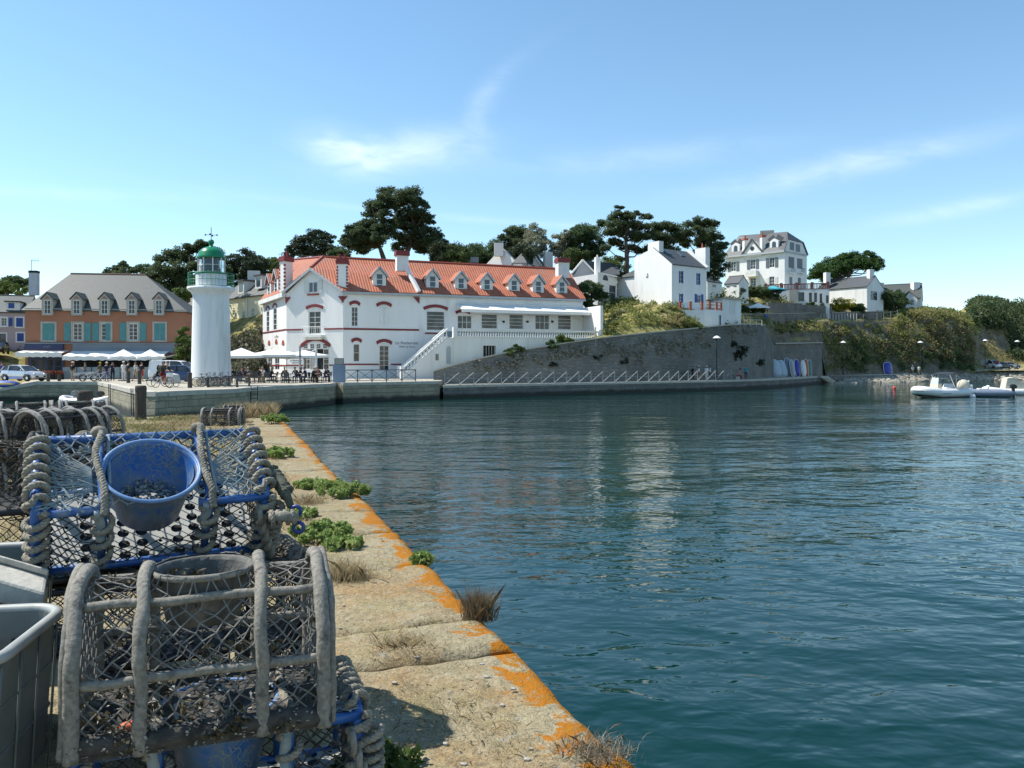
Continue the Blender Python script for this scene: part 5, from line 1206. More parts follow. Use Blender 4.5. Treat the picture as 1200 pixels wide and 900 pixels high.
# ---- long white house right of the villa, and the next one along
RH = thing('village_house', 'long low white house with slate roof and end gable under the umbrella pine', 'house', P(992,160,14.5))
p0, p1 = P(957,167), P(1016,158.5); f0 = FR(p0,p1,13.0); fr,_,er = gable_house(RH,p0,p1,6.5,13.0,ZY(336.5,161),ZY(325.5,164),m_wh,m_slate,[],ov=.2)
proud_window(RH,er,1020.5,341.5,1027.5,351.5,m_gshut,m_pane)
for px,y0,y1,d in ((969,328,319.5,165.5),(1020,326,316,161)): c = P(px,d); chimney(RH,(c.x,c.y),1.0,1.0,ZY(y0,d)-.8,ZY(y1,d),m_wh,None,.2)
gr = FR(P(938,157),P(966,156.5),13.5)
FH = thing('village_house', 'far house with grey brown roof and white chimney at the cliff top end', 'house', P(1055,170,15))
p0, p1 = P(1030,174), P(1079,170); fr,_,_ = gable_house(FH,p0,p1,8,14,ZY(349,172),ZY(333.5,176),m_wh2,m_slate_g,[],ov=.3)
q = FR(P(1061,169.5),P(1075,168.5),14.5); b = MB(); z = q.ab(1068,348)[1]; a_,zq = q.ab(1062.5,341); hq = [q.rect(1067,351,1071,358)]; facade(b,q,0,q.L,-1,z,hq); b.poly([q.pt(0,z),q.pt(q.L,z),q.pt(q.L*.35,zq-.2)]); b.poly([q.pt(q.L,-1),q.pt(q.L,-1,-3),q.pt(q.L,z,-3),q.pt(q.L,z)]); b.build('porch_wing', m_wh, FH); window(FH,q,hq[0],2,2)
m_tan = M('tan_verge',(.40,.33,.24),None,2,.9)
slab_roof(FH,[q.pt(-1.2,z-.2,.2),q.pt(q.L*.35,zq+.05,.2),q.pt(q.L*.35,zq+.05,-3),q.pt(-1.2,z-.2,-3)],m_slate_g,.15); slab_roof(FH,[q.pt(q.L*.35,zq+.05,.2),q.pt(q.L+.3,z-.1,.2),q.pt(q.L+.3,z-.1,-3),q.pt(q.L*.35,zq+.05,-3)],m_tan,.15)
c = P(1072.5,173); chimney(FH,(c.x,c.y),1.5,1.1,ZY(340,173),ZY(331,173),m_wh,None,.2); c = P(1032,176); chimney(FH,(c.x,c.y),1.0,1.0,ZY(338,176)-.5,ZY(331.5,176),m_wh2,None,.2)

# ---- garden walls and the cliff-top fence
SW = thing('garden_wall', 'dark stone garden wall along the cliff top below the yellow bush', 'wall', P(950,140,11))
ln = [(869,117.5,368.5,383),(900,127,368,381),(925,136,367.5,378),(960,145,367,377.5),(1000,152,366,377),(1034,157,365,375)]
b = MB(); b2 = MB()
for (x0,d0,t0_,b0_),(x1,d1,t1_,b1_) in zip(ln,ln[1:]):
    p,q_ = P(x0,d0),P(x1,d1); n_ = V((-(q_-p).y,(q_-p).x,0)).normalized()
    P0,P1,P2,P3 = V((p.x,p.y,ZY(b0_,d0)-1)),V((q_.x,q_.y,ZY(b1_,d1)-1)),V((q_.x,q_.y,ZY(t1_,d1))),V((p.x,p.y,ZY(t0_,d0)))
    b.prism([P0,P1,P2,P3],n_*.45); b2.beam(P3+n_*.22+V((0,0,.05)),P2+n_*.22+V((0,0,.05)),.6,.10)
b.build('wall_face', m_wallR, SW); b2.build('wall_coping', m_stone, SW)
b = MB(); a = P(897.5,125.4); b.box((a.x,a.y,ZY(374.5,125.5)),(.62,.1,1.7),.5); b.build('door', m_blue, SW)
UW = thing('garden_wall', 'upper grey garden wall beside the terrace parasols', 'wall', P(920,138,13))
b = MB()
for (x0,d0,t0_,b0_),(x1,d1,t1_,b1_) in (((900,134,354.5,364),(940,141,355.5,366)),((940,141,357,366),(975,147,359,367)),((868,126,358,365),(890,131,358,364))):
    p,q_ = P(x0,d0),P(x1,d1); n_ = V((-(q_-p).y,(q_-p).x,0)).normalized()
    b.prism([V((p.x,p.y,ZY(b0_,d0)-1)),V((q_.x,q_.y,ZY(b1_,d1)-1)),V((q_.x,q_.y,ZY(t1_,d1))),V((p.x,p.y,ZY(t0_,d0)))],n_*.4)
b.build('wall_face', m_wallR, UW)
def post_fence(label, line, hgt, npost, rails, mat, w=.10, name='post_fence', cat='fence'):
    P0 = P(line[0][0],line[0][1]); t = thing(name,label,cat,P(line[0][0],line[0][1],line[0][2]))
    pts_ = [P(*l) for l in line]; seg = [(b_-a_).length for a_,b_ in zip(pts_,pts_[1:])]; L = sum(seg); proto = None; ps = []
    for i in range(npost):
        s = L*i/(npost-1); k = 0
        while k < len(seg)-1 and s > seg[k]: s -= seg[k]; k += 1
        ps.append(pts_[k].lerp(pts_[k+1],min(1,s/seg[k])))
    for p in ps:
        if proto is None: b = MB(); b.box((0,0,hgt/2-.1),(w,w,hgt+.2)); proto = b.build('post',mat,t,world=False); o = proto
        else: o = proto.copy(); COL.objects.link(o); o.parent = t
        o.location = p-ORI[t][0]
    if rails:
        b = MB()
        for z in rails:
            for p,q_ in zip(ps,ps[1:]): b.beam(p+V((0,0,z)),q_+V((0,0,z)),.05,.08)
        b.build('rail',mat,t)
    return t
m_wood = M('weathered_wood',(.27,.25,.21),(.20,.185,.16),4,.9)
zf = lambda px,y,d: (px,d,ZY(y,d))
post_fence('weathered wooden post fence along the edge of the cliff top path', [zf(872,381,113),zf(900,380.5,128),zf(930,379,137),zf(960,378.5,144)],1.25,10,(.55,1.05),m_wood,.12)
post_fence('close row of pale posts at the cliff edge below the yellow bush', [zf(962,377.5,144.3),zf(985,377,147.5),zf(1004,376.5,150)],1.5,13,(),M('pale_post',(.45,.44,.40),None,3,.8),.14)
post_fence('wooden post and rail fence at the right end of the cliff top', [zf(1012,376,151),zf(1035,374,154),zf(1052,371,156)],1.3,6,(.5,1.05),m_wood,.12)
post_fence('pale timber handrail on top of the retaining wall end', [zf(872,381,107.5),zf(893,381,113)],.75,4,(.72,),M('pale_timber',(.55,.53,.48),None,3,.8),.10)
# ================================================================ lighthouse
LH = thing('lighthouse', 'white round lighthouse with green dome and green gallery railing on the quay', 'lighthouse', P(247.5,58,ZQ))
LC = V((0,0,0)); q_ = 58/F; hy = lambda y: ZY(y,58)-ZQ
m_lh = M('lighthouse_white', (.80,.81,.80), (.72,.74,.74), .9, .75, .2, 7, .012, c3=(.60,.59,.55), s3=.55, stretch=(2.2,2.2,.22))
m_green = M('lighthouse_green', (.012,.23,.095), (.010,.19,.08), 2, .28)
b = MB(); b.lathe([(22.3*q_,-.3),(22.3*q_,hy(444.5)),(21.9*q_,hy(443.5))],40); b.build('plinth', Mbrick('plinth_stone',(.46,.41,.30),(.40,.36,.27),(.28,.25,.19),.55,.28,.015,.9), LH, world=False)
b = MB(); b.lathe([(22.3*q_,hy(443.5)),(21.6*q_,hy(415)),(20.6*q_,hy(365)),(20.2*q_,hy(350)),(20.4*q_,hy(347)),(22.5*q_,hy(343)),(25.5*q_,hy(341)),(26.5*q_,hy(339.5)),(26.5*q_,hy(337.2)),(17.2*q_,hy(337.1))],48); b.build('tower', m_lh, LH, smooth=False, world=False)
bpy.data.objects['tower'].data.polygons.foreach_set('use_smooth', [True]*len(bpy.data.objects['tower'].data.polygons)); 
b = MB(); b.lathe([(17.3*q_,hy(337.2)),(17.3*q_,hy(321.5)),(14,hy(321.4))],36) if False else b.lathe([(17.3*q_,hy(337.2)),(17.3*q_,hy(321.3)),(14.0*q_,hy(321.2))],36); b.build('lantern_base', m_lh, LH, smooth=False, world=False)
b = MB(); b.lathe([(17.8*q_,hy(322)),(18.0*q_,hy(321.5)),(18*q_,hy(320.4)),(14*q_,hy(320.2))],36); b.build('lantern_sill', m_green, LH, world=False)
mg, nt, bs = mk('lantern_glass'); bs.inputs['Base Color'].default_value = (.75,.85,.9,1); bs.inputs['Transmission Weight'].default_value = .85; bs.inputs['Roughness'].default_value = .05; bs.inputs['IOR'].default_value = 1.1
b = MB(); b.lathe([(14.6*q_,hy(320.2)),(14.6*q_,hy(303))],32); lg = b.build('lantern_glass', mg, LH, world=False)
b = MB()
for k in range(9):
    w = 2*pi*k/9+.3; b.beam((15*q_*cos(w),15*q_*sin(w),hy(320.3)),(15*q_*cos(w),15*q_*sin(w),hy(302.8)),.07)
b.ring((0,0,hy(311.5)),15*q_,.02,'Z',32,4); b.build('glazing_bars', m_fr_w, LH, world=False)
b = MB(); b.lathe([(3.5*q_,hy(320)),(3.5*q_,hy(317)),(7*q_,hy(316)),(8*q_,hy(311)),(7*q_,hy(306)),(2*q_,hy(304))],16); b.build('lens', glass_dark('lens_glass',(.10,.16,.24),.1), LH, world=False)
b = MB(); b.lathe([(14*q_,hy(303)),(16.2*q_,hy(303.2)),(16.4*q_,hy(302)),(15.2*q_,hy(300)),(14.3*q_,hy(297)),(12.3*q_,hy(293.8)),(9*q_,hy(291.2)),(5*q_,hy(289.6)),(2.6*q_,hy(289)),(2.2*q_,hy(288)),(2.3*q_,hy(287))],36); b.build('dome', m_green, LH, smooth=True, world=False)
b = MB(); b.ball((0,0,hy(283.8)),3.4*q_,16,10); b.lathe([(2.2*q_,hy(287.2)),(1.5*q_,hy(286))],12); b.build('ball_vent', m_green, LH, smooth=True, world=False)
b = MB(); b.tube([(0,0,hy(281)),(0,0,hy(266.5))],.025,5); z = hy(275.3)
for w in (.15,.15+pi/2): b.tube([(-6.5*q_*cos(w),-6.5*q_*sin(w),z),(6.5*q_*cos(w),6.5*q_*sin(w),z)],.02,4)
for w in (.15,.15+pi/2,.15+pi,.15+1.5*pi): b.ball((6.5*q_*cos(w),6.5*q_*sin(w),z),.07,6,4)
b.build('weather_vane', m_gshut, LH, world=False)
b = MB(); RG = 25.5*q_
for k in range(36):
    w = 2*pi*k/36; b.tube([(RG*cos(w),RG*sin(w),hy(337.3)),(RG*cos(w),RG*sin(w),hy(321))],.011,4)
for y in (336.2,329,321): b.ring((0,0,hy(y)),RG,.019,'Z',40,5)
b.build('gallery_railing', M('weathered_green_rail',(.055,.27,.155),(.05,.235,.135),3,.5), LH, world=False)
b = MB()
for k in range(10):
    w = 2*pi*k/10; b.box((RG*.93*cos(w),RG*.93*sin(w),hy(339.8)),(.16,.16,.16),w)
b.build('gallery_bracket', m_green, LH, world=False)
wv = 4.70
b = MB(); ca, sa = cos(wv), sin(wv); rr_ = 21.2*q_; vw = Matrix.Rotation(wv-pi/2,4,'Z')
d_ = MB(); d_.box((0,rr_,hy(430)),(.35,.12,.62)); d_.xf(vw); d_.build('small_window', m_dark, LH, world=False) if False else None

# ================================================================ trees
m_bark = M('tree_bark', (.12,.095,.07), (.07,.055,.042), 3, .95, .5, 8, .05)
m_barkg = M('grey_bark', (.24,.22,.19), (.15,.14,.12), 3, .95, .5, 8, .05)
l_pine = leafmat('pine_needles', (.062,.098,.050), (.092,.128,.060), (.13,.165,.072), .35, .45)
l_cyp = leafmat('cypress_foliage', (.066,.102,.050), (.098,.134,.060), (.14,.17,.074), .4, .45)
l_dark = leafmat('dark_foliage', (.060,.104,.045), (.090,.138,.056), (.125,.17,.066), .4, .45)
l_green = leafmat('green_foliage', (.050,.085,.024), (.080,.115,.032), (.12,.14,.045), .45, .25)
l_bright = leafmat('bright_foliage', (.085,.130,.028), (.12,.17,.036), (.16,.19,.055), .5, .3)
l_olive = leafmat('grey_olive_foliage', (.22,.24,.16), (.29,.30,.20), (.35,.35,.25), .5, .35)
l_euc = leafmat('blue_gum_foliage', (.035,.055,.028), (.055,.078,.038), (.09,.105,.055), .4, .2)
l_yel = leafmat('yellow_bloom', (.42,.34,.02), (.33,.30,.03), (.12,.16,.03), .9, .25)
l_dry = leafmat('dry_scrub', (.27,.24,.10), (.38,.32,.16), (.16,.18,.06), .35, .45)
l_grn2 = leafmat('cliff_green', (.17,.20,.060), (.26,.27,.085), (.36,.33,.14), .3, .45)
l_brown = leafmat('brown_scrub', (.16,.10,.045), (.11,.09,.04), (.07,.08,.03), .5, .2)
def tree(name, label, d, base, blobs, leaf, bark=None, size=.34, n=5200, flat=.75, spread=3.0, trunk=.32, group=None, cat='tree', limbs=True, up=.25, dens=1.0, shell=.5):
    """base and blobs (x, y, radius) in photo pixels, each blob given its own distance; trunk, limbs and leafy crown in metres"""
    bx, by = base; g = P(bx, d); g.z = ZY(by, d); t = thing(name, label, cat, g, 0, group); sc = d/F
    rr = R.Random(int(bx*7+by)) if False else random.Random(int(bx*7+by*3+d))
    bl = []
    for (x, y, r) in blobs:
        dd = d+rr.uniform(-spread, spread)*.8; c = P(x, dd); c.z = ZY(y, dd); bl.append((c, r*sc*(1.24 if leaf is l_pine else 1.5 if leaf is l_cyp else 1.40)))
    if limbs:
        b = MB(); top = max(c.z for c, _ in bl); cz = sum((c.z for c, _ in bl))/len(bl); cx = sum((c.x for c, _ in bl))/len(bl)
        fork = V((lerp(g.x,cx,.45), g.y, lerp(g.z,cz,.42))); head = V((cx, g.y, lerp(cz,top,.55)))
        path = [g-V((0,0,.6)), g.lerp(fork,.5)+V((rr.uniform(-.15,.15),0,0)), fork, fork.lerp(head,.5)+V((rr.uniform(-.4,.4),rr.uniform(-.4,.4),0)), head]
        b.tube(path, [trunk*1.3,trunk,trunk*.85,trunk*.5,trunk*.18], 8)
        for c, r in bl:
            s = fork.lerp(head, min(1,max(0,(c.z-r-fork.z)/max(.5,head.z-fork.z)*.7))); m_ = s.lerp(c,.5)+V((0,0,-.12*(c-s).length+rr.uniform(-.2,.2)))
            b.tube([s,m_,c], [trunk*.34,trunk*.22,trunk*.08], 5)
        b.build('trunk', bark or m_bark, t, smooth=True)
    n = int(n*3.0); size *= .56; tot = sum(r*r for _, r in bl); pts_ = []
    for c, r in bl:
        k = int(n*r*r/tot)+8
        # each blob is broken into tufts so sky shows between them
        m_ = max(5, int(11*r*dens)); tc = blob_pts(c, (r*.95,r*.95,r*.95*flat), m_, shell)
        for q in tc:
            rt_ = rr.uniform(.26,.56)*max(.6,min(r,1.7)); pts_.append(blob_pts(q, (rt_*1.2,rt_*1.2,rt_*.7), max(5,k//m_), .15))
    leaf_mesh('crown', np.concatenate(pts_), size, leaf, t, up=up)
    return t
def autoblobs(px, ytop, ybot, hw, n, r, shape='round', seed=1):
    q = random.Random(seed); o = []
    for i in range(n*4):
        u, v = q.uniform(-1,1), q.uniform(0,1)
        if shape == 'round': lim = sqrt(max(0,1-(2*v-1)**2))*.95+.05
        elif shape == 'dome': lim = sqrt(max(0,1-(1-v)**2)) if v < .99 else 1
        elif shape == 'cone': lim = v*.95+.08
        else: lim = 1
        if abs(u) > lim: continue
        o.append((px+u*(hw-r*.6), lerp(ytop+r*.7,ybot-r*.3,v), r*q.uniform(.75,1.2)))
        if len(o) >= n: break
    return o
S8 = lambda L, r: [(370+x/4.8, 200+y/4.8, r*R.uniform(.8,1.25)) for x, y in L]
GB = 'trees on the hill behind the hotel'
tree('pine_tree','dark pine with leaning left branches, left one of the big pair above the hotel roof',124,(452,306),S8([(400,150),(415,125),(380,180),(330,210),(310,240),(420,200),(340,260),(390,250),(260,310),(300,300),(220,335),(200,375),(180,405),(240,360),(300,350),(350,320),(230,410),(270,400),(320,395),(400,300),(420,340),(200,420),(365,370),(260,440)],8),l_pine,n=15000,size=.30,flat=.6,spread=3,trunk=.34)
tree('pine_tree','tall dark pine, right one of the big pair above the hotel roof',127,(474,306),S8([(500,135),(540,130),(570,165),(480,165),(520,180),(590,205),(470,215),(540,230),(610,235),(490,260),(560,265),(640,275),(600,280),(520,300),(470,310),(590,320),(640,345),(680,365),(700,405),(660,400),(560,345),(480,360),(520,400),(610,400),(690,440),(560,420),(600,440),(640,440),(470,430)],8),l_pine,n=17000,size=.30,flat=.6,spread=3,trunk=.38)
tree('gum_tree','rounded grey green gum tree with airy crown left of the pine pair',128,(366,306),[(352,286,8),(362,278,8),(374,276,7),(383,281,7),(345,292,7),(358,294,8),(372,290,8),(384,291,6),(392,293,6),(396,297,5),(341,297,6),(376,299,6)],l_euc,m_barkg,n=7000,size=.28,flat=.7,spread=2)
tree('cypress_tree','dark layered cypress directly behind the lighthouse lantern',108,(228,350),[(235,287,7),(222,292,8),(205,297,8),(250,294,7),(196,303,9),(214,304,10),(200,314,11),(256,304,7),(190,324,10),(210,322,11),(232,312,10),(262,316,7),(204,334,10),(222,332,10),(194,338,8),(240,330,10),(255,330,9)],l_cyp,n=13000,size=.30,flat=.38,spread=3,up=.5)
tree('hillside_tree','broad olive green tree just right of the lighthouse lantern',118,(282,332),[(274,305,8),(286,300,8),(298,304,8),(280,314,10),(296,314,10),(266,316,8),(308,310,7),(290,325,10),(274,326,9)],l_euc,n=7000,size=.28,flat=.7)
tree('hillside_tree','lighter green tree crown left of the hotel chimneys',124,(312,330),[(306,311,7),(318,309,7),(326,314,6),(312,320,8),(322,322,7)],l_bright,n=3800,size=.26,flat=.7)
tree('cypress_tree','small spiky cypress poking above the terracotta building roof',128,(141,330),[(146,309,4),(140,313,5),(133,316,5),(150,315,5),(127,319,4),(156,318,4),(143,320,6),(136,322,5)],l_cyp,n=3000,size=.26,flat=.45,up=.4)
tree('cypress_tree','rounded dark tree at the right end of the terracotta building roof',130,(170,334),[(170,315,6),(164,319,6),(176,320,6),(170,325,8),(180,327,7)],l_dark,n=3000,size=.28,flat=.8)
tree('cypress_tree','flat dark tree crown at the far left edge beside the chimney',140,(22,346),[(14,328,6),(24,327,6),(30,331,5),(8,332,6),(20,333,7)],l_dark,n=2800,size=.30,flat=.5,up=.4)
tree('hillside_tree','bright green rounded tree at the far left edge over the pinkish house',122,(8,352),[(4,338,8),(14,337,7),(24,341,6),(-6,336,9)],l_bright,n=2600,size=.28)
for x, y, hw, lf, lab in ((536,296,14,l_green,'mid green leafy tree low behind the roof under the dark conifer row'),(612,296,12,l_euc,'grey green leafy tree between the slate turret and the pale silvery pair'),(674,300,12,l_green,'mid green leafy tree behind the grey gable house'),(332,316,12,l_green,'mid green leafy tree low behind the hotel left chimney'),(398,297,10,l_dark,'small dark leafy tree filling the gap left of the big pine pair'),(516,292,11,l_euc,'grey green leafy tree at the foot of the right hand big pine')):
    tree('hillside_tree', lab, 121, (x,y+18), autoblobs(x,y-9,y+13,hw,11,6.5,'round',int(x)), lf, n=3000, size=.30, flat=.85)
HG = 'dark conifer row behind the hotel roof'
for i, (x, y, hw) in enumerate(((527,287,13),(541,284,13),(556,281,13),(570,283,12),(583,281,12))):
    tree('conifer', ('conifer touching the right pine, first of the dark row over the roof','second conifer from the big pines in the dark row over the roof','tallest middle conifer of the dark row over the roof','fourth conifer of the dark row, next to the white gabled house','last conifer of the dark row, directly behind the white gabled house chimney')[i],128+i,(x,312),autoblobs(x,y-2,314,hw+3,17,7.5,'cone',i),l_dark,n=3000,size=.30,flat=.9,group=HG)
tree('cypress_tree','dark spreading cypress right of the dark conifer row, behind the tallest gable',132,(604,300),[(598,271,6),(608,270,7),(616,274,6),(603,279,8),(592,278,6),(613,284,8),(600,290,8)],l_cyp,n=4000,size=.3,flat=.5,up=.4)
tree('olive_tree','pale silvery tree left one of two above the slate roofs',127,(628,306),[(627,269,6),(620,277,7),(634,276,7),(627,285,8),(615,287,7),(640,286,7),(622,296,7),(636,296,7)],l_olive,m_barkg,n=4800,size=.24,flat=.8)
tree('olive_tree','pale silvery tree right one of two, behind the far chimney',128,(660,308),[(662,276,6),(655,282,7),(668,282,6),(661,291,8),(652,294,7),(670,294,7),(661,301,7)],l_olive,m_barkg,n=4200,size=.24,flat=.8)
tree('round_tree','big dark round tree right of the pale silvery pair',130,(684,312),[(682,269,8),(692,271,8),(674,276,8),(685,282,10),(697,284,8),(674,292,9),(690,296,9),(702,296,7),(682,304,8)],l_dark,n=6000,size=.30)
tree('cypress_tree','tallest layered cypress with stepped plates behind the tall white house',118,(735,330),[(726,243,4),(728,249,6),(719,255,6),(736,256,7),(744,250,5),(708,262,6),(726,264,8),(742,263,8),(757,254,5),(753,266,7),(716,272,7),(734,274,8),(722,284,7),(748,278,8),(758,277,6),(712,291,6),(738,291,7),(752,292,7)],l_cyp,n=11000,size=.28,flat=.34,up=.5,trunk=.4)
tree('cypress_tree','wide dark cypress between the tallest one and the villa',122,(786,330),[(770,266,7),(782,264,7),(792,268,8),(764,276,8),(778,278,9),(794,280,8),(770,290,9),(786,294,8),(800,274,7),(763,302,7)],l_cyp,n=8500,size=.28,flat=.42,up=.45,trunk=.36)
tree('cypress_tree','dark tufted cypress nearest the villa, leaning over its gable',124,(822,338),[(812,262,6),(822,259,7),(831,263,7),(816,271,7),(830,275,8),(840,279,6),(820,284,8),(836,290,8),(846,287,5),(824,297,8),(840,301,8),(815,306,7),(830,311,7),(846,312,6),(836,322,7),(805,284,6)],l_cyp,n=10500,size=.28,flat=.5,up=.35,trunk=.36)
tree('bushy_tree','light green bush tree between the grey gable house and the tall white house',120,(716,330),[(712,307,7),(722,307,7),(717,315,9),(706,315,7),(727,317,7)],l_bright,n=3600,size=.24)
tree('umbrella_pine','broad flat topped umbrella pine at the right of the villa',170,(996,332),[(990,303,8),(1003,300,8),(1016,301,8),(978,306,8),(968,311,8),(1027,306,7),(985,311,9),(1000,308,9),(1014,309,9),(960,317,7),(973,317,8),(990,317,8),(1031,311,5),(955,323,6),(965,325,7),(980,323,6),(1022,313,7)],leafmat('umbrella_pine_needles',(.040,.090,.022),(.065,.125,.030),(.095,.15,.040),.3,.3),n=12500,size=.34,flat=.55,up=.35,trunk=.42)
tree('dark_bush','dark rounded tree between the two houses at the right end of the cliff top',164,(1046,366),[(1040,347,7),(1050,346,7),(1036,354,8),(1048,356,9),(1057,354,6)],l_dark,n=3800,size=.34)
ct = tree('cloud_pruned_tree','dark green cloud pruned tree at the right end of the hotel',100,(691,364),[(688,335,7),(697,337,7),(681,339,6),(690,343,8),(704,347,6),(698,346,7),(709,345,4)],l_dark,n=4200,size=.20,flat=.7,spread=.8,trunk=.14)
tree('round_shrub','small dark shrub under the cloud pruned tree beside the white end wall',98,(692,363),[(687,356,5),(695,357,5)],l_dark,n=1400,size=.18,limbs=False,cat='shrub',spread=.5)
tree('hedge_shrub','tall yellow green shrub between the terracotta building and the lighthouse',76,(216,428),[(214,388,6),(220,395,7),(212,401,7),(218,410,8),(211,416,6),(221,421,6),(225,405,5)],l_bright,n=5200,size=.16,spread=.8,cat='shrub',trunk=.1)
tree('roundel_shrub','green tree showing between the terracotta roof and the lighthouse gallery',98,(218,362),[(214,343,6),(221,347,6),(215,353,6)],l_bright,n=2200,size=.22,limbs=True,trunk=.15)
for i, (x, y, r, d, lf, lab) in enumerate(((988,356,7,153,l_yel,'bright yellow flowering bush in front of the long low white house'),(1006,361,5,153,l_green,'small grey green bush just right of the yellow bush'),(962,359,5,147,l_dark,'dark low hedge left of the yellow bush by the pavilion doors'),(951,359,4,146,l_green,'pale green small bush in front of the pavilion doorways'),
      (893,343,6,143,l_dark,'dark garden bush under the front left corner of the villa'),(878,342,6,139,l_green,'mid green garden bush left of the dark one below the villa'),(866,341,5,135,l_olive,'pale flowering bush beside the low white outbuilding'),(905,342,5,144,l_dark,'dark clipped bush next to the blue parasol'),(887,364,5,125,l_green,'low green hedge by the white garden parasol'),(872,363,4,122,l_green,'low green hedge beside the flat roofed annex'))):
    bb_ = [(x-r*.9,y+1,r*.8),(x+r*.9,y+1,r*.8),(x,y-1,r)]+([(x-r*1.6,y+3,r*.6),(x+r*1.5,y+2,r*.6)] if r > 6 else [])
    tree('garden_bush', lab, d, (x,y+r), bb_, lf, n=1700, size=.26, limbs=False, spread=.6, cat='bush', shell=.2)
# plants along the top of the retaining wall beside the hotel terrace
for i, (x, y, r, d, lf, lab) in enumerate(((661,398,5,88.6,l_bright,'bright green plant below the terrace balustrade on the retaining wall'),(646,404,4,87.7,l_dark,'dark trailing plant on the wall top, left of the bright green one'),(606,409,4,85.6,l_dark,'dark trailing plant midway along the wall top under the terrace'),(596,413,3,85,l_green,'small green plant on the wall top right of the barred window'),
      (748,374,5,100,l_grn2,'tuft of green growth behind the wall, left of the blue chair frames'),(722,385,6,96,l_grn2,'green growth on the bank right beside the white end wall'),(772,367,4.5,102,l_dark,'dark shrub at the foot of the blank white gable'),(790,376,8,100,l_dry,'large dry green bush below the blue shuttered windows'),(806,378,8,101,l_grn2,'large green bush left of the flat roofed annex'),(779,382,8,99,l_dry,'dry bush over the retaining wall below the white house'),(732,366,4,103,l_olive,'grey shrub by the lean-to left of the tall white house'),(816,385,5,101,l_bright,'yellow green grass clump at the annex corner'))):
    bb_ = [(x-r*.9,y+1,r*.8),(x+r*.9,y+1,r*.8),(x,y-1,r)]
    tree('wall_plant' if i < 4 else 'bank_bush', lab, d, (x,y+r), bb_, lf, n=1500, size=.18, limbs=False, spread=.5, cat='plant' if i < 4 else 'bush', shell=.2)

# ---- uncountable growth: scrub on the cliff and banks, ivy on the walls, the wood on the far hill
def scrub(name, regions, leaf, size, hgt):
    P_ = []
    for (x0,x1,k0,k1,n,per,rad) in regions:
        for _ in range(n):
            x = R.uniform(x0,x1); p = tpoint(x,R.uniform(k0,k1)); r = rad*R.uniform(.5,1.3)
            P_.append(blob_pts((p.x,p.y-.15*r,p.z+r*hgt), (r*1.2,r,r*.8), per, .2))
    o = leaf_mesh(name, np.concatenate(P_), size, leaf); return struct(o, 'stuff')
scrub('cliff_scrub', [(900,965,1.0,1.8,50,46,.5),(965,1060,.7,1.75,110,46,.7),(1050,1140,1.2,3.4,360,50,.85),(1000,1130,.3,1.2,130,40,.8),(965,1010,.1,.9,50,30,.7)], l_grn2, .21, .3)
scrub('dry_cliff_scrub', [(905,1000,1.0,1.9,70,40,.45),(1060,1140,.6,2.4,130,50,1.1),(960,1060,.4,1.6,120,36,.9),(1150,1190,2,5,120,40,1.2)], l_dry, .20, .3)
scrub('brown_cliff_scrub', [(1085,1140,.5,1.7,90,50,1.1),(1020,1080,.3,1.0,40,30,.8)], l_brown, .20, .3)
scrub('dark_cliff_scrub', [(985,1090,.1,1.1,80,46,.9),(1100,1140,.15,.9,60,46,1.0),(1125,1142,3,4.2,30,40,.8)], l_dark, .21, .3)
scrub('bank_scrub', [(705,800,.4,2.2,120,40,.6),(840,900,.6,2.6,70,36,.6)], l_grn2, .18, .3)
scrub('village_slope_scrub', [(262,308,1.1,2.4,150,46,.9),(222,262,1,2.2,60,40,.9),(0,40,2,3.4,60,40,.8)], leafmat('grey_green_scrub',(.11,.115,.07),(.17,.165,.11),(.07,.085,.035),.4,.2), .22, .3)
scrub('hill_shrubbery', [(120,330,3.2,4.3,160,60,1.5),(480,720,3.3,4.4,170,60,1.5),(-60,60,3.4,4.4,80,60,1.5)], l_dark, .36, .5)
scrub('hill_greenery', [(545,730,2.7,3.6,150,60,1.2),(835,870,2.6,3.8,40,50,1.0),(690,745,2.2,3.0,50,50,.9)], l_green, .24, .5)
scrub('garden_shrubbery', [(850,960,3.0,4.0,70,36,.7),(1000,1060,2.4,3.4,40,36,.7)], l_green, .22, .4)
P_ = []
for _ in range(760):
    x = R.uniform(1136,1330); k = R.uniform(4.5,5.95); p = tpoint(x,k); r = R.uniform(1.2,2.6); P_.append(blob_pts((p.x,p.y,p.z+r*.5),(r,r,r*.9),110,.5))
for _ in range(120):
    x = R.uniform(1186,1330); p = tpoint(x,R.uniform(3.0,4.3)); r = R.uniform(1.0,2.2); P_.append(blob_pts((p.x,p.y,p.z+r*.8),(r,r,r*.9),90,.5))
struct(leaf_mesh('far_wood', np.concatenate(P_), .42, leafmat('far_wood_foliage',(.045,.075,.030),(.070,.10,.038),(.10,.12,.05),.12,.25)), 'stuff')
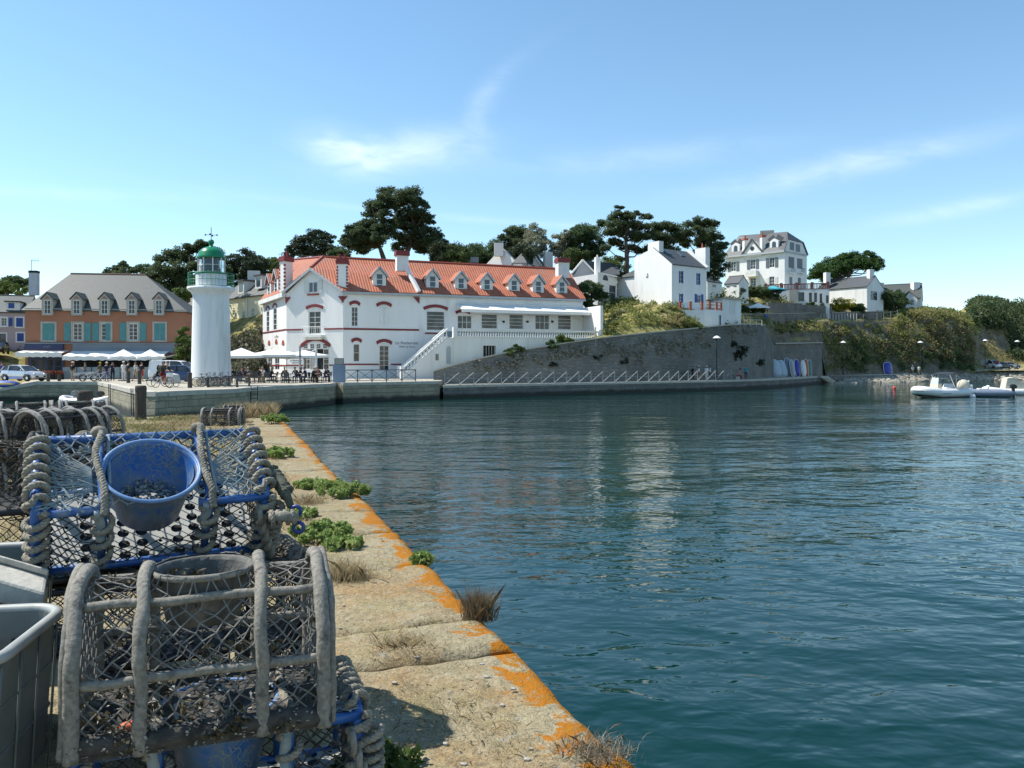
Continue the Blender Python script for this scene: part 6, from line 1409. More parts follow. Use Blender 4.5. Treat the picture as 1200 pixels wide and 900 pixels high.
# ivy and tufts rooted in the big wall
def wallgrow(name, spots, leaf, size, per):
    P_ = []
    for (x, y, rx, n) in spots:
        for _ in range(n):
            xx = x+R.gauss(0,rx*.5); yy = y+R.gauss(0,rx*.4)
            d = interp([(a,b_) for a, b_, _ in RW], xx); top = interp([(a,c_) for a, _, c_ in RW], xx)
            if yy < top+1: yy = top+1
            f = (444-yy)/(444-top); dd = d+.55*f-.12; p = P(xx,dd,ZY(yy,dd)); r = R.uniform(.12,.32); P_.append(blob_pts(p,(r*1.3,r*.6,r),per,.2))
    return struct(leaf_mesh(name, np.concatenate(P_), size, leaf), 'stuff')
wallgrow('pale_wall_valerian', [(588,426,5,8),(600,424,9,14),(630,421,9,16),(655,415,9,16),(678,411,8,14),(715,406,10,18),(730,414,9,14),(750,418,9,14),(775,412,9,14),(800,410,9,14),(560,428,8,8),(820,404,7,10),(607,420,6,10),(614,418,4,8),(645,418,6,10),(668,414,5,9),(688,409,4,7),(740,410,8,14),(757,400,8,16),(766,398,6,14),(790,403,7,14),(803,400,7,16),(778,401,6,10),(820,393,6,10),(706,413,5,8),(862,386,7,24),(872,387,6,20),(880,388,6,18),(573,431,4,5),(830,404,4,4)], leafmat('pale_valerian',(.34,.32,.25),(.44,.40,.34),(.20,.20,.11),1.2,.2), .13, 26)
wallgrow('dark_wall_ivy', [(866,414,6,34),(872,409,5,22),(859,403,4,14),(890,424,5,26),(733,424,5,6),(648,428,4,5),(700,420,4,4)], leafmat('dark_ivy',(.022,.030,.016),(.035,.042,.022),(.055,.055,.03),1,.15), .13, 26)
# ================================================================ railings and lamps
m_rail = M('pale_galvanised_rail', (.34,.345,.33), (.26,.265,.26), 3, .6)
m_railb = M('blue_grey_rail', (.09,.115,.15), (.075,.095,.125), 3, .5)
m_black = M('black_metal', (.02,.021,.024), (.03,.03,.033), 4, .5)
m_tyre = M('tyre_rubber', (.018,.018,.019), (.03,.03,.03), 6, .85)
m_chrome = M('bright_metal', (.55,.56,.58), None, 4, .25, metal=1.0)
PR = thing('promenade_railing', 'long pale zigzag railing along the promenade in front of the dark retaining wall', 'railing', P(521,73.6,ZW))
pl = [P(x,d,ZW) for x, d in ((521,73.8),(610,79.6),(700,85.6),(770,90.6),(840,97.1),(857,99.2))]
seg = [(b_-a_).length for a_, b_ in zip(pl, pl[1:])]; L = sum(seg); nb = 25; ps = []
for i in range(nb+1):
    s = L*i/nb; k = 0
    while k < len(seg)-1 and s > seg[k]: s -= seg[k]; k += 1
    ps.append(pl[k].lerp(pl[k+1], min(1,s/seg[k])))
pp = pb = None
for i, p in enumerate(ps):
    if pp is None: b = MB(); b.box((0,0,.60),(.07,.07,1.24)); pp = b.build('post', m_rail, PR, world=False); o = pp
    else: o = pp.copy(); COL.objects.link(o); o.parent = PR
    o.location = p-ORI[PR][0]
    if i: b = MB(); b.beam(ps[i-1]+V((0,0,.06)),p+V((0,0,1.18)),.055); b.build('brace', m_rail, PR)
b = MB()
for p, q in zip(ps, ps[1:]): b.beam(p+V((0,0,.05)),q+V((0,0,.05)),.05); b.beam(p+V((0,0,.62)),q+V((0,0,.62)),.035)
b.build('rail', m_rail, PR)
QR = thing('quay_railing', 'blue grey cross braced railing on the hotel forecourt edge beside the menu board', 'railing', P(403,67,ZQ))
qx = [(403,67.0),(419,67.9),(436,68.9),(453,70),(471,71.1),(487,72.1)]
for i, (x, d) in enumerate(qx):
    b = MB(); b.beam(P(x,d,ZQ),P(x,d,ZQ+1.1),.08); b.build('post', m_railb, QR)
    if i:
        a, c = P(*qx[i-1],ZQ), P(x,d,ZQ); b = MB(); b.beam(a+V((0,0,1.05)),c+V((0,0,1.05)),.07); b.beam(a+V((0,0,.15)),c+V((0,0,.15)),.05); b.beam(a+V((0,0,.15)),c+V((0,0,1.05)),.04); b.beam(a+V((0,0,1.05)),c+V((0,0,.15)),.04); b.build('panel', m_railb, QR)
lampp = None
for px, d, yb, yt, lab, hl in ((840,99.5,444,394,'street lamp standing against the retaining wall behind the walkers',0),(698,90.2,447,381,'slim pale pole against the retaining wall below the hotel terrace end',1),(988,140,439,400,'street lamp at the foot of the cliff beside the landing steps',0),(1078.5,150,433,400,'street lamp above the boulders behind the white inflatable boat',0),(1154.5,168,426,398,'street lamp beside the small white van on the beach road',0),(1192,172,426,399,'rightmost street lamp on the beach road',0)):
    z0 = ZW if px < 1100 else tz(px,d); h = ZY(yt,d)-z0; t = thing('street_lamp' if not hl else 'wall_pole', lab, 'street lamp' if not hl else 'pole', P(px,d,z0), 0, None if hl else 'street lamps along the water front')
    b = MB(); b.lathe([(.14,0),(.13,.5),(.075,.55),(.06,h-.35),(.05,h-.3)],10); b.build('pole', m_black if not hl else m_rail, t, world=False, smooth=False)
    if hl: b = MB(); b.ball((0,0,h-.3),.1,8,6); b.build('cap', m_rail, t, world=False); continue
    b = MB(); b.lathe([(.06,h-.35),(.46,h-.30),(.50,h-.22),(.30,h-.05),(.08,h+.05),(0.001,h+.08)],14); b.build('lamp_shade', m_fr_w, t, world=False)
    b = MB(); b.lathe([(.05,h-.36),(.22,h-.345),(.20,h-.48),(.04,h-.52)],10); b.build('lantern', m_paneb, t, world=False)

# ================================================================ people
def skinfig(edges, joints, radii, name, sub=1):
    me = bpy.data.meshes.new(name); ks = list(joints); ix = {k: i for i, k in enumerate(ks)}
    me.from_pydata([joints[k] for k in ks], [(ix[a],ix[b_]) for a, b_ in edges], []); me.update()
    o = bpy.data.objects.new(name, me); COL.objects.link(o)
    o.modifiers.new('skin','SKIN'); sd = me.skin_vertices[0].data
    for k in ks: r = radii[k]; sd[ix[k]].radius = r if isinstance(r,tuple) else (r,r)
    for k in ks: sd[ix[k]].use_root = (k == 'pelvis')
    m = o.modifiers.new('sub','SUBSURF'); m.levels = sub; m.render_levels = sub
    dg = bpy.context.evaluated_depsgraph_get(); dg.update()
    out = bpy.data.meshes.new_from_object(o.evaluated_get(dg)); bpy.data.objects.remove(o); bpy.data.meshes.remove(me); return out
m_skin = M('skin', (.42,.25,.17), (.38,.22,.15), 6, .6)
HAIR = [M('dark_hair',(.02,.015,.012),None,8,.6), M('brown_hair',(.09,.05,.028),None,8,.6), M('grey_hair',(.35,.34,.33),None,8,.6), M('fair_hair',(.36,.25,.11),None,8,.6)]
CLO = {k: M('cloth_'+k, c, None, 5, .9) for k, c in dict(black=(.015,.015,.018),navy=(.02,.03,.07),white=(.72,.71,.68),grey=(.16,.165,.17),red=(.36,.04,.035),blue=(.05,.12,.35),denim=(.06,.09,.16),olive=(.10,.10,.05),pink=(.55,.28,.30),teal=(.04,.30,.34),purple=(.12,.08,.28),sand=(.40,.33,.22),yellow=(.55,.45,.06)).items()}
EDG = [('pelvis','spine'),('spine','chest'),('chest','neck'),('neck','jaw'),('jaw','head'),('head','crown')]
for s in 'LR': EDG += [('chest','sh'+s),('sh'+s,'el'+s),('el'+s,'wr'+s),('wr'+s,'ha'+s),('pelvis','hip'+s),('hip'+s,'kn'+s),('kn'+s,'an'+s),('an'+s,'toe'+s)]
RAD = dict(pelvis=(.15,.115),spine=(.14,.105),chest=(.165,.115),neck=.058,jaw=.075,head=(.082,.100),crown=.060)
for s in 'LR': RAD.update({'sh'+s:.068,'el'+s:.046,'wr'+s:.032,'ha'+s:(.045,.024),'hip'+s:.098,'kn'+s:.062,'an'+s:.042,'toe'+s:(.048,.03)})
def pose(kind, q):
    """joint positions, figure facing +Y with its feet (or the seat's ground) at z=0"""
    J = dict(pelvis=(0,0,.95),spine=(0,0,1.13),chest=(0,.0,1.36),neck=(0,.01,1.50),jaw=(0,.035,1.57),head=(0,.03,1.66),crown=(0,.02,1.735))
    for s, k in (('L',-1),('R',1)):
        J.update({'sh'+s:(k*.185,0,1.42),'el'+s:(k*.235,-.02,1.14),'wr'+s:(k*.24,.05,.90),'ha'+s:(k*.235,.07,.80),'hip'+s:(k*.095,0,.89),'kn'+s:(k*.10,.02,.49),'an'+s:(k*.105,-.02,.07),'toe'+s:(k*.12,.15,.035)})
    if kind == 'walk':
        J.update(knL=(-.10,.16,.52),anL=(-.10,.22,.10),toeL=(-.10,.38,.06),knR=(.10,-.02,.49),anR=(.10,-.30,.14),toeR=(.10,-.18,.04),elL=(-.24,-.10,1.15),wrL=(-.23,-.05,.92),haL=(-.22,-.02,.83),elR=(.24,.06,1.14),wrR=(.22,.22,.97),haR=(.21,.28,.90))
    if kind == 'bent':
        J.update(elL=(-.22,.14,1.16),wrL=(-.12,.32,1.22),haL=(-.08,.36,1.30),elR=(.22,.10,1.15),wrR=(.16,.33,1.10),haR=(.12,.41,1.12))
    if kind in ('sit','sitlean','cycle'):
        z = .53 if kind != 'cycle' else .93; f = .10 if kind == 'sit' else .24 if kind == 'sitlean' else .34
        J.update(pelvis=(0,-.05,z),spine=(0,-.06+f*.3,z+.19),chest=(0,-.05+f*.75,z+.41),neck=(0,-.03+f*1.1,z+.55),jaw=(0,.0+f*1.2,z+.62),head=(0,.0+f*1.2,z+.71),crown=(0,-.01+f*1.2,z+.79))
        for s, k in (('L',-1),('R',1)):
            c = J['chest']
            J.update({'sh'+s:(k*.185,c[1]+.01,c[2]+.06),'el'+s:(k*.23,c[1]+.14,c[2]-.18),'wr'+s:(k*.17,c[1]+.36,c[2]-.16),'ha'+s:(k*.14,c[1]+.44,c[2]-.14),'hip'+s:(k*.095,-.03,z-.03),'kn'+s:(k*.12,.40,z-.01),'an'+s:(k*.12,.38,.07),'toe'+s:(k*.13,.54,.035)})
        if kind == 'cycle':
            for s, k, a in (('L',-1,.35),('R',1,.05)):
                J.update({'kn'+s:(k*.11,.32,.62+a*.45),'an'+s:(k*.10,.10+a*.35,.24+a*.55),'toe'+s:(k*.11,.27+a*.35,.21+a*.5),'wr'+s:(k*.22,.60,1.10),'ha'+s:(k*.22,.67,1.06),'el'+s:(k*.25,.42,1.14)})
    return J
PC = {}
def person(label, loc, rz, kind='stand', top='navy', bottom='denim', hair=0, hat=None, shorts=False, scale=1.0, group=None, extra=None):
    """one continuous skinned figure; skin, shirt, trousers and shoes told apart by the nearest bone"""
    key = (kind, top, bottom, shorts)
    J = {k: V(v) for k, v in pose(kind, R).items()}
    if key not in PC:
        me = skinfig(EDG, {k: tuple(v) for k, v in J.items()}, RAD, 'body'); 
        for m_ in (m_skin, CLO[top], CLO[bottom], m_black): me.materials.append(m_)
        slot = {}
        for a, c in EDG:
            n = a+c
            slot[(a,c)] = 1 if (a in ('spine','chest','pelvis') and c in ('spine','chest','shL','shR')) or a.startswith('sh') else 2 if a.startswith('hip') or c.startswith('hip') else (0 if shorts else 2) if a.startswith('kn') else 3 if a.startswith('an') else 0
        mi = []
        for f in me.polygons:
            c = f.center; best = None
            for (a, d) in EDG:
                p, q = J[a], J[d]; t = max(0,min(1,(c-p).dot(q-p)/max(1e-6,(q-p).length_squared))); e = (c-p.lerp(q,t)).length - (.03 if a == 'chest' and d == 'neck' else 0)*0
                if best is None or e < best[0]: best = (e, slot[(a,d)])
            mi.append(best[1])
        me.polygons.foreach_set('material_index', mi); me.polygons.foreach_set('use_smooth', [True]*len(mi)); PC[key] = me
    t = thing('person', label, 'person', loc, rz, group); t.scale = (scale,)*3
    o = bpy.data.objects.new('body', PC[key]); COL.objects.link(o); o.parent = t
    h = J['head']; b = MB(); b.ball(h+V((0,-.022,.035)),(.092,.105,.088),10,6)
    if kind != 'x' and hair in (1,3): b.ball(h+V((0,-.085,-.06)),(.07,.05,.11),8,5)
    b.build('hair', HAIR[hair], t, smooth=True, world=False)
    b = MB(); b.tube([h+V((0,.085,.0)),h+V((0,.125,-.03)),h+V((0,.095,-.045))],.014,5)
    for s in (-1,1): b.ball(h+V((s*.085,.0,-.01)),(.014,.022,.03),6,4)
    b.build('nose_and_ears', m_skin, t, smooth=True, world=False)
    b = MB()
    for s in (-1,1): b.ball(h+V((s*.033,.088,.005)),.011,6,4)
    b.build('eyes', m_black, t, world=False)
    if hat: b = MB(); b.lathe([(.17,.0),(.172,.012),(.10,.02),(.098,.085),(.06,.115),(0,.12)],12,h+V((0,0,.055))); b.build('hat', CLO[hat], t, smooth=False, world=False)
    if extra == 'pack': b = MB(); c = J['chest']; b.ball(c+V((0,-.19,-.08)),(.16,.11,.24),10,7); b.build('backpack', CLO['black'], t, smooth=True, world=False)
    return t
gq = lambda px, d: P(px, d, ZQ)
def facing(dx, dy): return atan2(-dx, dy)
GT = 'people strolling on the square in front of the awnings'
for px, d, rz, kd, tp, bt, hr, ht, sh, lab in (
    (2,68.5+5,facing(1,-.2),'walk','purple','denim',0,None,False,'person in purple walking at the far left edge behind the silver car'),
    (85,74,facing(.2,1),'stand','black','sand',1,'white',True,'person in black top and white hat standing below the start of the long awning'),
    (100,77,facing(-1,-.3),'bent','grey','navy',0,None,False,'person in grey leaning near the awning post on the square'),
    (117,73,facing(1,-.3),'stand','olive','denim',0,'yellow',False,'person in olive with yellow cap beside the parked bicycles on the square'),
    (125,73.5,facing(-.2,1),'stand','navy','purple',3,'white',False,'person in navy and purple with white sun hat in the middle of the square'),
    (132,74,facing(.4,-1),'bent','navy','black',0,None,False,'person all in dark clothes with raised hands in the middle of the square'),
    (145,72.5,facing(0,-1),'stand','white','white',2,'white',False,'person all in white with white hat under the left parasol'),
    (150,71.5,facing(.6,1),'stand','black','black',0,None,False,'person in black just left of the wooden bollard under the parasols'),
    (159,72.5,facing(-1,.2),'walk','white','sand',1,None,True,'person in white shirt and shorts between the two parasols'),
    (166,71,facing(.1,1),'stand','black','red',0,None,True,'person in black top with red shorts beside the right hand bollard')):
    person(lab, gq(px,d), rz, kd, tp, bt, hr, ht, sh, R.uniform(.95,1.02), GT)
GP = 'people on the promenade by the railing'
pw = lambda px, d: P(px, d, ZW)
for px, d, rz, kd, tp, bt, hr, ht, sh, lab in (
    (811.5,97.2,facing(1,.3),'walk','black','navy',0,None,False,'person in dark clothes walking behind the zigzag railing, leftmost of the walkers'),
    (818.5,97.4,facing(1,.2),'walk','white','red',1,'white',True,'person in white shirt and white hat walking behind the zigzag railing'),
    (828,98.2,facing(-.2,-1),'stand','white','white',3,'white',False,'person in white clothes standing left of the street lamp on the promenade'),
    (832,98.6,facing(-1,-.2),'bent','white','grey',0,None,False,'person in white shirt turned to the one in all white near the street lamp'),
    (865,103.3,facing(1,.1),'sitlean','pink','red',0,'black',False,'person in pink sitting on the promenade below the dark ivy'),
    (874,104.6,facing(-.4,-1),'stand','teal','navy',1,None,False,'person in turquoise top by the wall next to the seated one in pink')):
    person(lab, pw(px,d), rz, kd, tp, bt, hr, ht, sh, 1.0, GP)
for px, d, tp, lab in ((1062,150,'grey','person in grey standing at the cliff foot beside the upturned blue dinghy'),(1069.5,149.5,'white','person in white shirt left of the lamp behind the white inflatable boat'),(1077,149.5,'white','person in white standing right at the lamp post behind the white inflatable boat'),(1157,168,'black','person in black standing beside the small white van')):
    person(lab, P(px,d,ZW if px < 1100 else tz(px,d)), R.uniform(0,6), 'stand', tp, 'sand', R.randrange(4), None, True, 1.0, 'people at the foot of the cliff')
# promenade bench under the seated person
t = thing('stone_bench','low stone block seat under the person in pink on the promenade','bench',pw(865,103.3),facing(1,.1)); b = MB(); b.box((0,-.12,.19),(.5,.5,.38)); b.build('seat', m_stone, t, world=False, bevel=.02)
# pushchair by the railing end
t = thing('pushchair','pushchair parked at the right end of the zigzag railing','pushchair',pw(846,99.6),.6)
for x, y in ((-.22,.35),(.22,.35),(-.24,-.3),(.24,-.3)): b = MB(); b.ring((x,y,.13),.12,.025,'X',14,5); b.build('wheel', m_tyre, t, world=False)
b = MB()
for s in (-.22,.22): b.tube([(s,.35,.13),(s,-.1,.6),(s,-.5,1.05)],.02,5); b.tube([(s,-.3,.13),(s,.05,.55)],.02,5)
b.tube([(-.22,-.5,1.05),(.22,-.5,1.05)],.02,5); b.build('frame', m_rail, t, world=False)
b = MB(); b.grid(lambda u,v: V((lerp(-.2,.2,u),.25-.45*v-.1*sin(v*pi),.5-.2*sin(v*3)+.5*v*v)),4,8); b.ball((0,-.12,.82),(.22,.22,.16),10,6); b.build('seat', CLO['grey'], t, smooth=True, world=False)

# ================================================================ terrace parasols, tables, chairs and guests by the lighthouse
def parasol(name, label, loc, w, hb, ht, mat, post=None, group=None, square=True, offset=0.0):
    t = thing(name, label, 'parasol', loc, .25, group); n = 4 if square else 8; b = MB()
    R_ = w/2*(sqrt(2) if square else 1); rim = []
    for k in range(n*4):
        a = 2*pi*k/(n*4)+pi/4; m_ = (1/max(abs(cos(a)),abs(sin(a))))*w/2 if square else R_
        rim.append(V((m_*cos(a),m_*sin(a),hb-.05*abs(sin(k*pi/4)))))
    apex = V((0,0,ht)); mid = [p.lerp(apex,.5)+V((0,0,-.06)) for p in rim]; k = len(rim)
    b.add(rim+mid+[apex]+[p-V((0,0,.22)) for p in rim], [[i,(i+1)%k,k+(i+1)%k,k+i] for i in range(k)]+[[k+i,k+(i+1)%k,2*k] for i in range(k)]+[[i,2*k+1+i,2*k+1+(i+1)%k,(i+1)%k] for i in range(k)])
    b.build('canopy', mat, t, world=False)
    b = MB(); b.tube([(offset,0,0),(offset,0,ht+.08)],.04,8); b.build('pole', post or m_rail, t, world=False)
    b = MB()
    for i in range(0,k,2): b.tube([(0,0,ht-.9),mid[i]-V((0,0,.02))],.012,4)
    b.build('ribs', m_rail, t, world=False)
    b = MB(); b.box((offset,0,.05),(.8,.8,.1)); b.build('base', m_gcanvas, t, world=False); return t
GU = 'white parasols of the hotel terrace'
parasol('terrace_parasol','big white square parasol nearest the lighthouse',gq(283,74),4.0,2.35,3.05,m_canvas,group=GU)
parasol('terrace_parasol','big white square parasol in the middle of the hotel terrace row',gq(318,75.5),4.4,2.45,2.95,m_canvas,group=GU)
parasol('terrace_parasol','big white square parasol nearest the hotel arched doorway',gq(357,76.5),4.4,2.40,2.9,m_canvas,group=GU)
parasol('terrace_parasol','white square parasol over the hotel corner left of the arched door',gq(336,77.5),4.0,2.35,2.85,m_canvas,group=GU)
GV = 'white parasols in front of the long awning'
parasol('terrace_parasol','small white pointed parasol in front of the long grey awning, left of the two',gq(145,75),2.7,2.30,2.95,m_canvas,square=False,group=GV)
parasol('terrace_parasol','small white pointed parasol in front of the long grey awning, right of the two',gq(176.5,75.3),2.6,2.30,2.95,m_canvas,square=False,group=GV)
t = thing('mast_post','tall grey post beside the parasol in front of the hotel arched door','post',gq(351.5,70)); b = MB(); b.tube([(0,0,0),(0,0,3.1)],.09,8); b.ball((0,0,3.12),.10,8,5); b.build('shaft', m_rail, t, world=False); b = MB(); b.lathe([(.12,2.2),(.14,2.25),(.12,2.3)],8); b.build('collar', m_railb, t, world=False)
t = thing('mast_post','white post with a slanting arm in front of the dark hotel doorway','post',gq(370.5,71)); b = MB(); b.tube([(0,0,0),(0,0,3.0)],.10,8); b.build('shaft', m_fr_w, t, world=False); b = MB(); b.tube([(0,0,2.9),(-.7,0,2.45)],.05,6); b.build('arm', m_fr_w, t, world=False)
# menu board
t = thing('menu_board','blue grey menu board with an empty dark framed panel on top, by the quay railing','board',gq(397.5,66.8),.1)
b = MB(); b.box((0,0,.75),(1.02,.12,1.5)); b.build('board', M('blue_grey_board',(.20,.27,.36),(.17,.235,.32),2,.6), t, world=False)
b = MB(); b.box((0,0,2.02),(.72,.06,.05)); b.box((0,0,1.53),(.72,.06,.05)); b.box((-.36,0,1.775),(.05,.06,.54)); b.box((.36,0,1.775),(.05,.06,.54)); o = b.build('frame', m_railb, t, world=False); b = MB(); b.box((0,.01,1.775),(.66,.02,.44)); b.build('sheet', m_stone, o, world=False)
m_tab = M('dark_table', (.035,.04,.05), (.05,.055,.06), 3, .5)
def table(label, loc, rz, group, w=1.5):
    t = thing('terrace_table', label, 'table', loc, rz, group)
    b = MB(); b.box((0,0,.735),(w,.75,.04)); b.build('table_top', m_tab, t, world=False, bevel=.01)
    for x in (-w/2+.12,w/2-.12):
        for y in (-.28,.28): b = MB(); b.tube([(x,y,0),(x*.97,y*.95,.715)],.025,6); b.build('leg', m_black, t, world=False)
    return t
def chair(label, loc, rz, group):
    t = thing('terrace_chair', label, 'chair', loc, rz, group)
    b = MB(); b.box((0,0,.44),(.44,.44,.04)); b.build('seat', m_tab, t, world=False, bevel=.01)
    b = MB(); b.grid(lambda u,v: V((lerp(-.21,.21,u),-.21-.05*v-.03*sin(pi*u),lerp(.52,.88,v))),6,4); b.build('backrest', m_tab, t, world=False)
    for x, y in ((-.19,.19),(.19,.19)): b = MB(); b.tube([(x,y,0),(x,y,.43)],.017,5); b.build('leg', m_black, t, world=False)
    for x in (-.19,.19): b = MB(); b.tube([(x,-.24,0),(x,-.19,.44),(x,-.26,.88)],.017,5); b.build('leg', m_black, t, world=False)
    return t
GTa, GC, GG = 'dark tables of the hotel terrace', 'dark chairs of the hotel terrace', 'guests seated on the hotel terrace'
tl = [(281,64.5,.2),(297,66,.1),(312,67,.3),(331,65.5,.0),(345,67,.2),(362,66.5,.1),(376,67.5,.15),(290,71,.2),(325,72,.1),(355,72.5,.2)]
wh = ('first by the lighthouse','second from the lighthouse','third from the lighthouse','under the middle parasol','beside the tall grey post','before the arched door','nearest the menu board','back row near the lighthouse','back row under the middle parasol','back row by the arched door')
for (px, d, rz), w_ in zip(tl, wh): table('dark terrace table, '+w_, gq(px,d), rz, GTa)
ppl = [(275.5,64.6,1.45,'sitlean','black',0),(287,64.2,-1.5,'sit','black',1),(284,70.4,2.9,'sit','navy',0),(294,66.5,1.4,'sitlean','grey',2),(303.5,66,-1.6,'sit','black',0),(308,70.2,3.0,'sit','white',3),(318,67.2,-1.5,'sit','black',1),(334,66.9,3.1,'sit','olive',0),(347,68.3,3.0,'sitlean','navy',0),(351.5,67,-1.5,'sit','black',1),(358,66.6,1.5,'sit','navy',0),(366,66.2,-1.6,'sitlean','black',2),(373,68.8,3.0,'sit','red',0),(381,67.6,-1.5,'sit','black',1),(384,69.5,2.6,'sit','navy',0),(369,67.9,2.9,'sit','grey',3)]
gl = ('in black leaning over the table nearest the lighthouse','in black with long hair at the right of the first table','in navy at the back table by the lighthouse','in grey leaning on the second table from the lighthouse','in black at the right of the second table from the lighthouse','in white shirt at the back between the second and third tables','in black with long hair right of the third table','in olive alone behind the table under the middle parasol','in navy leaning behind the table by the tall grey post','in black with long hair right of the tall grey post','in navy facing right before the arched door','in black with grey hair before the arched door','in red at the back before the dark doorway','in black with long hair nearest the menu board','in navy at the back close to the menu board','in grey with fair hair behind the table before the arched door')
for (px, d, rz, kd, tp, hr), w_ in zip(ppl, gl):
    p = gq(px,d); person('seated guest '+w_, p, rz, kd, tp, R.choice(['denim','black','sand']), hr, None, False, .98, GG)
    chair('chair of the guest '+w_, p+V((sin(rz)*.07,-cos(rz)*.07,.0)), rz, GC)
for px, d, rz, w_ in ((327,65.2,1.5,'empty, left of the table under the middle parasol'),(336,64.6,.1,'empty, front of the table under the middle parasol'),(341,66.2,-1.4,'empty, left of the tall grey post'),(300,64.9,.1,'empty, front of the second table from the lighthouse'),(313,65.7,.2,'empty, front of the third table from the lighthouse'),(322,71.5,1.5,'empty, back row under the middle parasol')): chair('dark terrace chair, '+w_, gq(px,d), rz, GC)
# benches at the quay edge in front of the lighthouse
def bench(label, loc, rz, L=2.3, h=.5):
    t = thing('quay_bench', label, 'bench', loc, rz, 'dark benches beside the lighthouse'); b = MB()
    for y in (-.16,0,.16): b.box((0,y,h),(L,.13,.06))
    b.build('seat', m_tab, t, world=False)
    for x in (-L*.36,L*.36): b = MB(); b.prism([(x-.03,-.24,0),(x-.03,.24,0),(x-.03,.16,h-.03),(x-.03,-.16,h-.03)],(.06,0,0)); b.build('leg', m_black, t, world=False)
    return t
bench('long dark bench at the quay edge right of the parked bicycles', gq(261,53.6), .12, 2.6, .62); bench('shorter dark bench to the right of the long one by the lighthouse', gq(280,55.6), .16, 1.9, .7)

# ================================================================ bicycles
def bicycle(label, loc, rz, col, group='bicycles on the quay', basket=False, lean=0.0):
    t = thing('bicycle', label, 'bicycle', loc, rz, group); t.rotation_euler[1] = lean
    for y in (-.52,.52):
        b = MB(); b.ring((0,y,.34),.325,.022,'X',24,6); wl_ = b.build('wheel', m_tyre, t, world=False, smooth=True)
        b = MB()
        for k in range(10): a = 2*pi*k/10; b.tube([(0,y,.34),(0,y+.31*cos(a),.34+.31*sin(a))],.004,3)
        b.ball((0,y,.34),.035,8,5); b.build('spokes', m_chrome, wl_, world=False)
    b = MB(); bb, st, hd, rw = V((0,-.05,.30)), V((0,-.20,.80)), V((0,.38,.82)), V((0,-.52,.34))
    for p, q in ((bb,st),(bb,hd-V((0,-.03,.12))),(st-V((0,-.03,.12)),hd),(bb,rw),(st-V((0,-.03,.12)),rw),(hd,V((0,.36,.92))),(hd-V((0,-.02,.14)),V((0,.52,.34)))): b.tube([p,q],.018,6)
    b.build('frame', col, t, world=False)
    b = MB(); b.ball((0,-.22,.88),(.07,.14,.035),8,5); b.tube([st,(0,-.21,.87)],.014,5); b.build('saddle', m_black, t, world=False, smooth=True)
    b = MB(); b.tube([(-.28,.26,1.0),(-.16,.36,.98),(0,.36,.95),(.16,.36,.98),(.28,.26,1.0)],.014,5); b.build('handlebar', m_black, t, world=False)
    b = MB(); b.ring(bb,.09,.012,'X',14,4); b.tube([bb+V((-.06,0,0)),bb+V((-.08,.12,-.11))],.012,4); b.tube([bb+V((.06,0,0)),bb+V((.08,-.12,.11))],.012,4); b.build('crank', m_chrome, t, world=False)
    if basket: b = MB(); b.box((0,.52,.86),(.34,.26,.24)); b.build('basket', m_fr_w, t, world=False)
    return t
m_bw, m_bk, m_br = M('white_frame',(.7,.7,.7),None,3,.4), m_black, M('red_frame',(.35,.03,.03),None,3,.4)
p = gq(190.5,52.5); rz = facing(1,-.22)
bicycle('white hire bicycle with front basket ridden near the lighthouse', p, rz, m_bw, basket=True)
person('cyclist in black with red shorts riding the white bicycle near the lighthouse', p, rz, 'cycle','black','red',0,None,True,1.0,'cyclists near the lighthouse',extra='pack')
p = gq(185.5,54.8); bicycle('dark bicycle half hidden behind the white one being ridden', p, rz+.1, m_bk)
person('second cyclist in dark green behind the white bicycle', p, rz+.1,'cycle','olive','black',1,None,True,1.0,'cyclists near the lighthouse',extra='pack')
t = thing('bicycle_trailer','pale child bicycle trailer standing right of the white bicycle','trailer',gq(203,54.2),rz)
b = MB(); b.prism([(-.32,-.4,.2),(-.32,.4,.25),(-.32,.25,.85),(-.32,-.3,.95)],(.64,0,0)); b.build('body', M('trailer_cloth',(.55,.54,.5),(.45,.44,.42),3,.9), t, world=False, bevel=.05)
for s in (-.38,.38): b = MB(); b.ring((s,-.05,.25),.24,.02,'X',18,5); b.build('wheel', m_tyre, t, world=False)
b = MB(); b.tube([(0,.4,.25),(0,.8,.3)],.02,5); b.build('tow_bar', m_black, t, world=False)
for px, d, dz, c, w_ in ((240,54.4,.2,m_bk,'leftmost of the row leaning at the lighthouse foot'),(246,54.8,.35,m_railb,'second of the row leaning at the lighthouse foot'),(255,55.0,.1,m_bk,'third of the row leaning at the lighthouse foot'),(262,55.6,.3,m_br,'rightmost of the row, behind the long bench')):
    bicycle('dark parked bicycle, '+w_, gq(px,d), facing(1,dz-.1), c, lean=.10)
for px, d, w_ in ((104,72,'left of the pair of pale carts'),(118,71,'by the person with the yellow cap')): bicycle('pale parked bicycle on the square, '+w_, gq(px,d), facing(1,.1), m_bw)
for px, d, w_ in ((97,72.5,'left one'),(110,73.2,'right one')):
    t = thing('hand_cart','pale hand cart on the square behind the slipway, '+w_,'cart',gq(px,d),.4); b = MB(); b.prism([(-.7,-.3,.5),(.7,-.3,.62),(.7,-.3,.85),(-.75,-.3,.75)],(0,.6,0)); b.build('tray', M('cart_grey',(.5,.5,.5),None,3,.6), t, world=False)
    for s in (-.33,.33): b = MB(); b.ring((0,s,.3),.27,.03,'Y',16,5); b.build('wheel', m_tyre, t, world=False)
    b = MB(); b.tube([(.7,-.25,.7),(1.2,-.25,.9)],.02,5); b.tube([(.7,.25,.7),(1.2,.25,.9)],.02,5); b.build('handles', m_rail, t, world=False)

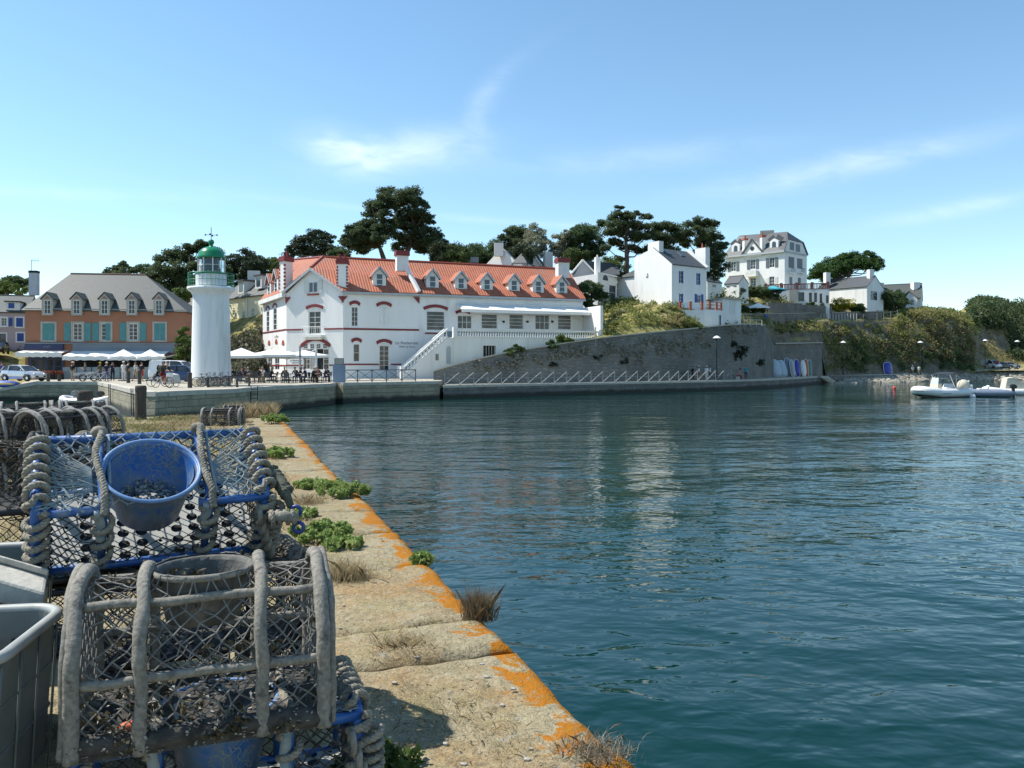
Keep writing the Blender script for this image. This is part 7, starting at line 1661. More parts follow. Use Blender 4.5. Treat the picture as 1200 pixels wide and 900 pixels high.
# ================================================================ vehicles
def car(name, label, loc, rz, paint, kind='hatch', group=None, cat='car'):
    """body lofted from cross-sections, x across, y forward; glazed cabin, arches, wheels, lamps"""
    t = thing(name, label, cat, loc, rz, group); W = .84
    if kind == 'hatch': st = [(-1.95,.42,.72,.80),(-1.88,.30,.95,.86),(-1.55,.24,1.00,.93),(-.9,.22,.98,1.0),(0,.22,.95,1.0),(.75,.22,.93,1.0),(1.35,.24,.86,.97),(1.80,.30,.72,.88),(1.95,.40,.58,.74)]; cab = [(-1.84,.95,.92),(-1.50,1.36,.76),(-.9,1.44,.74),(-.1,1.43,.74),(.30,1.34,.75),(.95,.92,.90)]
    elif kind == 'van': st = [(-2.2,.35,1.05,.94),(-2.15,.28,1.15,.98),(-1.5,.26,1.15,1.0),(-.5,.26,1.12,1.0),(.6,.26,1.08,1.0),(1.3,.26,1.02,.98),(1.9,.3,.9,.92),(2.1,.4,.72,.8)]; cab = [(-2.14,1.10,.96),(-2.05,1.82,.88),(-1.0,1.86,.86),(.4,1.82,.86),(.75,1.74,.85),(1.45,1.02,.93)]
    else: st = [(-2.1,.42,.80,.80),(-2.0,.30,.98,.88),(-1.5,.22,1.0,.95),(-.6,.22,.97,1.0),(.6,.22,.95,1.0),(1.4,.24,.88,.97),(1.95,.3,.74,.88),(2.1,.4,.6,.76)]; cab = [(-2.0,.97,.90),(-1.55,1.38,.76),(-.6,1.45,.74),(.15,1.40,.75),(.95,.94,.90)]
    b = MB(); rings = []
    for y, z0, z1, k in st:
        w = W*k; rings.append([V((-w*.90,y,z0)),V((-w,y,lerp(z0,z1,.35))),V((-w,y,lerp(z0,z1,.62))),V((-w*.93,y,z1)),V((0,y,z1+.03)),V((w*.93,y,z1)),V((w,y,lerp(z0,z1,.62))),V((w,y,lerp(z0,z1,.35))),V((w*.90,y,z0))])
    n = 9; vs = [p for r in rings for p in r]
    b.add(vs, [[i*n+k, i*n+(k+1)%n, (i+1)*n+(k+1)%n, (i+1)*n+k] for i in range(len(st)-1) for k in range(n)]+[list(range(n))[::-1],[(len(st)-1)*n+k for k in range(n)]])
    # roof
    rv = []
    for y, z, k in cab: w = W*k; rv += [V((-w,y,z)),V((-w*.6,y,z+.04)),V((w*.6,y,z+.04)),V((w,y,z))]
    m_ = len(cab); b.add(rv, [[i*4+k,i*4+k+1,(i+1)*4+k+1,(i+1)*4+k] for i in range(1,m_-2) for k in range(3)])
    # pillars
    belt = lambda y: interp([(s[0],s[2]) for s in st], y); bw = lambda y: W*interp([(s[0],s[3]) for s in st], y)*.93
    for sgn in (-1,1):
        for (yt, zt, k), yb in ((cab[1],cab[0][0]),(cab[m_-2],cab[m_-1][0]),(cab[2],cab[2][0]),): b.beam(V((sgn*W*k,yt,zt)),V((sgn*bw(yb),yb,belt(yb))),.075)
        if kind == 'van': b.add([V((sgn*W*cab[1][2],cab[1][0],cab[1][1])),V((sgn*W*.87,-.2,1.84)),V((sgn*bw(-.2),-.2,belt(-.2))),V((sgn*bw(-2.1),-2.1,belt(-2.1)))], [[0,1,2,3]])
    bd = b.build('body', paint, t, smooth=False, world=False)
    g = MB(); q = .985
    for sgn in (-1,1):
        top = [V((sgn*W*k*q,y,z-.03)) for y, z, k in cab[1:m_-1]]; bot = [V((sgn*bw(y)*q,y,belt(y)+.005)) for y in ([cab[0][0]+.05]+[c[0] for c in cab[2:m_-2]]+[cab[m_-1][0]-.05])]
        g.poly(top+bot[::-1] if sgn > 0 else (top+bot[::-1])[::-1])
    for (ya, za, ka), (yb, zb_, kb) in ((cab[0],cab[1]),(cab[m_-1],cab[m_-2])):
        g.poly([V((-W*kb*q,yb,zb_-.0)),V((W*kb*q,yb,zb_-.0)),V((bw(ya)*q,ya,belt(ya)+.01)),V((-bw(ya)*q,ya,belt(ya)+.01))])
    g.build('windows', m_pane, t, world=False)
    yw = (1.25,-1.22) if kind != 'van' else (1.35,-1.35)
    for y in yw:
        for sgn in (-1,1):
            b = MB(); b.lathe([(.14,-.09),(.30,-.10),(.315,-.06),(.315,.06),(.30,.10),(.14,.09)],20,(sgn*(W-.08),y,.315),M=Matrix.Rotation(pi/2,3,'Y')); wv_ = b.build('wheel', m_tyre, t, world=False, smooth=True)
            b = MB(); b.lathe([(0.001,.085),(.10,.09),(.19,.075),(.20,.0)],14,(sgn*(W-.08),y,.315),M=Matrix.Rotation(sgn*pi/2,3,'Y')); b.build('rim', m_chrome, wv_, world=False)
            b = MB(); b.tube([V((sgn*(W-.0),y+.38*cos(a),.315+.38*sin(a))) for a in [pi*i/10 for i in range(11)]],.03,5); b.build('wheel_arch', m_black, bd, world=False)
    fy = st[-1][0]; ry = st[0][0]
    for sgn in (-1,1):
        b = MB(); b.ball((sgn*.55,fy-.10,.66 if kind != 'van' else .80),(.17,.10,.085),10,6); b.build('headlight', m_chrome, t, world=False, smooth=True)
        b = MB(); b.box((sgn*.66,ry+.05,.82),(.14,.10,.22)); b.build('tail_light', M('tail_lamp_red',(.30,.01,.01),None,2,.3), t, world=False)
        b = MB(); b.ball((sgn*(W+.10),cab[m_-1][0]-.25,belt(.6)+.08),(.09,.06,.065),8,5); b.build('mirror', paint, t, world=False, smooth=True)
    b = MB(); b.box((0,fy-.04,.45),(1.1,.10,.14)); b.build('grille', m_black, t, world=False); b = MB(); b.box((0,fy+.015,.46),(.5,.02,.11)); b.build('number_plate', m_fr_w, t, world=False)
    return t
def paint(name, c, metal=.3): return M(name, c, tuple(x*.95 for x in c), 3, .28, metal=metal)
car('parked_car','silver hatchback parked on the square at the left behind the slipway',gq(27.5,72.5),facing(1,-.28),paint('silver_paint',(.62,.63,.65),.5))
car('delivery_van','white panel van parked left of the lighthouse',gq(207,71),facing(1,-.1),paint('white_van_paint',(.78,.79,.80),0),'van',cat='van')
car('parked_car','dark blue car parked between the white van and the lighthouse',gq(219,65.5),facing(1,-.05),paint('dark_blue_paint',(.03,.06,.13)),'sedan')
car('parked_car','black car in the lane at the far left edge beside the pinkish house',P(-2,93,4.35),facing(.4,-1),paint('black_paint',(.012,.013,.016)),'sedan')
for px, d, c, k, lab in ((1175,172,(.10,.11,.12),'hatch','dark grey car parked on the beach road by the far lamp'),(1184,173,(.45,.46,.48),'hatch','silver car parked on the beach road right of the dark grey one')):
    car('parked_car', lab, P(px,d,tz(px,d)), facing(1,-.2), paint('far_paint_%s' % lab.split()[0], c), k)
t = car('beach_van','small white van standing at the end of the cliff on the beach road',P(1162,170,tz(1162,170)),facing(.2,-1),paint('white_van_paint',(.78,.79,.80),0),'van',cat='van')
t = thing('red_sign','round red sign on the beach road left of the parked cars','sign',P(1168,168,tz(1168,168))); b = MB(); b.tube([(0,0,0),(0,0,1.6)],.04,6); b.build('post', m_rail, t, world=False); b = MB(); b.lathe([(0.001,-.03),(.42,-.03),(.42,.03),(.001,.03)],16,(0,-.06,1.5),M=Matrix.Rotation(pi/2,3,'X')); b.build('disc', m_red, t, world=False)

# ================================================================ bollards and mooring things
m_bol = M('tarred_timber', (.045,.038,.032), (.085,.072,.060), 3, .95, .6, 12, .02, stretch=(6,6,.6))
def bollard(label, loc, r, h, worn=True):
    t = thing('mooring_bollard', label, 'bollard', loc, R.uniform(0,3), 'timber mooring bollards')
    b = MB(); n = 20; prof = [(r*1.04,-.2),(r*1.02,0),(r*.98,h*.3),(r*1.0,h*.8),(r*1.0,h*.95),(r*.93,h),(.001,h+.01)]
    b.lathe(prof,n); b.v = [p+V((p.x,p.y,0)).normalized()*.022*noise.noise(V((p.x*30,p.y*30,p.z*1.2))) if (p.x or p.y) else p for p in b.v]
    b.build('post', m_bol, t, smooth=True, world=False)
    b = MB(); b.lathe([(r*1.05,h*.86),(r*1.05,h*.92)],n); b.build('iron_band', m_black, t, world=False); return t
bollard('weathered timber bollard on the far left corner of the pier end', P(165,23.4,ZP), .155, .98)
bollard('dark timber bollard behind the rows of arched lobster traps', P(99.5,17.6,ZP), .16, 1.02)
for px, d, h, lab in ((56.5,70.5,.75,'short dark bollard beside the silver car'),(150.5,66,.95,'black bollard on the square below the left parasol'),(163.5,62.5,1.05,'black bollard on the square below the right parasol'),(222.5,52.2,1.0,'black bollard at the left foot of the lighthouse'),(69.5,73,.6,'small pale bollard between the silver car and the awning')):
    bollard(lab, gq(px,d), .14, h)
m_rope_d = M('dark_rope', (.03,.03,.028), (.05,.048,.04), 8, .95)
for px, d, lab in ((131,58.5,'left one'),(158,48.2,'right one by the pier bollard')):
    t = thing('quay_ladder','iron ladder on the sunlit quay wall, '+lab,'ladder',P(px,d,ZQ)); b = MB(); n_ = V((-.75,-.66,0)); u = V((.66,-.75,0)).normalized()
    for s in (-.2,.2): b.tube([V((0,0,.1))+n_*.16+u*s,V((0,0,-2.2))+n_*.12+u*s],.03,5)
    for k in range(7): z = -.1-.3*k; b.tube([n_*.14+u*-.2+V((0,0,z)),n_*.14+u*.2+V((0,0,z))],.018,4)
    b.build('ladder_frame', m_black, t, world=False)
t = thing('quay_ladder','dark iron ladder on the shaded quay wall right of the lighthouse','ladder',P(297,52.6,ZQ)); n_ = V((.62,-.78,0)); u = V((.78,.62,0)); b = MB()
for s in (-.22,.22): b.tube([V((0,0,.1))+n_*.16+u*s,V((0,0,-2.2))+n_*.12+u*s],.03,5)
for k in range(7): z = -.1-.3*k; b.tube([n_*.14+u*-.22+V((0,0,z)),n_*.14+u*.22+V((0,0,z))],.018,4)
b.build('ladder_frame', m_black, t, world=False)

# ================================================================ boats
m_rubw = M('white_hypalon', (.74,.74,.71), (.66,.66,.64), 2, .45); m_rubg = M('grey_hypalon', (.20,.24,.30), (.17,.20,.26), 2, .5); m_gel = M('white_gelcoat', (.72,.72,.69), (.66,.66,.63), 2, .3)
m_cream = M('cream_cover', (.60,.56,.44), (.52,.48,.38), 3, .8)
def rib(label, loc, rz, L=5.8, W=2.2, tube=m_rubw, engine=m_black, console=True, bimini=False, cover=False, group='inflatable boats moored on the right', pitch=0.0):
    t = thing('inflatable_boat', label, 'boat', loc, rz, group); r = .31*W/2.1; hw = W/2-r; path = []
    path.append(V((-hw,-L/2-.25,.36))); path.append(V((-hw,-L/2+.4,.36))); path.append(V((-hw,L*.12,.37)))
    for k in range(0,13): a = pi*(1-k/12); path.append(V((hw*cos(a)*(1 if abs(cos(a))>.0 else 1), L*.16+(L*.34-r)*sin(a)**.8 if sin(a)>0 else L*.16, .37+.22*sin(a))))
    path.append(V((hw,L*.12,.37))); path.append(V((hw,-L/2+.4,.36))); path.append(V((hw,-L/2-.25,.36)))
    b = MB(); rr = [r*.35]+[r]*(len(path)-2)+[r*.35]; b.tube(path,rr,12); tb = b.build('tube', tube, t, smooth=True, world=False)
    b = MB(); b.tube([p+V((0,0,-.02))+(V((p.x,p.y-L*.1,0)).normalized()*(r+.005) if True else V()) for p in path[1:-1]],.035,6); b.build('rubbing_strake', m_gshut, tb, world=False)
    b = MB(); hull = []
    for y, hwk, kz in ((-L/2+.05,.95,-.10),(-L*.2,1.0,-.14),(L*.15,.9,-.10),(L*.32,.55,.08),(L*.45,.05,.40)): hull.append([V((-hw*hwk,y,.32)),V((-hw*hwk*.6,y,kz+.10)),V((0,y,kz)),V((hw*hwk*.6,y,kz+.10)),V((hw*hwk,y,.32))])
    b.add([p for q in hull for p in q],[[i*5+k,(i+1)*5+k,(i+1)*5+k+1,i*5+k+1] for i in range(4) for k in range(4)]+[[4,3,2,1,0]]); b.add([V((-hw,-L/2+.1,.30)),V((hw,-L/2+.1,.30)),V((hw*.8,L*.3,.33)),V((-hw*.8,L*.3,.33))],[[0,1,2,3]]); b.build('hull', m_gel, t, world=False)
    b = MB(); b.box((0,-L/2+.08,.42),(hw*1.9,.10,.5)); b.build('transom', m_gel, t, world=False)
    b = MB(); b.prism([(-.17,-L/2-.50,.80),(-.17,-L/2+.0,.80),(-.17,-L/2+.02,1.05),(-.17,-L/2-.10,1.20),(-.17,-L/2-.42,1.14),(-.17,-L/2-.54,.98)],(.34,0,0)); b.box((0,-L/2-.25,.62),(.20,.24,.36)); b.box((0,-L/2-.28,.13),(.10,.20,.62)); en = b.build('outboard_motor', engine, t, smooth=False, world=False, bevel=.06); b = MB(); b.lathe([(.03,-.12),(.15,0),(.03,.12)],8,(0,-L/2-.45,-.10),M=Matrix.Rotation(pi/2,3,'X')); b.build('propeller', m_chrome, en, world=False)
    if console:
        b = MB(); b.prism([(-.35,.15,.32),(-.35,.75,.32),(-.35,.62,1.05),(-.35,.22,1.10)],(.70,0,0)); cs = b.build('console', m_rubw if not cover else m_cream, t, world=False, bevel=.04)
        b = MB(); b.prism([(-.33,.60,1.05),(.33,.60,1.05),(.27,.45,1.50),(-.27,.45,1.50)],(0,.02,0)); b.build('windscreen', M('pale_screen',(.50,.54,.54),None,1,.15), cs, world=False)
        b = MB(); b.prism([(-.4,-1.0,.32),(-.4,-.25,.32),(-.4,-.25,.78),(-.4,-.9,.78),(-.4,-1.05,1.05),(-.4,-1.12,1.05)],(.8,0,0)); b.build('seat', m_rubw, t, world=False, bevel=.04)
    if bimini:
        b = MB(); b.grid(lambda u,v: V((lerp(-.75,.75,u),lerp(-1.35,.15,v)-.25,1.72+.16*sin(pi*v)+.05*sin(pi*u))),8,8); b.build('bimini', m_black, t, smooth=True, world=False)
        b = MB()
        for s in (-.75,.75):
            for y in (-1.6,-.85,-.1): b.tube([(s,-.9,.5),(s,y,1.74)],.018,5)
        b.build('bimini_frame', m_chrome, t, world=False)
    if cover: b = MB(); b.ball((0,-L/2-.1,.85),(.42,.55,.50),12,8); b.build('engine_cover', m_cream, en, smooth=True, world=False)
    return t
sea = lambda px, d, z=-.06: P(px, d, z)
rib('white inflatable boat with folded black sunshade, leftmost of the three moored on the right', sea(1101,77.5), facing(-1,-.50), 5.4, 2.2, m_rubw, m_cream, True, True, True).scale = (1.28,)*3
rib('grey and white inflatable boat with black outboard motor moored in the middle', sea(1142,79), facing(-1,.30), 5.6, 2.2, m_rubg, m_black, True).scale = (1.1,)*3
rib('white inflatable boat with tall cream console cover at the right edge', sea(1186,83), facing(-1,.05), 6.0, 2.3, m_rubw, m_gshut, True, False, False)
t = thing('engine_cover','cream canvas cover standing over the console of the rightmost boat','cover',sea(1186,83,.30),facing(-1,.05)); b = MB(); b.prism([(-.5,-1.5,.30),(-.5,1.0,.30),(-.5,.75,1.45),(-.5,.1,1.55)],(1.0,0,0)); b.build('canvas', m_cream, t, world=False, bevel=.06)
GD = 'dinghies moored in the left basin'
rib('small white inflatable dinghy moored in the left basin, right one by the sunlit quay', sea(112,61.5), facing(1,-.3), 3.4, 1.7, m_rubw, m_gshut, False, group=GD)
rib('small white inflatable dinghy moored in the left basin, left one', sea(93,62), facing(-1,.2), 3.2, 1.6, m_rubw, m_black, False, group=GD)
rib('white inflatable dinghy low behind the dark bollard of the pier', sea(99,45.5), facing(-1,.6), 3.2, 1.6, m_rubw, m_black, False, group=GD)
t = thing('rowing_boat','small pale rowing boat tied to the sunlit quay in the left basin','boat',sea(117,60),facing(.5,-1),GD); b = MB(); rs = []
for y, w, z in ((-1.5,.55,.45),(-.8,.68,.42),(0,.72,.42),(.8,.56,.48),(1.5,.06,.62)): rs.append([V((-w,y,z)),V((-w*.8,y,.05)),V((0,y,-.08)),V((w*.8,y,.05)),V((w,y,z))])
b.add([p for q in rs for p in q],[[i*5+k,(i+1)*5+k,(i+1)*5+k+1,i*5+k+1] for i in range(4) for k in range(4)]+[[4,3,2,1,0]]); o = b.build('hull', m_gel, t, world=False); o.modifiers.new('thick','SOLIDIFY').thickness = .05
for y in (-.7,.3): b = MB(); b.box((0,y,.32),(1.2,.24,.04)); b.build('thwart', m_wood, t, world=False)
# upturned dinghy on the slipway
t = thing('upturned_dinghy','blue and yellow dinghy lying on the slipway at the far left edge','boat',P(4,71.5,1.25),facing(1,.1)); b = MB(); b.ball((0,0,.1),(.65,1.5,.38),16,8); b.build('hull', m_blue, t, smooth=True, world=False); b = MB(); b.tube([(-.62,0,.18),(-.5,.9,.16),(0,1.5,.14),(.5,.9,.16),(.62,0,.18)],.07,6); b.build('gunwale', CLO['yellow'], t, world=False)
# buoys
for px, d, r, c, lab in ((1048,105,.24,CLO['red'],'small red buoy floating left of the inflatable boats'),(1140,77,.26,m_rubw,'white buoy beside the engine of the leftmost inflatable boat'),(1153,80,.26,m_rubw,'white buoy under the black outboard motor'),(1187,79,.24,m_rubw,'small white buoy under the rightmost inflatable boat')):
    t = thing('mooring_buoy', lab, 'buoy', P(px,d,.02)); b = MB(); b.ball((0,0,.03),r,14,9); b.build('float', M('buoy_red',(.55,.06,.05),None,2,.4) if 'red' in lab else c, t, smooth=True, world=False); b = MB(); b.ring((0,0,r+.07),.05,.015,'X',10,4); b.build('ring', m_black, t, world=False)
# upright kayaks and dinghies in front of the low wall
def hullup(label, px, d, h, w, mat, tilt, rz, name='stored_dinghy', cat='dinghy', rim=None):
    t = thing(name, label, cat, P(px,d,ZW), rz, 'boats stood upright against the low wall'); t.rotation_euler = (radians(-9),tilt,rz); b = MB()
    n = 16; rows = []
    for i in range(n+1):
        v = i/n; z = h*v; k = max(.06, 1-abs(2*v-1)**(4 if w > 1.05 else 3))**.5; ww = w/2*k
        rows.append([V((-ww,-.02,z)),V((-ww*.75,-.20*k,z)),V((0,-.30*k,z)),V((ww*.75,-.20*k,z)),V((ww,-.02,z)),V((ww*.8,.10,z)),V((-ww*.8,.10,z))])
    b.add([p for q in rows for p in q],[[i*7+k,i*7+(k+1)%7,(i+1)*7+(k+1)%7,(i+1)*7+k] for i in range(n) for k in range(7)]+[list(range(7))[::-1],[n*7+k for k in range(7)]]); b.build('hull', mat, t, smooth=True, world=False)
    b = MB(); b.tube([r_[0] for r_ in rows]+[r_[4] for r_ in rows[::-1]],.05,6,closed=True); b.build('gunwale', rim or m_fr_w, t, smooth=True, world=False); return t
m_pb = M('pale_blue_hull',(.34,.44,.52),(.30,.39,.47),2,.4); m_rb = M('royal_blue_hull',(.012,.028,.33),(.012,.025,.28),2,.35); m_gb = M('grey_blue_hull',(.16,.20,.28),(.14,.18,.25),2,.5); m_or = M('orange_hull',(.5,.13,.03),None,2,.4); m_gn = M('sea_green_hull',(.08,.22,.19),None,2,.4)
for px, d, h, w, mt, tl_, lab in ((912,125,2.75,1.6,m_pb,-.22,'leftmost pale blue dinghy leaning with white rim against the low wall'),(919,125.6,2.65,1.5,m_pb,-.20,'second pale blue dinghy tucked behind the leftmost one'),(925.5,126.4,3.0,1.1,m_gb,-.10,'grey blue dinghy third from the left against the low wall'),(930,126.0,2.7,.9,M('pale_grey_hull',(.36,.38,.40),None,2,.5),-.06,'pale grey dinghy right of the grey blue one'),(935.5,127,2.8,.95,m_rb,-.03,'bright royal blue kayak in the upright row'),(942.5,127.4,2.6,.95,m_gel,.0,'white dinghy with orange one behind in the upright row'),(945.5,129.2,2.85,.9,m_or,.05,'orange hull peeping out behind the white dinghy'),(949.5,129.6,2.7,.8,m_gn,.06,'dark sea green kayak at the right end of the upright row')):
    hullup(lab, px, d, h, w, mt, tl_, .35)
hullup('round blue dinghy standing on its edge at the foot of the cliff', 1041, 147, 2.35, 1.85, m_rb, .02, .3)
for px, d, dx, lab in ((1020,146,-1.4,'left one'),(1026,146.5,-1.4,'right one')):
    t = thing('propped_mast','pale mast leaning on the cliff left of the round blue dinghy, '+lab,'mast',P(px,d,ZW)); b = MB(); b.tube([(0,0,0),(dx*1.1,.8,2.2)],.06,6); b.build('spar', m_rail, t, world=False)
# ================================================================ boulders of the sea defence
m_rock = M('shore_rock', (.34,.31,.24), (.22,.20,.165), 1.2, .95, .6, 5, .08, c3=(.42,.39,.31), s3=.6)
b = MB(); rr = random.Random(3)
def boulder(mb, c, r, rnd):
    n, m_ = 7, 5; s = V((r*rnd.uniform(.8,1.5),r*rnd.uniform(.8,1.2),r*rnd.uniform(.5,.8))); o = rnd.uniform(0,99); st = len(mb.v); mb.ball(c,(s.x,s.y,s.z),n,m_)
    for i in range(st, len(mb.v)): p = mb.v[i]-V(c); mb.v[i] = V(c)+p*(1+.45*noise.noise(p*1.6/r+V((o,0,0))))
for i in range(1500):
    x = rr.uniform(962,1310) if i > 260 else rr.uniform(1000,1200); t_ = rr.uniform(0,1); d0 = interp([(962,133),(1010,140),(1060,146),(1160,164),(1310,168)],x); top = interp([(962,.3),(1000,1.0),(1060,1.3),(1140,2.0),(1310,2.0)],x)
    d = d0-2.5+t_*7; p = P(x,d, -.25+top*min(1,t_*1.25)); boulder(b, p, rr.choice([.22,.3,.4,.55,.75]), rr)
struct(b.build('boulder_bank', m_rock, smooth=False), 'stuff')
# garden furniture near the villa
parasol('garden_parasol','turquoise parasol on the terrace below the villa',P(906,144,15.0),4.4,1.6,2.3,M('turquoise_canvas',(.05,.36,.42),None,1,.9),square=False)
parasol('garden_parasol','low white parasol in the garden below the turquoise one',P(888,124,11.1),3.6,.9,1.55,m_canvas,square=False)
for i, (px, d) in enumerate(((751,100.5),(757,100))):
    t = thing('deck_chair','blue deck chair on the bank in front of the white gable, '+('left','right')[i]+' one','chair',P(px,d,ZY(394-12,d)),.5,'blue deck chairs on the bank'); b = MB(); b.grid(lambda u,v: V((lerp(-.3,.3,u),lerp(-.4,.5,v),.45+.75*v-.2*sin(pi*v))),4,6); b.build('sling', m_blue, t, world=False); b = MB()
    for s in (-.3,.3): b.tube([(s,-.4,.45),(s,.5,1.2)],.025,5); b.tube([(s,.5,-.2),(s,-.2,.7)],.025,5); b.tube([(s,-.5,-.2),(s,.15,.85)],.025,5)
    b.build('frame', m_wood, t, world=False)
# ================================================================ lobster traps, crates and growth on the near pier
def crust(name, c1, c2, c3, sc=30, bd=.004, rough=.95): return M(name, c1, c2, sc, rough, .8, sc*1.6, bd, c3=c3, s3=sc*.35)
m_arch = crust('crusted_grey_pipe', (.27,.255,.215), (.165,.155,.13), (.075,.072,.062), 60, .006)
m_net = crust('grey_netting', (.21,.205,.185), (.13,.128,.118), (.08,.08,.075), 40, .002)
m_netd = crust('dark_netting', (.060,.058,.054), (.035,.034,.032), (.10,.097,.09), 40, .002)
m_netb = crust('faded_blue_netting', (.30,.33,.31), (.14,.22,.28), (.36,.345,.29), 22, .002)
m_rope = crust('worn_grey_rope', (.30,.275,.215), (.19,.175,.14), (.11,.105,.085), 40, .008)
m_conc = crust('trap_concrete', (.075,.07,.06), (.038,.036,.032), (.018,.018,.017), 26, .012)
m_bluep = M('blue_plastic_pipe', (.028,.115,.34), (.020,.085,.27), 9, .42, .2, 30, .002, c3=(.20,.25,.30), s3=7)
m_bowl, nt, bs = mk('algae_stained_blue_plastic'); co = coord(nt); bs.inputs['Roughness'].default_value = .45
col = mix(nt, ramp(nt, noi(nt, co, 6, 4), .35, .65), (.022,.125,.38), (.016,.09,.29))
vor = nod(nt, 'ShaderNodeTexVoronoi', Scale=26.0); vor.feature = 'DISTANCE_TO_EDGE'; n3 = nod(nt, 'ShaderNodeTexNoise', Scale=9.0, Detail=3.0); nt.links.new(co, n3.inputs['Vector'])
vm = nod(nt, 'ShaderNodeVectorMath', operation='MULTIPLY_ADD'); nt.links.new(n3.outputs['Color'], vm.inputs[0]); vm.inputs[1].default_value = (.18,.18,.18); nt.links.new(co, vm.inputs[2]); nt.links.new(vm.outputs[0], vor.inputs['Vector'])
worm = mathn(nt, 'MULTIPLY', ramp(nt, vor.outputs['Distance'], .05, .015), ramp(nt, noi(nt, co, 7, 4), .42, .55))
col = mix(nt, mathn(nt, 'MULTIPLY', ramp(nt, noi(nt, co, 11, 5, .7), .40, .58), .8), col, (.13,.175,.22)); col = mix(nt, mathn(nt, 'MULTIPLY', worm, .85), col, (.26,.27,.19))
nt.links.new(col, bs.inputs['Base Color']); bump(nt, bs, worm, .3, .003)
m_greyp = crust('scaled_grey_pot', (.15,.148,.13), (.085,.083,.075), (.21,.20,.18), 30, .006)
def wob(pts, a, f=9.0, o=0.0): return [V(p)+a*V((noise.noise(V(p)*f+V((o,0,0))),noise.noise(V(p)*f+V((0,o+7,0))),noise.noise(V(p)*f+V((0,0,o+13))))) for p in pts]
def net(mb, fn, nu, nv, r, seed=0, jit=.22, sides=4, skip=.0):
    """diamond mesh knotted over the surface fn(u, v)"""
    rr = random.Random(seed); J = {}
    def node(i2, j):
        if (i2, j) not in J:
            e = 0 if j in (0, nv) else jit; J[(i2,j)] = fn(min(1,max(0,(i2/2+rr.uniform(-e,e)*.5)/nu)), min(1,max(0,(j+rr.uniform(-e,e)*.6)/nv)))
        return J[(i2,j)]
    for sg in (1,-1):
        for k in range(-nv, 2*nu+nv+1, 2):
            run = []
            for j in range(nv+1):
                i2 = k+sg*j if sg == 1 else k-j+0
                if 0 <= i2 <= 2*nu and rr.random() > skip and node(i2,j) is not None: run.append(node(i2,j))
                else:
                    if len(run) > 1: mb.tube(run, r, sides, cap=False)
                    run = []
            if len(run) > 1: mb.tube(run, r, sides, cap=False)
    for p in J.values():
        if p is not None: mb.ball(p, r*1.75, 5, 3)
def twist(mb, pts_, r, lay=.045, strands=3):
    """a laid rope: strands wound round each other along pts_"""
    pts_ = [V(p) for p in pts_]; a = None; acc = 0; S_ = [[] for _ in range(strands)]
    for i, p in enumerate(pts_):
        t = (pts_[min(i+1,len(pts_)-1)]-pts_[max(i-1,0)]).normalized()
        if i: acc += (p-pts_[i-1]).length
        a = t.orthogonal() if a is None else a-t*a.dot(t)
        a.normalize(); c = t.cross(a)
        for k in range(strands):
            w = 2*pi*(acc/lay+k/strands); S_[k].append(p+(a*cos(w)+c*sin(w))*r*.50)
    for q in S_: mb.tube(q, r*.60, 6)
def dense(pts_, n):
    pts_ = [V(p) for p in pts_]; o = []
    for a, c in zip(pts_, pts_[1:]): o += [a.lerp(c, i/n) for i in range(n)]
    return o+[pts_[-1]]
def coil(mb, path, R_, r, pitch, seed=0, sides=7):
    """rope wound round a path"""
    rr = random.Random(seed); pts_ = []; tot = 0; path = [V(p) for p in path]
    for a, c in zip(path, path[1:]):
        t = (c-a); L = t.length; t.normalize(); u = t.orthogonal().normalized(); w = t.cross(u); n = max(16,int(L/pitch*30))
        for i in range(n):
            f = i/n; an = 2*pi*(tot+f*L)/pitch; q = R_*(1+.14*noise.noise(V((tot*9+f*L*14,seed,0)))); pts_.append(a+t*(f*L+.012*noise.noise(V((an*.35,seed,3))))+u*q*cos(an)+w*q*sin(an))
        tot += L
    twist(mb, pts_, r)
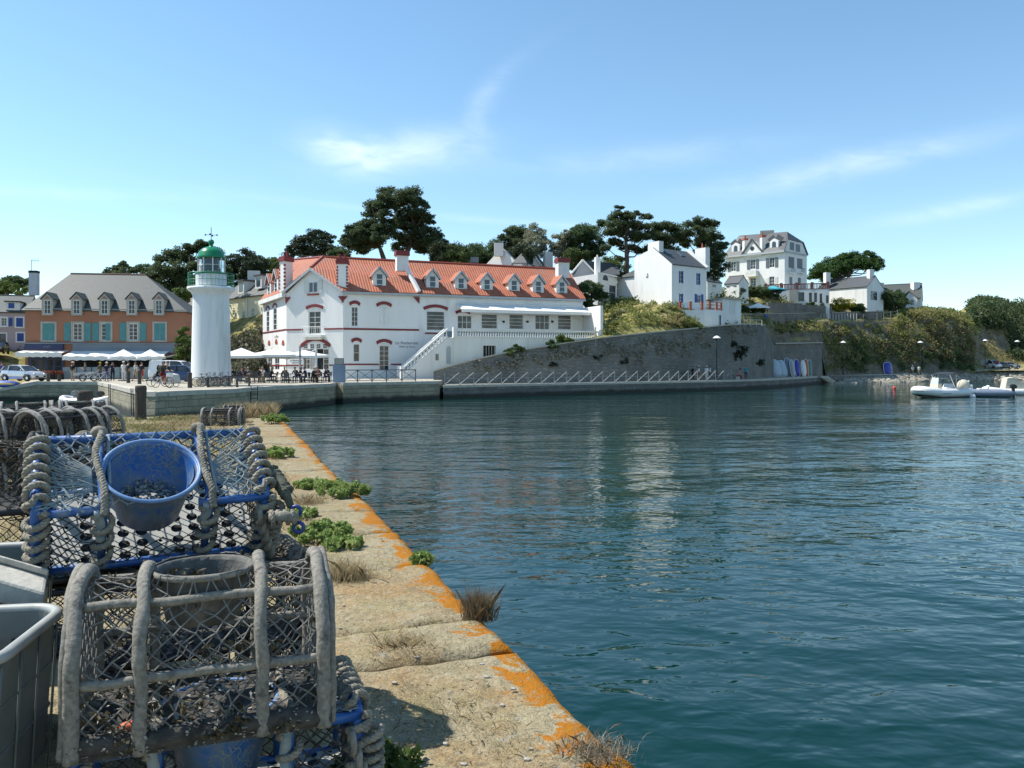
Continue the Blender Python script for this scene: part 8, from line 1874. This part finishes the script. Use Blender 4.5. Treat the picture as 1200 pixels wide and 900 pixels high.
def arched_trap(label, Mx, group='arched lobster traps on the pier', mats=(None,)*4, L=.72, W=.56, Hh=.515, seed=1):
    pipe, netm, pot, base = mats; t = thing('lobster_trap', label, 'lobster trap', (0,0,0), 0, group); t.rotation_euler = Mx.to_euler(); t.location = Mx.translation
    def arch(s, v, off=0.0):
        """v from 0 front foot over the crown to 1 back foot"""
        h0 = .24; a = W/2+off; hz = Hh-h0+off
        l1, l2 = h0, 1.9*W/2*.82; tot = 2*l1+pi*((a+hz)/2); d = v*tot
        if d < l1: return V((s,-off,d))
        if d > tot-l1: return V((s,W+off,tot-d))
        th = (d-l1)/(tot-2*l1)*pi; return V((s, W/2-a*cos(th), h0+hz*sin(th)))
    for i, (s, dx, rr_) in enumerate(((-.026,.02,.015),(.0,0,.0225),(.183,0,.0205),(.53,0,.0205),(.72,0,.0225),(.746,-.01,.015))):
        b = MB(); ps = wob([arch(s+dx*.3*sin(6*k/80), k/80)+V((0,.03 if i in (0,5) else 0,0)) for k in range(81)], .009, 7, i*3.1); rd = [rr_*(1+.16*noise.noise(p*30)) for p in ps]; b.tube(ps, rd, 10); b.build('arch', pipe, t, smooth=True, world=False)
    for v, rr_ in ((.175,.0155),(.36,.0155),(.64,.0155),(.83,.0155)):
        b = MB(); ps = wob([arch(lerp(0,.72,k/18), v, -.016) for k in range(19)], .010, 6, v*9); b.tube(ps, [rr_*(1+.12*noise.noise(p*20)) for p in ps], 8); b.build('rail', pipe, t, smooth=True, world=False)
    b = MB(); st = [0,.183,.53,.72]
    def surf(u, v):
        s = .02+(L-.04)*u; g = 0
        for a, c in zip(st, st[1:]):
            if a <= s <= c: g = sin(pi*(s-a)/(c-a))
        return arch(s, .02+.96*v, -.012-.022*g*(1 if .2 < v < .8 else .5))
    def hole(u, v):
        p = surf(u, v); 
        if .20 < p.x < .51 and .10 < p.y < .47 and p.z > .40: 
            c = V((.355,.285,0)); q = V((p.x-c.x,p.y-c.y,0)); k = max(q.length,.001); 
            if k < .125: return None
            if k < .168: p = V((c.x+q.x/k*.166, c.y+q.y/k*.170, Hh-.012-.008*sin(p.x*40)))
        return p
    net(b, hole, 12, 42, .0027, seed, .44, skip=.012); b.build('netting', netm, t, world=False)
    for s in (.004, L-.004):
        b = MB(); net(b, lambda u, v: arch(s, .04+.46*(v), -.015).lerp(arch(s, .96-.46*v, -.015), u), 8, 14, .0030, seed+5, .25); b.build('end_netting', netm, t, world=False)
    # scaly entry pot hung in the crown
    b = MB(); b.lathe([(.158,0),(.166,.008),(.162,.016),(.150,.010),(.135,-.08),(.118,-.165),(.106,-.165),(.126,-.08),(.142,0)],30,(.355,.285,Hh-.025)); b.build('entry_pot', pot, t, smooth=True, world=False)
    b = MB(); b.lathe([(.160,-.010),(.171,-.006),(.172,.010),(.160,.014)],30,(.355,.285,Hh-.02)); b.build('pot_rim', pipe, t, smooth=True, world=False)
    # cast base with slats, edge boards and dried weed and shell
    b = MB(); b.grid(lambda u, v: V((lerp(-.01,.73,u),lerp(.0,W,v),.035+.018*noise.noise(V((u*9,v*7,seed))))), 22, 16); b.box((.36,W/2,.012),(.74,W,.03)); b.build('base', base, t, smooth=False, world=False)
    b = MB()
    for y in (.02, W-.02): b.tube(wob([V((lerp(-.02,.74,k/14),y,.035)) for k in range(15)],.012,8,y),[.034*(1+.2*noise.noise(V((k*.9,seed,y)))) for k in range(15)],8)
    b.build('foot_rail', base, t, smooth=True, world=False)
    b = MB(); rr = random.Random(seed+2)
    for i in range(190):
        c = V((rr.uniform(.02,.70),rr.uniform(.03,W-.03),.055+rr.uniform(0,.02))); a = V((rr.uniform(-1,1),rr.uniform(-1,1),rr.uniform(-.3,.3))).normalized()*rr.uniform(.008,.022); q = a.cross(V((rr.uniform(-.4,.4),rr.uniform(-.4,.4),1))).normalized()*rr.uniform(.005,.012)
        b.poly([c-a,c-q*.8,c+a*.9,c+q])
    for i in range(160):
        x = rr.uniform(-.01,.73); a_ = rr.uniform(-1.2,2.2); c = V((x,.02-.036*cos(a_),.035+.036*sin(a_))); a = V((rr.uniform(-1,1),rr.uniform(-.3,.3),rr.uniform(-.6,.6))).normalized()*rr.uniform(.004,.010); q = a.cross(V((0,-cos(a_),sin(a_)))).normalized()*rr.uniform(.002,.006); n_ = V((0,-cos(a_),sin(a_)))*.004; b.poly([c-a+n_,c-q*.8+n_,c+a*.9+n_*2,c+q+n_])
    struct(b.build('shell_litter', m_shell, t, world=False), 'stuff')
    C = [blob_pts((rr.uniform(0,.72), rr.choice((-.015,.03,W-.02,.28,.1)), rr.choice((.03,.05,.07,.11))+rr.uniform(0,.02)), (.045,.02,.025), 16, .1) for _ in range(34)]
    C += [blob_pts(surf(rr.random(), rr.uniform(.05,.95)), (.016,.016,.016), 5, .1) for _ in range(46)]
    struct(leaf_mesh('dried_weed', np.concatenate(C), .016, leafmat('dried_weed',(.055,.045,.022),(.10,.085,.05),(.16,.15,.11),20,.15), t, origin=(0,0,0)), 'stuff')
    return t
m_shell = M('shell_and_bait', (.30,.285,.25), (.04,.038,.034), 45, .7, lo=.5, hi=.58)
def mat3(o, u, v, w): m = Matrix((u, v, w)).transposed().to_4x4(); m.translation = V(o); return m
def yawM(o, rz, tilt=0.0, roll=0.0): return Matrix.Translation(V(o)) @ Matrix.Rotation(rz,4,'Z') @ Matrix.Rotation(tilt,4,'X') @ Matrix.Rotation(roll,4,'Y')
gA = (m_arch, m_net, m_greyp, m_conc)
rzA = atan2(.34,.94)
T1 = arched_trap('large grey arched lobster trap at the front, with a scaly grey entry pot', yawM((-1.335,2.425,1.94), rzA), mats=gA, seed=1)
o = MB(); o.ball((.16,.05,.07),(.045,.02,.018),8,5); o.build('orange_scrap', M('orange_plastic',(.55,.10,.02),None,20,.6), T1, smooth=True, world=False)

def box_trap(label, Mx, group, pipe, netm, bowl, rope, plate, seed=1, L=.88, D=.46, Hh=.36, ropes=True):
    """box-framed trap: x along, y back, z up; rope-wound ends and a bowl-shaped entry in the top"""
    t = thing('lobster_trap', label, 'lobster trap', (0,0,0), 0, group); t.rotation_euler = Mx.to_euler(); t.location = Mx.translation; r = .019
    xs = (0,.235,.645,L)
    for i, x in enumerate(xs):
        b = MB(); ps = [(x,0,.02),(x,0,Hh-.05),(x,.015,Hh-.015),(x,.05,Hh),(x,D-.05,Hh),(x,D-.015,Hh-.015),(x,D,Hh-.05),(x,D,.02)]; b.tube(ps, r*(1.15 if i in (0,3) else .9), 9); b.build('hoop', pipe, t, smooth=True, world=False)
    for x0, x1, y, z in ((0,.255,.005,Hh-.02),(.60,L,.005,Hh-.02),(0,L,D-.005,Hh-.02),(0,L,0,.02),(0,L,D,.02)):
        b = MB(); b.tube([(x0,y,z),(x1,y,z)], r, 9); b.build('rail', pipe, t, smooth=True, world=False)
    b = MB(); R_ = .185; cx, cy = .425, .165
    def topf(u, v):
        x, y = L*u, D*v; q = V((x-cx,y-cy,0)); k = q.length; z = Hh+.004-.02*sin(pi*u)*sin(pi*v)
        if k < R_*.80: return None
        if k < R_*1.02: q = q/max(k,.001)*R_*1.04; return V((cx+q.x,max(0,cy+q.y),Hh+.012))
        return V((x,y,z-.03*sin(pi*min(1,x/.235))*sin(pi*v) if x < .235 else z))
    net(b, topf, 15, 15, .0030, seed, .4); 
    # gathered strands fanning from the outer hoop to the mouth
    for sg in (0,1):
        for k in range(26):
            v = k/25; A = V((0 if not sg else L, D*v, Hh+.01)); B_ = V((.20 if not sg else .68, cy+(v-.5)*.13, Hh+.002)); mid = A.lerp(B_,.5)+V((0,0,-.022+.012*sin(k*2.1)))
            b.tube([A,A.lerp(mid,.5)+V((0,.008*sin(k*3),0)),mid,mid.lerp(B_,.5),B_],.0032,4)
    rr = random.Random(seed+21)
    for i in range(46):
        sg = i%2; c = V((rr.uniform(.02,.22) if not sg else rr.uniform(.66,L-.02), rr.uniform(.02,D-.02), Hh-.012+rr.uniform(-.01,.02))); dv = V((rr.uniform(-1,1),rr.uniform(-1,1),0)).normalized()*rr.uniform(.03,.09); b.tube(wob([c-dv,c-dv*.4,c,c+dv*.5,c+dv],.014,14,i),rr.choice((.0030,.0042,.0055)),4)
    b.build('top_netting', netm, t, world=False)
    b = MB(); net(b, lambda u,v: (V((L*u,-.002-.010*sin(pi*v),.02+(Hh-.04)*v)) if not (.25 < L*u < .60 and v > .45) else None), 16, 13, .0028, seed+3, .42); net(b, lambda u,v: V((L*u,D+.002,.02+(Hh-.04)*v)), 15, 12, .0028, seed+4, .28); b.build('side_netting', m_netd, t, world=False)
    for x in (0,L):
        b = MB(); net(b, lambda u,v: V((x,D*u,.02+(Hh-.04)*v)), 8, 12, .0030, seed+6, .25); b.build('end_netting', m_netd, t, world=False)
    # the bowl
    b = MB(); h = .205; b.lathe([(R_+.012,.020),(R_+.014,.028),(R_+.004,.034),(R_-.006,.026),(R_-.022,-.05),(R_-.055,-h),(R_-.070,-h-.004),(R_-.075,-h+.004),(R_-.064,-h),(R_-.034,-.05),(R_-.014,.018)],44,(cx,cy,Hh+.005))
    bw_ = b.build('entry_bowl', bowl, t, smooth=True, world=False)
    b = MB(); b.tube([(cx+(R_+.009)*cos(2*pi*k/44),cy+(R_+.009)*sin(2*pi*k/44),Hh+.036) for k in range(44)],.009,7,closed=True); b.build('bowl_rim', M('pale_blue_rim',(.16,.27,.45),(.10,.20,.40),20,.45), bw_, smooth=True, world=False)
    b = MB(); rr = random.Random(seed+8)
    for i in range(420):
        a_ = rr.uniform(0,2*pi); q = (R_-.062)*sqrt(rr.random()); c = V((cx+q*cos(a_),cy+q*sin(a_),Hh-h*.72+rr.uniform(-.02,.025)-.25*q*0)); a = V((rr.uniform(-1,1),rr.uniform(-1,1),rr.uniform(-.4,.4))).normalized()*rr.uniform(.006,.018); p = a.cross(V((rr.uniform(-.5,.5),rr.uniform(-.5,.5),1))).normalized()*rr.uniform(.004,.010); b.poly([c-a,c-p*.8,c+a*.9,c+p])
    struct(b.build('bowl_contents', m_shell, bw_, world=False), 'stuff')
    # perforated pale floor plate with real holes
    b = MB(); nx, ny = 12, 7; dx, dy = L/nx, D/ny
    for i in range(nx):
        for j in range(ny):
            c = V(((i+.5)*dx,(j+.5)*dy,.03)); hr = .36*min(dx,dy) if (i*7+j*5+seed) % 5 else .12*min(dx,dy); n = 16
            sq = []
            for k in range(n):
                a = 2*pi*k/n; m_ = 1/max(abs(cos(a)),abs(sin(a))); sq.append(c+V((cos(a)*m_*dx/2,sin(a)*m_*dy/2,0)))
            ho = [c+V((hr*cos(2*pi*k/n),hr*sin(2*pi*k/n),0)) for k in range(n)]; b.add(sq+ho, [[k,(k+1)%n,n+(k+1)%n,n+k] for k in range(n)])
    b.build('floor_plate', plate, t, world=False)
    b = MB(); b.box((L/2,D/2,.008),(L,D,.014)); b.build('floor_backing', m_black, t, world=False)
    if ropes:
        for k, x in enumerate((0,L)):
            b = MB(); coil(b, [(x,D-.02,Hh+.006),(x,.04,Hh+.006),(x,.0,Hh-.03),(x,0,.03),(x,.01,-.06)], .037, .0142, .060, seed+k); b.build('end_rope', rope, t, smooth=True, world=False)
        for k, x in enumerate((.235,.645)):
            b = MB(); coil(b, [(x,-.004,Hh-.03),(x,-.004,.06)], .034, .0135, .085, seed+k+4); twist(b, wob(dense([(x+.0,D-.03,Hh+.045),(x-.015,D*.6,Hh+.058),(x-.01,D*.3,Hh+.042),(x,.03,Hh+.03),(x,-.03,Hh-.02)],14),.016,7,k),.0150)
            b.ball((x,D-.02,Hh+.03),(.036,.03,.028),8,6); b.build('hoop_rope', rope, t, smooth=True, world=False)
            b = MB(); b.tube(wob([(x-.012,-.01,Hh-.01+.006*j-.02*j) for j in range(12)],.012,12,k+3),.02,6); b.tube(wob([(x+.03,D-.06,Hh+.03),(x+.03,D*.4,Hh+.02),(x+.02,.02,Hh+.012)],.02,7,k+9),.008,5); b.build('frayed_lashing', m_netb, t, smooth=True, world=False)
        b = MB(); coil(b, [(L+.045,-.02,Hh-.05),(L+.05,-.02,.04)], .030, .013, .036, seed+9); b.build('end_rope', rope, t, smooth=True, world=False)
        b = MB()
        for k in range(5): b.ring((L+.05-.02*k,-.045,.05+.055*k),.034,.012,'X',14,6)
        b.build('rope_loops', rope, t, smooth=True, world=False)
    return t
tl_ = radians(35); u2, v2 = V((.866,.5,0)), V((-.5,.866,0)); n2 = -v2*sin(tl_)+V((0,0,1))*cos(tl_); t2 = v2*cos(tl_)+V((0,0,1))*sin(tl_)
FTL = V((-1.852,3.12,2.575)); GB_ = 'blue box framed lobster traps'
m_plate = M('pale_floor_plate', (.46,.46,.42), (.33,.33,.30), 8, .6)
T2 = box_trap('blue framed lobster trap tilted forward, with a round blue bowl and rope wound ends', mat3(FTL-n2*.36,u2,t2,n2), GB_, m_bluep, m_netb, m_bowl, m_rope, m_plate, 3)
T3 = dup(T2, None, None, 'blue framed lobster trap at the bottom, mostly hidden under the grey arched one', GB_)
Mx = yawM((-1.36,2.50,1.575), rzA+.02); T3.rotation_euler = Mx.to_euler(); T3.location = Mx.translation
# support behind the tilted trap: a flat dark trap it leans on
GD_ = 'old dark box framed lobster traps at the left'
dk = dict(hoop=m_black, rail=m_black, entry_bowl=crust('dark_pot',(.06,.055,.05),(.04,.038,.035),(.10,.09,.08)), bowl_rim=m_netd, top_netting=crust('brown_netting',(.11,.095,.075),(.06,.054,.045),(.16,.145,.12),34,.002), floor_plate=m_conc, frayed_lashing=m_netd, end_rope=crust('brown_rope',(.20,.18,.145),(.13,.12,.10),(.28,.26,.22),26,.006), hoop_rope=m_netd, rope_loops=m_netd)
first = None
for (x, y, z, rz, lab) in ((-3.19,4.05,2.34,.42,'old dark rope wound lobster trap, top of the left stack beside the blue trap'),(-3.20,4.08,1.95,.40,'old dark lobster trap in the middle of the left stack beside the blue trap'),(-3.17,4.06,1.56,.44,'old dark lobster trap at the bottom of the left stack'),(-1.74,3.24,1.53,.52,'dark lobster trap lying under the tilted blue one'),(-1.73,3.25,1.885,.5,'dark lobster trap directly under the tilted blue one, on top of another dark trap')):
    if first is None:
        first = dup(T2, (x,y,z), None, lab, GD_, None, dk); c = first
        for q in list(first.children_recursive):
            if q.name.split('.')[0] in ('entry_bowl','bowl_rim','bowl_contents'): bpy.data.objects.remove(q)
    else: c = dup(first, (x,y,z), None, lab, GD_)
    c.rotation_euler = (0,0,rz)
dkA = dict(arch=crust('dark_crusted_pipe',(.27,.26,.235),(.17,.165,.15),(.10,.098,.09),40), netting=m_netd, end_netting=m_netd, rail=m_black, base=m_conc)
GF = 'rows of arched lobster traps by the left bollard'; ff_ = None
for i, (px, d, lev, rz, lab) in enumerate(((84,9.5,1,1.15,'arched dark trap at the right end of the top row, against the dark bollard'),(84,9.5,0,1.15,'arched dark trap under the right end of the top row'),(55,9.1,1,1.05,'arched dark trap second from the right in the top row'),(55,9.1,0,1.05,'arched dark trap second from the right in the lower row'),(24,9.4,1,.95,'arched dark trap third from the right in the top row'),(24,9.4,0,.95,'arched dark trap third from the right in the lower row'),
      (62,11.6,1,.5,'arched trap behind the top row, nearest the basin water'),(62,11.6,0,.5,'arched trap behind the lower row, nearest the basin water'),(2,11.2,1,.6,'arched trap behind the top row at the far left edge'),(2,11.2,0,.6,'arched trap behind the lower row at the far left edge'),(-14,9.0,1,.9,'arched dark trap cut by the left edge of the picture, top row'),(-14,9.0,0,.9,'arched dark trap cut by the left edge of the picture, lower row'))):
    p = P(px,d,ZP+.01+.53*lev)
    if ff_ is None: ff_ = dup(T1, p, rz, lab, GF, None, dkA)
    else: dup(ff_, p, rz+R.uniform(-.08,.08), lab, GF)
c = dup(ff_, P(236,20.8,ZP+.01), .12, 'single dark arched lobster trap standing near the end of the pier', 'arched lobster traps on the pier'); c.scale = (1.30,1.0,.86)
c = dup(ff_, P(262,22.0,ZP+.01), .22, 'second dark arched lobster trap just behind the single one near the pier end', 'arched lobster traps on the pier'); c.scale = (.62,.9,.9)
# rope with blue rings hanging off the tilted trap
t = thing('rope_tail','dark rope with two blue rings hanging from the right end of the tilted blue trap','rope', PY(321,556,3.75))
b = MB(); q = [PY(300,538,3.80),PY(318,552,3.72),PY(330,566,3.66),PY(338,580,3.62),PY(345,596,3.60)]; b.tube(wob(q,.02,5),[.022,.028,.030,.020,.016],8); coil(b,[q[1],q[3]],.026,.010,.03,4); b.build('rope', crust('dark_green_rope',(.12,.125,.09),(.07,.075,.055),(.20,.19,.15),26), t, smooth=True)
for x, y, d in ((347,599,3.58),(350,618,3.55)): b = MB(); b.ring(PY(x,y,d),.022,.009,'Y',18,7); b.build('blue_ring', M('dark_blue_plastic',(.03,.06,.22),None,12,.4), t, smooth=True)
b = MB(); b.tube(wob([PY(316,607,3.5),PY(332,605,3.5),PY(348,606,3.54)],.01,9),.024,8); coil(b,[PY(316,607,3.5),PY(346,606,3.54)],.026,.010,.03,7); b.build('rope', m_rope, t, smooth=True)
# ---- crates at the lower left
m_crate, nt, bs = mk('pale_grey_plastic'); co = coord(nt); bs.inputs['Roughness'].default_value = .5
col = mix(nt, ramp(nt, noi(nt, co, 5, 5), .35, .65), (.16,.175,.16), (.12,.135,.122)); col = mix(nt, mathn(nt,'MULTIPLY',ramp(nt, noi(nt, co, 13, 5, .7), .55, .68),.6), col, (.10,.105,.095)); nt.links.new(col, bs.inputs['Base Color']); bs.inputs['Subsurface Weight'].default_value = .15; bs.inputs['Subsurface Radius'].default_value = (.05,.05,.05)
def crate(label, Mx, L=.80, D=.56, Hh=.75, cr=.10):
    t = thing('fish_crate', label, 'crate', Mx.translation, 0, 'plastic crates at the lower left'); t.rotation_euler = Mx.to_euler()
    def ringp(o, z, n=6):
        ps = []
        for cx, cy, a0 in ((L-cr,cr,-pi/2),(L-cr,D-cr,0),(cr,D-cr,pi/2),(cr,cr,pi)):
            for k in range(n+1): a = a0+pi/2*k/n; ps.append(V((cx+(cr+o)*cos(a),cy+(cr+o)*sin(a),z)))
        return ps
    b = MB(); seq = [(-.045,0),(0,Hh-.03),(0,Hh-.005),(-.012,Hh-.002),(-.014,Hh-.03),(-.058,.02)]; rs = [ringp(o,z) for o, z in seq]; n = len(rs[0])
    b.add([p for q in rs for p in q],[[i*n+k,i*n+(k+1)%n,(i+1)*n+(k+1)%n,(i+1)*n+k] for i in range(len(rs)-1) for k in range(n)]+[[(len(rs)-1)*n+k for k in range(n)]]); b.build('body', m_crate, t, smooth=False, world=False)
    b = MB(); q = ringp(.008,Hh); b.tube(q,.019,8,closed=True); b.build('rim', M('crate_rim_white',(.36,.375,.35),(.28,.29,.27),8,.5), t, smooth=True, world=False)
    b = MB()
    for z in (.14,.29,.44,.59):
        f = z/Hh; q = ringp(lerp(-.045,0,f)+.002,z); b.tube(q,.005,5,closed=True)
    for x in [L*(i+.5)/6 for i in range(6)]: b.tube([(x,.045-.008,.02),(x,-.003,Hh-.03)],.005,5)
    for y in [D*(i+.5)/4 for i in range(4)]: b.tube([(L-.045+.008,y,.02),(L+.003,y,Hh-.03)],.005,5)
    b.build('ribs', m_crate, t, smooth=True, world=False)
    b = MB()
    for z in (Hh-.10,Hh-.22):
        for i in range(6): x = .12+.11*i; b.box((x,D-.022-.004,z),(.055,.012,.012))
    b.build('drain_slots', m_black, t, world=False); return t
uC = V((.985,.17,0)); oC = V((-1.50,2.30,1.535))-uC*.80
K1 = crate('pale grey ribbed plastic crate holding a concrete block, in the lower left corner', yawM(oC, atan2(.17,.985)))
K2 = dup(K1, (-2.78,3.02,1.56), atan2(.17,.985)+.05, 'second pale plastic crate, behind the first one, carrying a concrete slab')
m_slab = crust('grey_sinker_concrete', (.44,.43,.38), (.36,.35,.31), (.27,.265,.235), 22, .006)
t = thing('concrete_block','rough grey concrete sinker block inside the front crate','block',oC+uC*.42+V((0,.15,.40)),.5); b = MB(); b.prism([(-.24,-.15,-.36),(.28,-.15,-.36),(.26,-.12,.20),(.05,-.1,.30),(-.22,-.14,.16)],(0,.30,0)); b.build('block', m_slab, t, world=False, bevel=.015)
t = thing('concrete_slab','long grey concrete slab with a groove lying slanted on the rear crate','slab',P(10,3.2,2.36)); 
A0,A1,A2,A3 = PY(-40,640,3.30),PY(57,668,3.22),PY(53,694,3.02),PY(-40,668,3.05); nrm = (A1-A0).cross(A3-A0).normalized(); nrm = nrm if nrm.z > 0 else -nrm
b = MB(); b.prism([A0,A1,A2,A3],-nrm*.09); B0,B1,B2,B3 = A0.lerp(A3,.28),A1.lerp(A2,.28),A1.lerp(A2,.42),A0.lerp(A3,.42); b.build('slab', m_slab, t, bevel=.012); b = MB(); b.prism([B0+nrm*.004,B1+nrm*.004,B1.lerp(B2,.5)+nrm*.035,B0.lerp(B3,.5)+nrm*.035],(B2-B1)*.6); b.build('ridge', m_slab, t, bevel=.008)
t = thing('plastic_rod','small dark blue plastic rod sticking out beside the front trap','rod',PY(398,840,2.9)); b = MB(); b.tube([PY(390,832,2.95),PY(415,860,2.80)],.011,8); b.build('rod', M('dark_blue_plastic',(.03,.06,.22),None,12,.4), t, smooth=True)

# ---- growth on the pier: countable plants, and the dry stubble nobody could count
def gp_(px, y): d = ZPd/(y-YH); p = P(px, d, ZP); return p
ZPd = (E-ZP)*F
m_stub = leafmat('dry_stubble', (.46,.38,.23), (.36,.29,.17), (.26,.21,.125), 3, .45); m_gstub = leafmat('green_stubble', (.14,.18,.05), (.22,.23,.085), (.34,.29,.15), 3, .3)
l_sea = leafmat('sea_beet_leaves', (.20,.29,.075), (.29,.37,.11), (.36,.39,.15), 5, .35)
def plant(label, px, y, rx, h, n=700, leaf=None, size=.026, dx=0):
    p = gp_(px, y); t = thing('pier_plant', label, 'plant', p); q = random.Random(int(px+y)); C = []
    b = MB()
    for k in range(int(14+rx*60)):
        a = q.uniform(0,2*pi); r = rx*sqrt(q.random()); tip = V((r*cos(a), r*sin(a)*.8, .7*h*q.uniform(.35,1.0)*(1-.4*r/rx))); b.tube([(tip.x*.4,tip.y*.4,-.01),tip*.6+V((0,0,.02)),tip],.004,4)
        C.append(blob_pts(tip, (.05,.05,.05), max(4,3*n//int(14+rx*60)), .1))
    b.build('stems', leafmat('plant_stems',(.16,.17,.06),(.22,.18,.09),None,6,.2), t, world=False)
    leaf_mesh('foliage', np.concatenate(C), size, leaf or l_sea, t, origin=(0,0,0)); return t
plant('large bright green sea plant beside the tilted blue trap', 376, 634, .26, .24, 1500)
plant('smaller bright green plant in front of the large one by the blue trap', 402, 641, .15, .10, 420)
plant('wide green plant at the water edge of the pier, reaching over it', 398, 580, .34, .22, 1100)
plant('green tip of growth left of the wide plant at the water edge', 372, 572, .28, .16, 560)
plant('small round green plant on the very edge of the pier', 496, 660, .075, .09, 240)
plant('green tuft in the shadow at the bottom, right of the front trap', 440, 905, .17, .10, 420, leafmat('shade_leaves',(.06,.10,.025),(.09,.13,.03),None,5,.3))
plant('low green plant along the inner joint of the pier stones', 352, 607, .2, .12, 420)
plant('green growth at the far right corner of the pier end', 322, 497, .35, .45, 500, None, .05)
plant('green growth along the pier stones near the single dark trap', 322, 536, .34, .24, 560, None, .04)
def tuft(label, px, y, rx, h, n, mat, lean=.5):
    p = gp_(px, y); t = thing('dry_tuft', label, 'grass tuft', p); n = int(n*1.6); pts_ = NR.normal(size=(n,3))*np.array([rx*.62,rx*.5,0]); blade_mesh('blades', pts_, h, .0036, mat, lean, parent=t); return t
tuft('dry brown grass tuft on the pier stones right of the blue trap', 404, 678, .13, .13, 700, m_stub, .6)
tuft('dark brown dry tuft hanging on the water edge of the pier', 561, 726, .07, .17, 700, leafmat('brown_tuft',(.20,.15,.09),(.28,.22,.13),(.12,.09,.06),9,.2), .45)
tuft('low dry tuft in the joint of the near pier stones', 472, 758, .16, .05, 500, m_stub, .9)
tuft('grey dry tuft near the bottom edge of the pier stones', 700, 882, .12, .04, 420, leafmat('grey_tuft',(.22,.20,.15),(.30,.27,.20),None,9,.2), .9)
tuft('dry tuft beside the green plant at the water edge', 360, 590, .16, .10, 420, m_stub, .7)
def strew(name, mat, n, fs, hgt, wid, lean=.9, s_lim=(1.5,26.5), t_lim=(.15,6.8), thr=.05, fsc=1.3, off=0.0):
    P_ = []
    while len(P_) < n:
        s = s_lim[0]+(s_lim[1]-s_lim[0])*NR.random()**fs; t_ = NR.uniform(*t_lim)
        k = noise.noise(V((t_*fsc+off,s*fsc*.7,5)))+.5*noise.noise(V((t_*4+off,s*4,1)))
        if k < thr+NR.normal()*.10: continue
        p = pier(t_, s, gz(-t_,s)-.012); P_.append((p.x,p.y,p.z))
    return struct(blade_mesh(name, P_, hgt, wid, mat, lean), 'stuff')
strew('dry_grass', m_stub, 60000, 1.7, .024, .0022, 1.3, (1.8,9), (.30,3.4), -.02)
strew('far_dry_grass', m_stub, 16000, .8, .11, .012, .7, (14,26.8), (.9,7), .02, .6)
strew('middle_dry_grass', m_stub, 12000, 1.0, .06, .007, .9, (7,16), (.7,3.6), -.05, 1.0)
strew('green_grass', m_gstub, 5000, .8, .10, .010, .7, (8,26), (1.0,3.6), .16, .8, 30)
strew('far_green_grass', m_gstub, 2600, .8, .13, .013, .7, (18,26.5), (2,6.8), .22, .7, 60)
P_ = [tuple(pier(NR.uniform(.1,1.6), NR.uniform(25.6,27.0), -.02)) for _ in range(2200)]; struct(blade_mesh('pier_end_grass', P_, .42, .014, m_stub, .45), 'stuff')
# loose grit and chips of stone
b = MB(); rr = random.Random(5)
for i in range(900):
    s = 2.0+7*rr.random()**1.6; t_ = rr.uniform(.2,3.2); r = rr.choice([.004,.006,.009,.014]); p = pier(t_, s, gz(-t_,s)+r*.3); st = len(b.v); b.ball(p,(r*rr.uniform(.8,1.4),r,r*.6),5,3)
struct(b.build('stone_grit', M('grit',(.42,.39,.33),(.28,.26,.22),40,.95)), 'stuff')
T1.scale = (1.045,1.0,1.0)
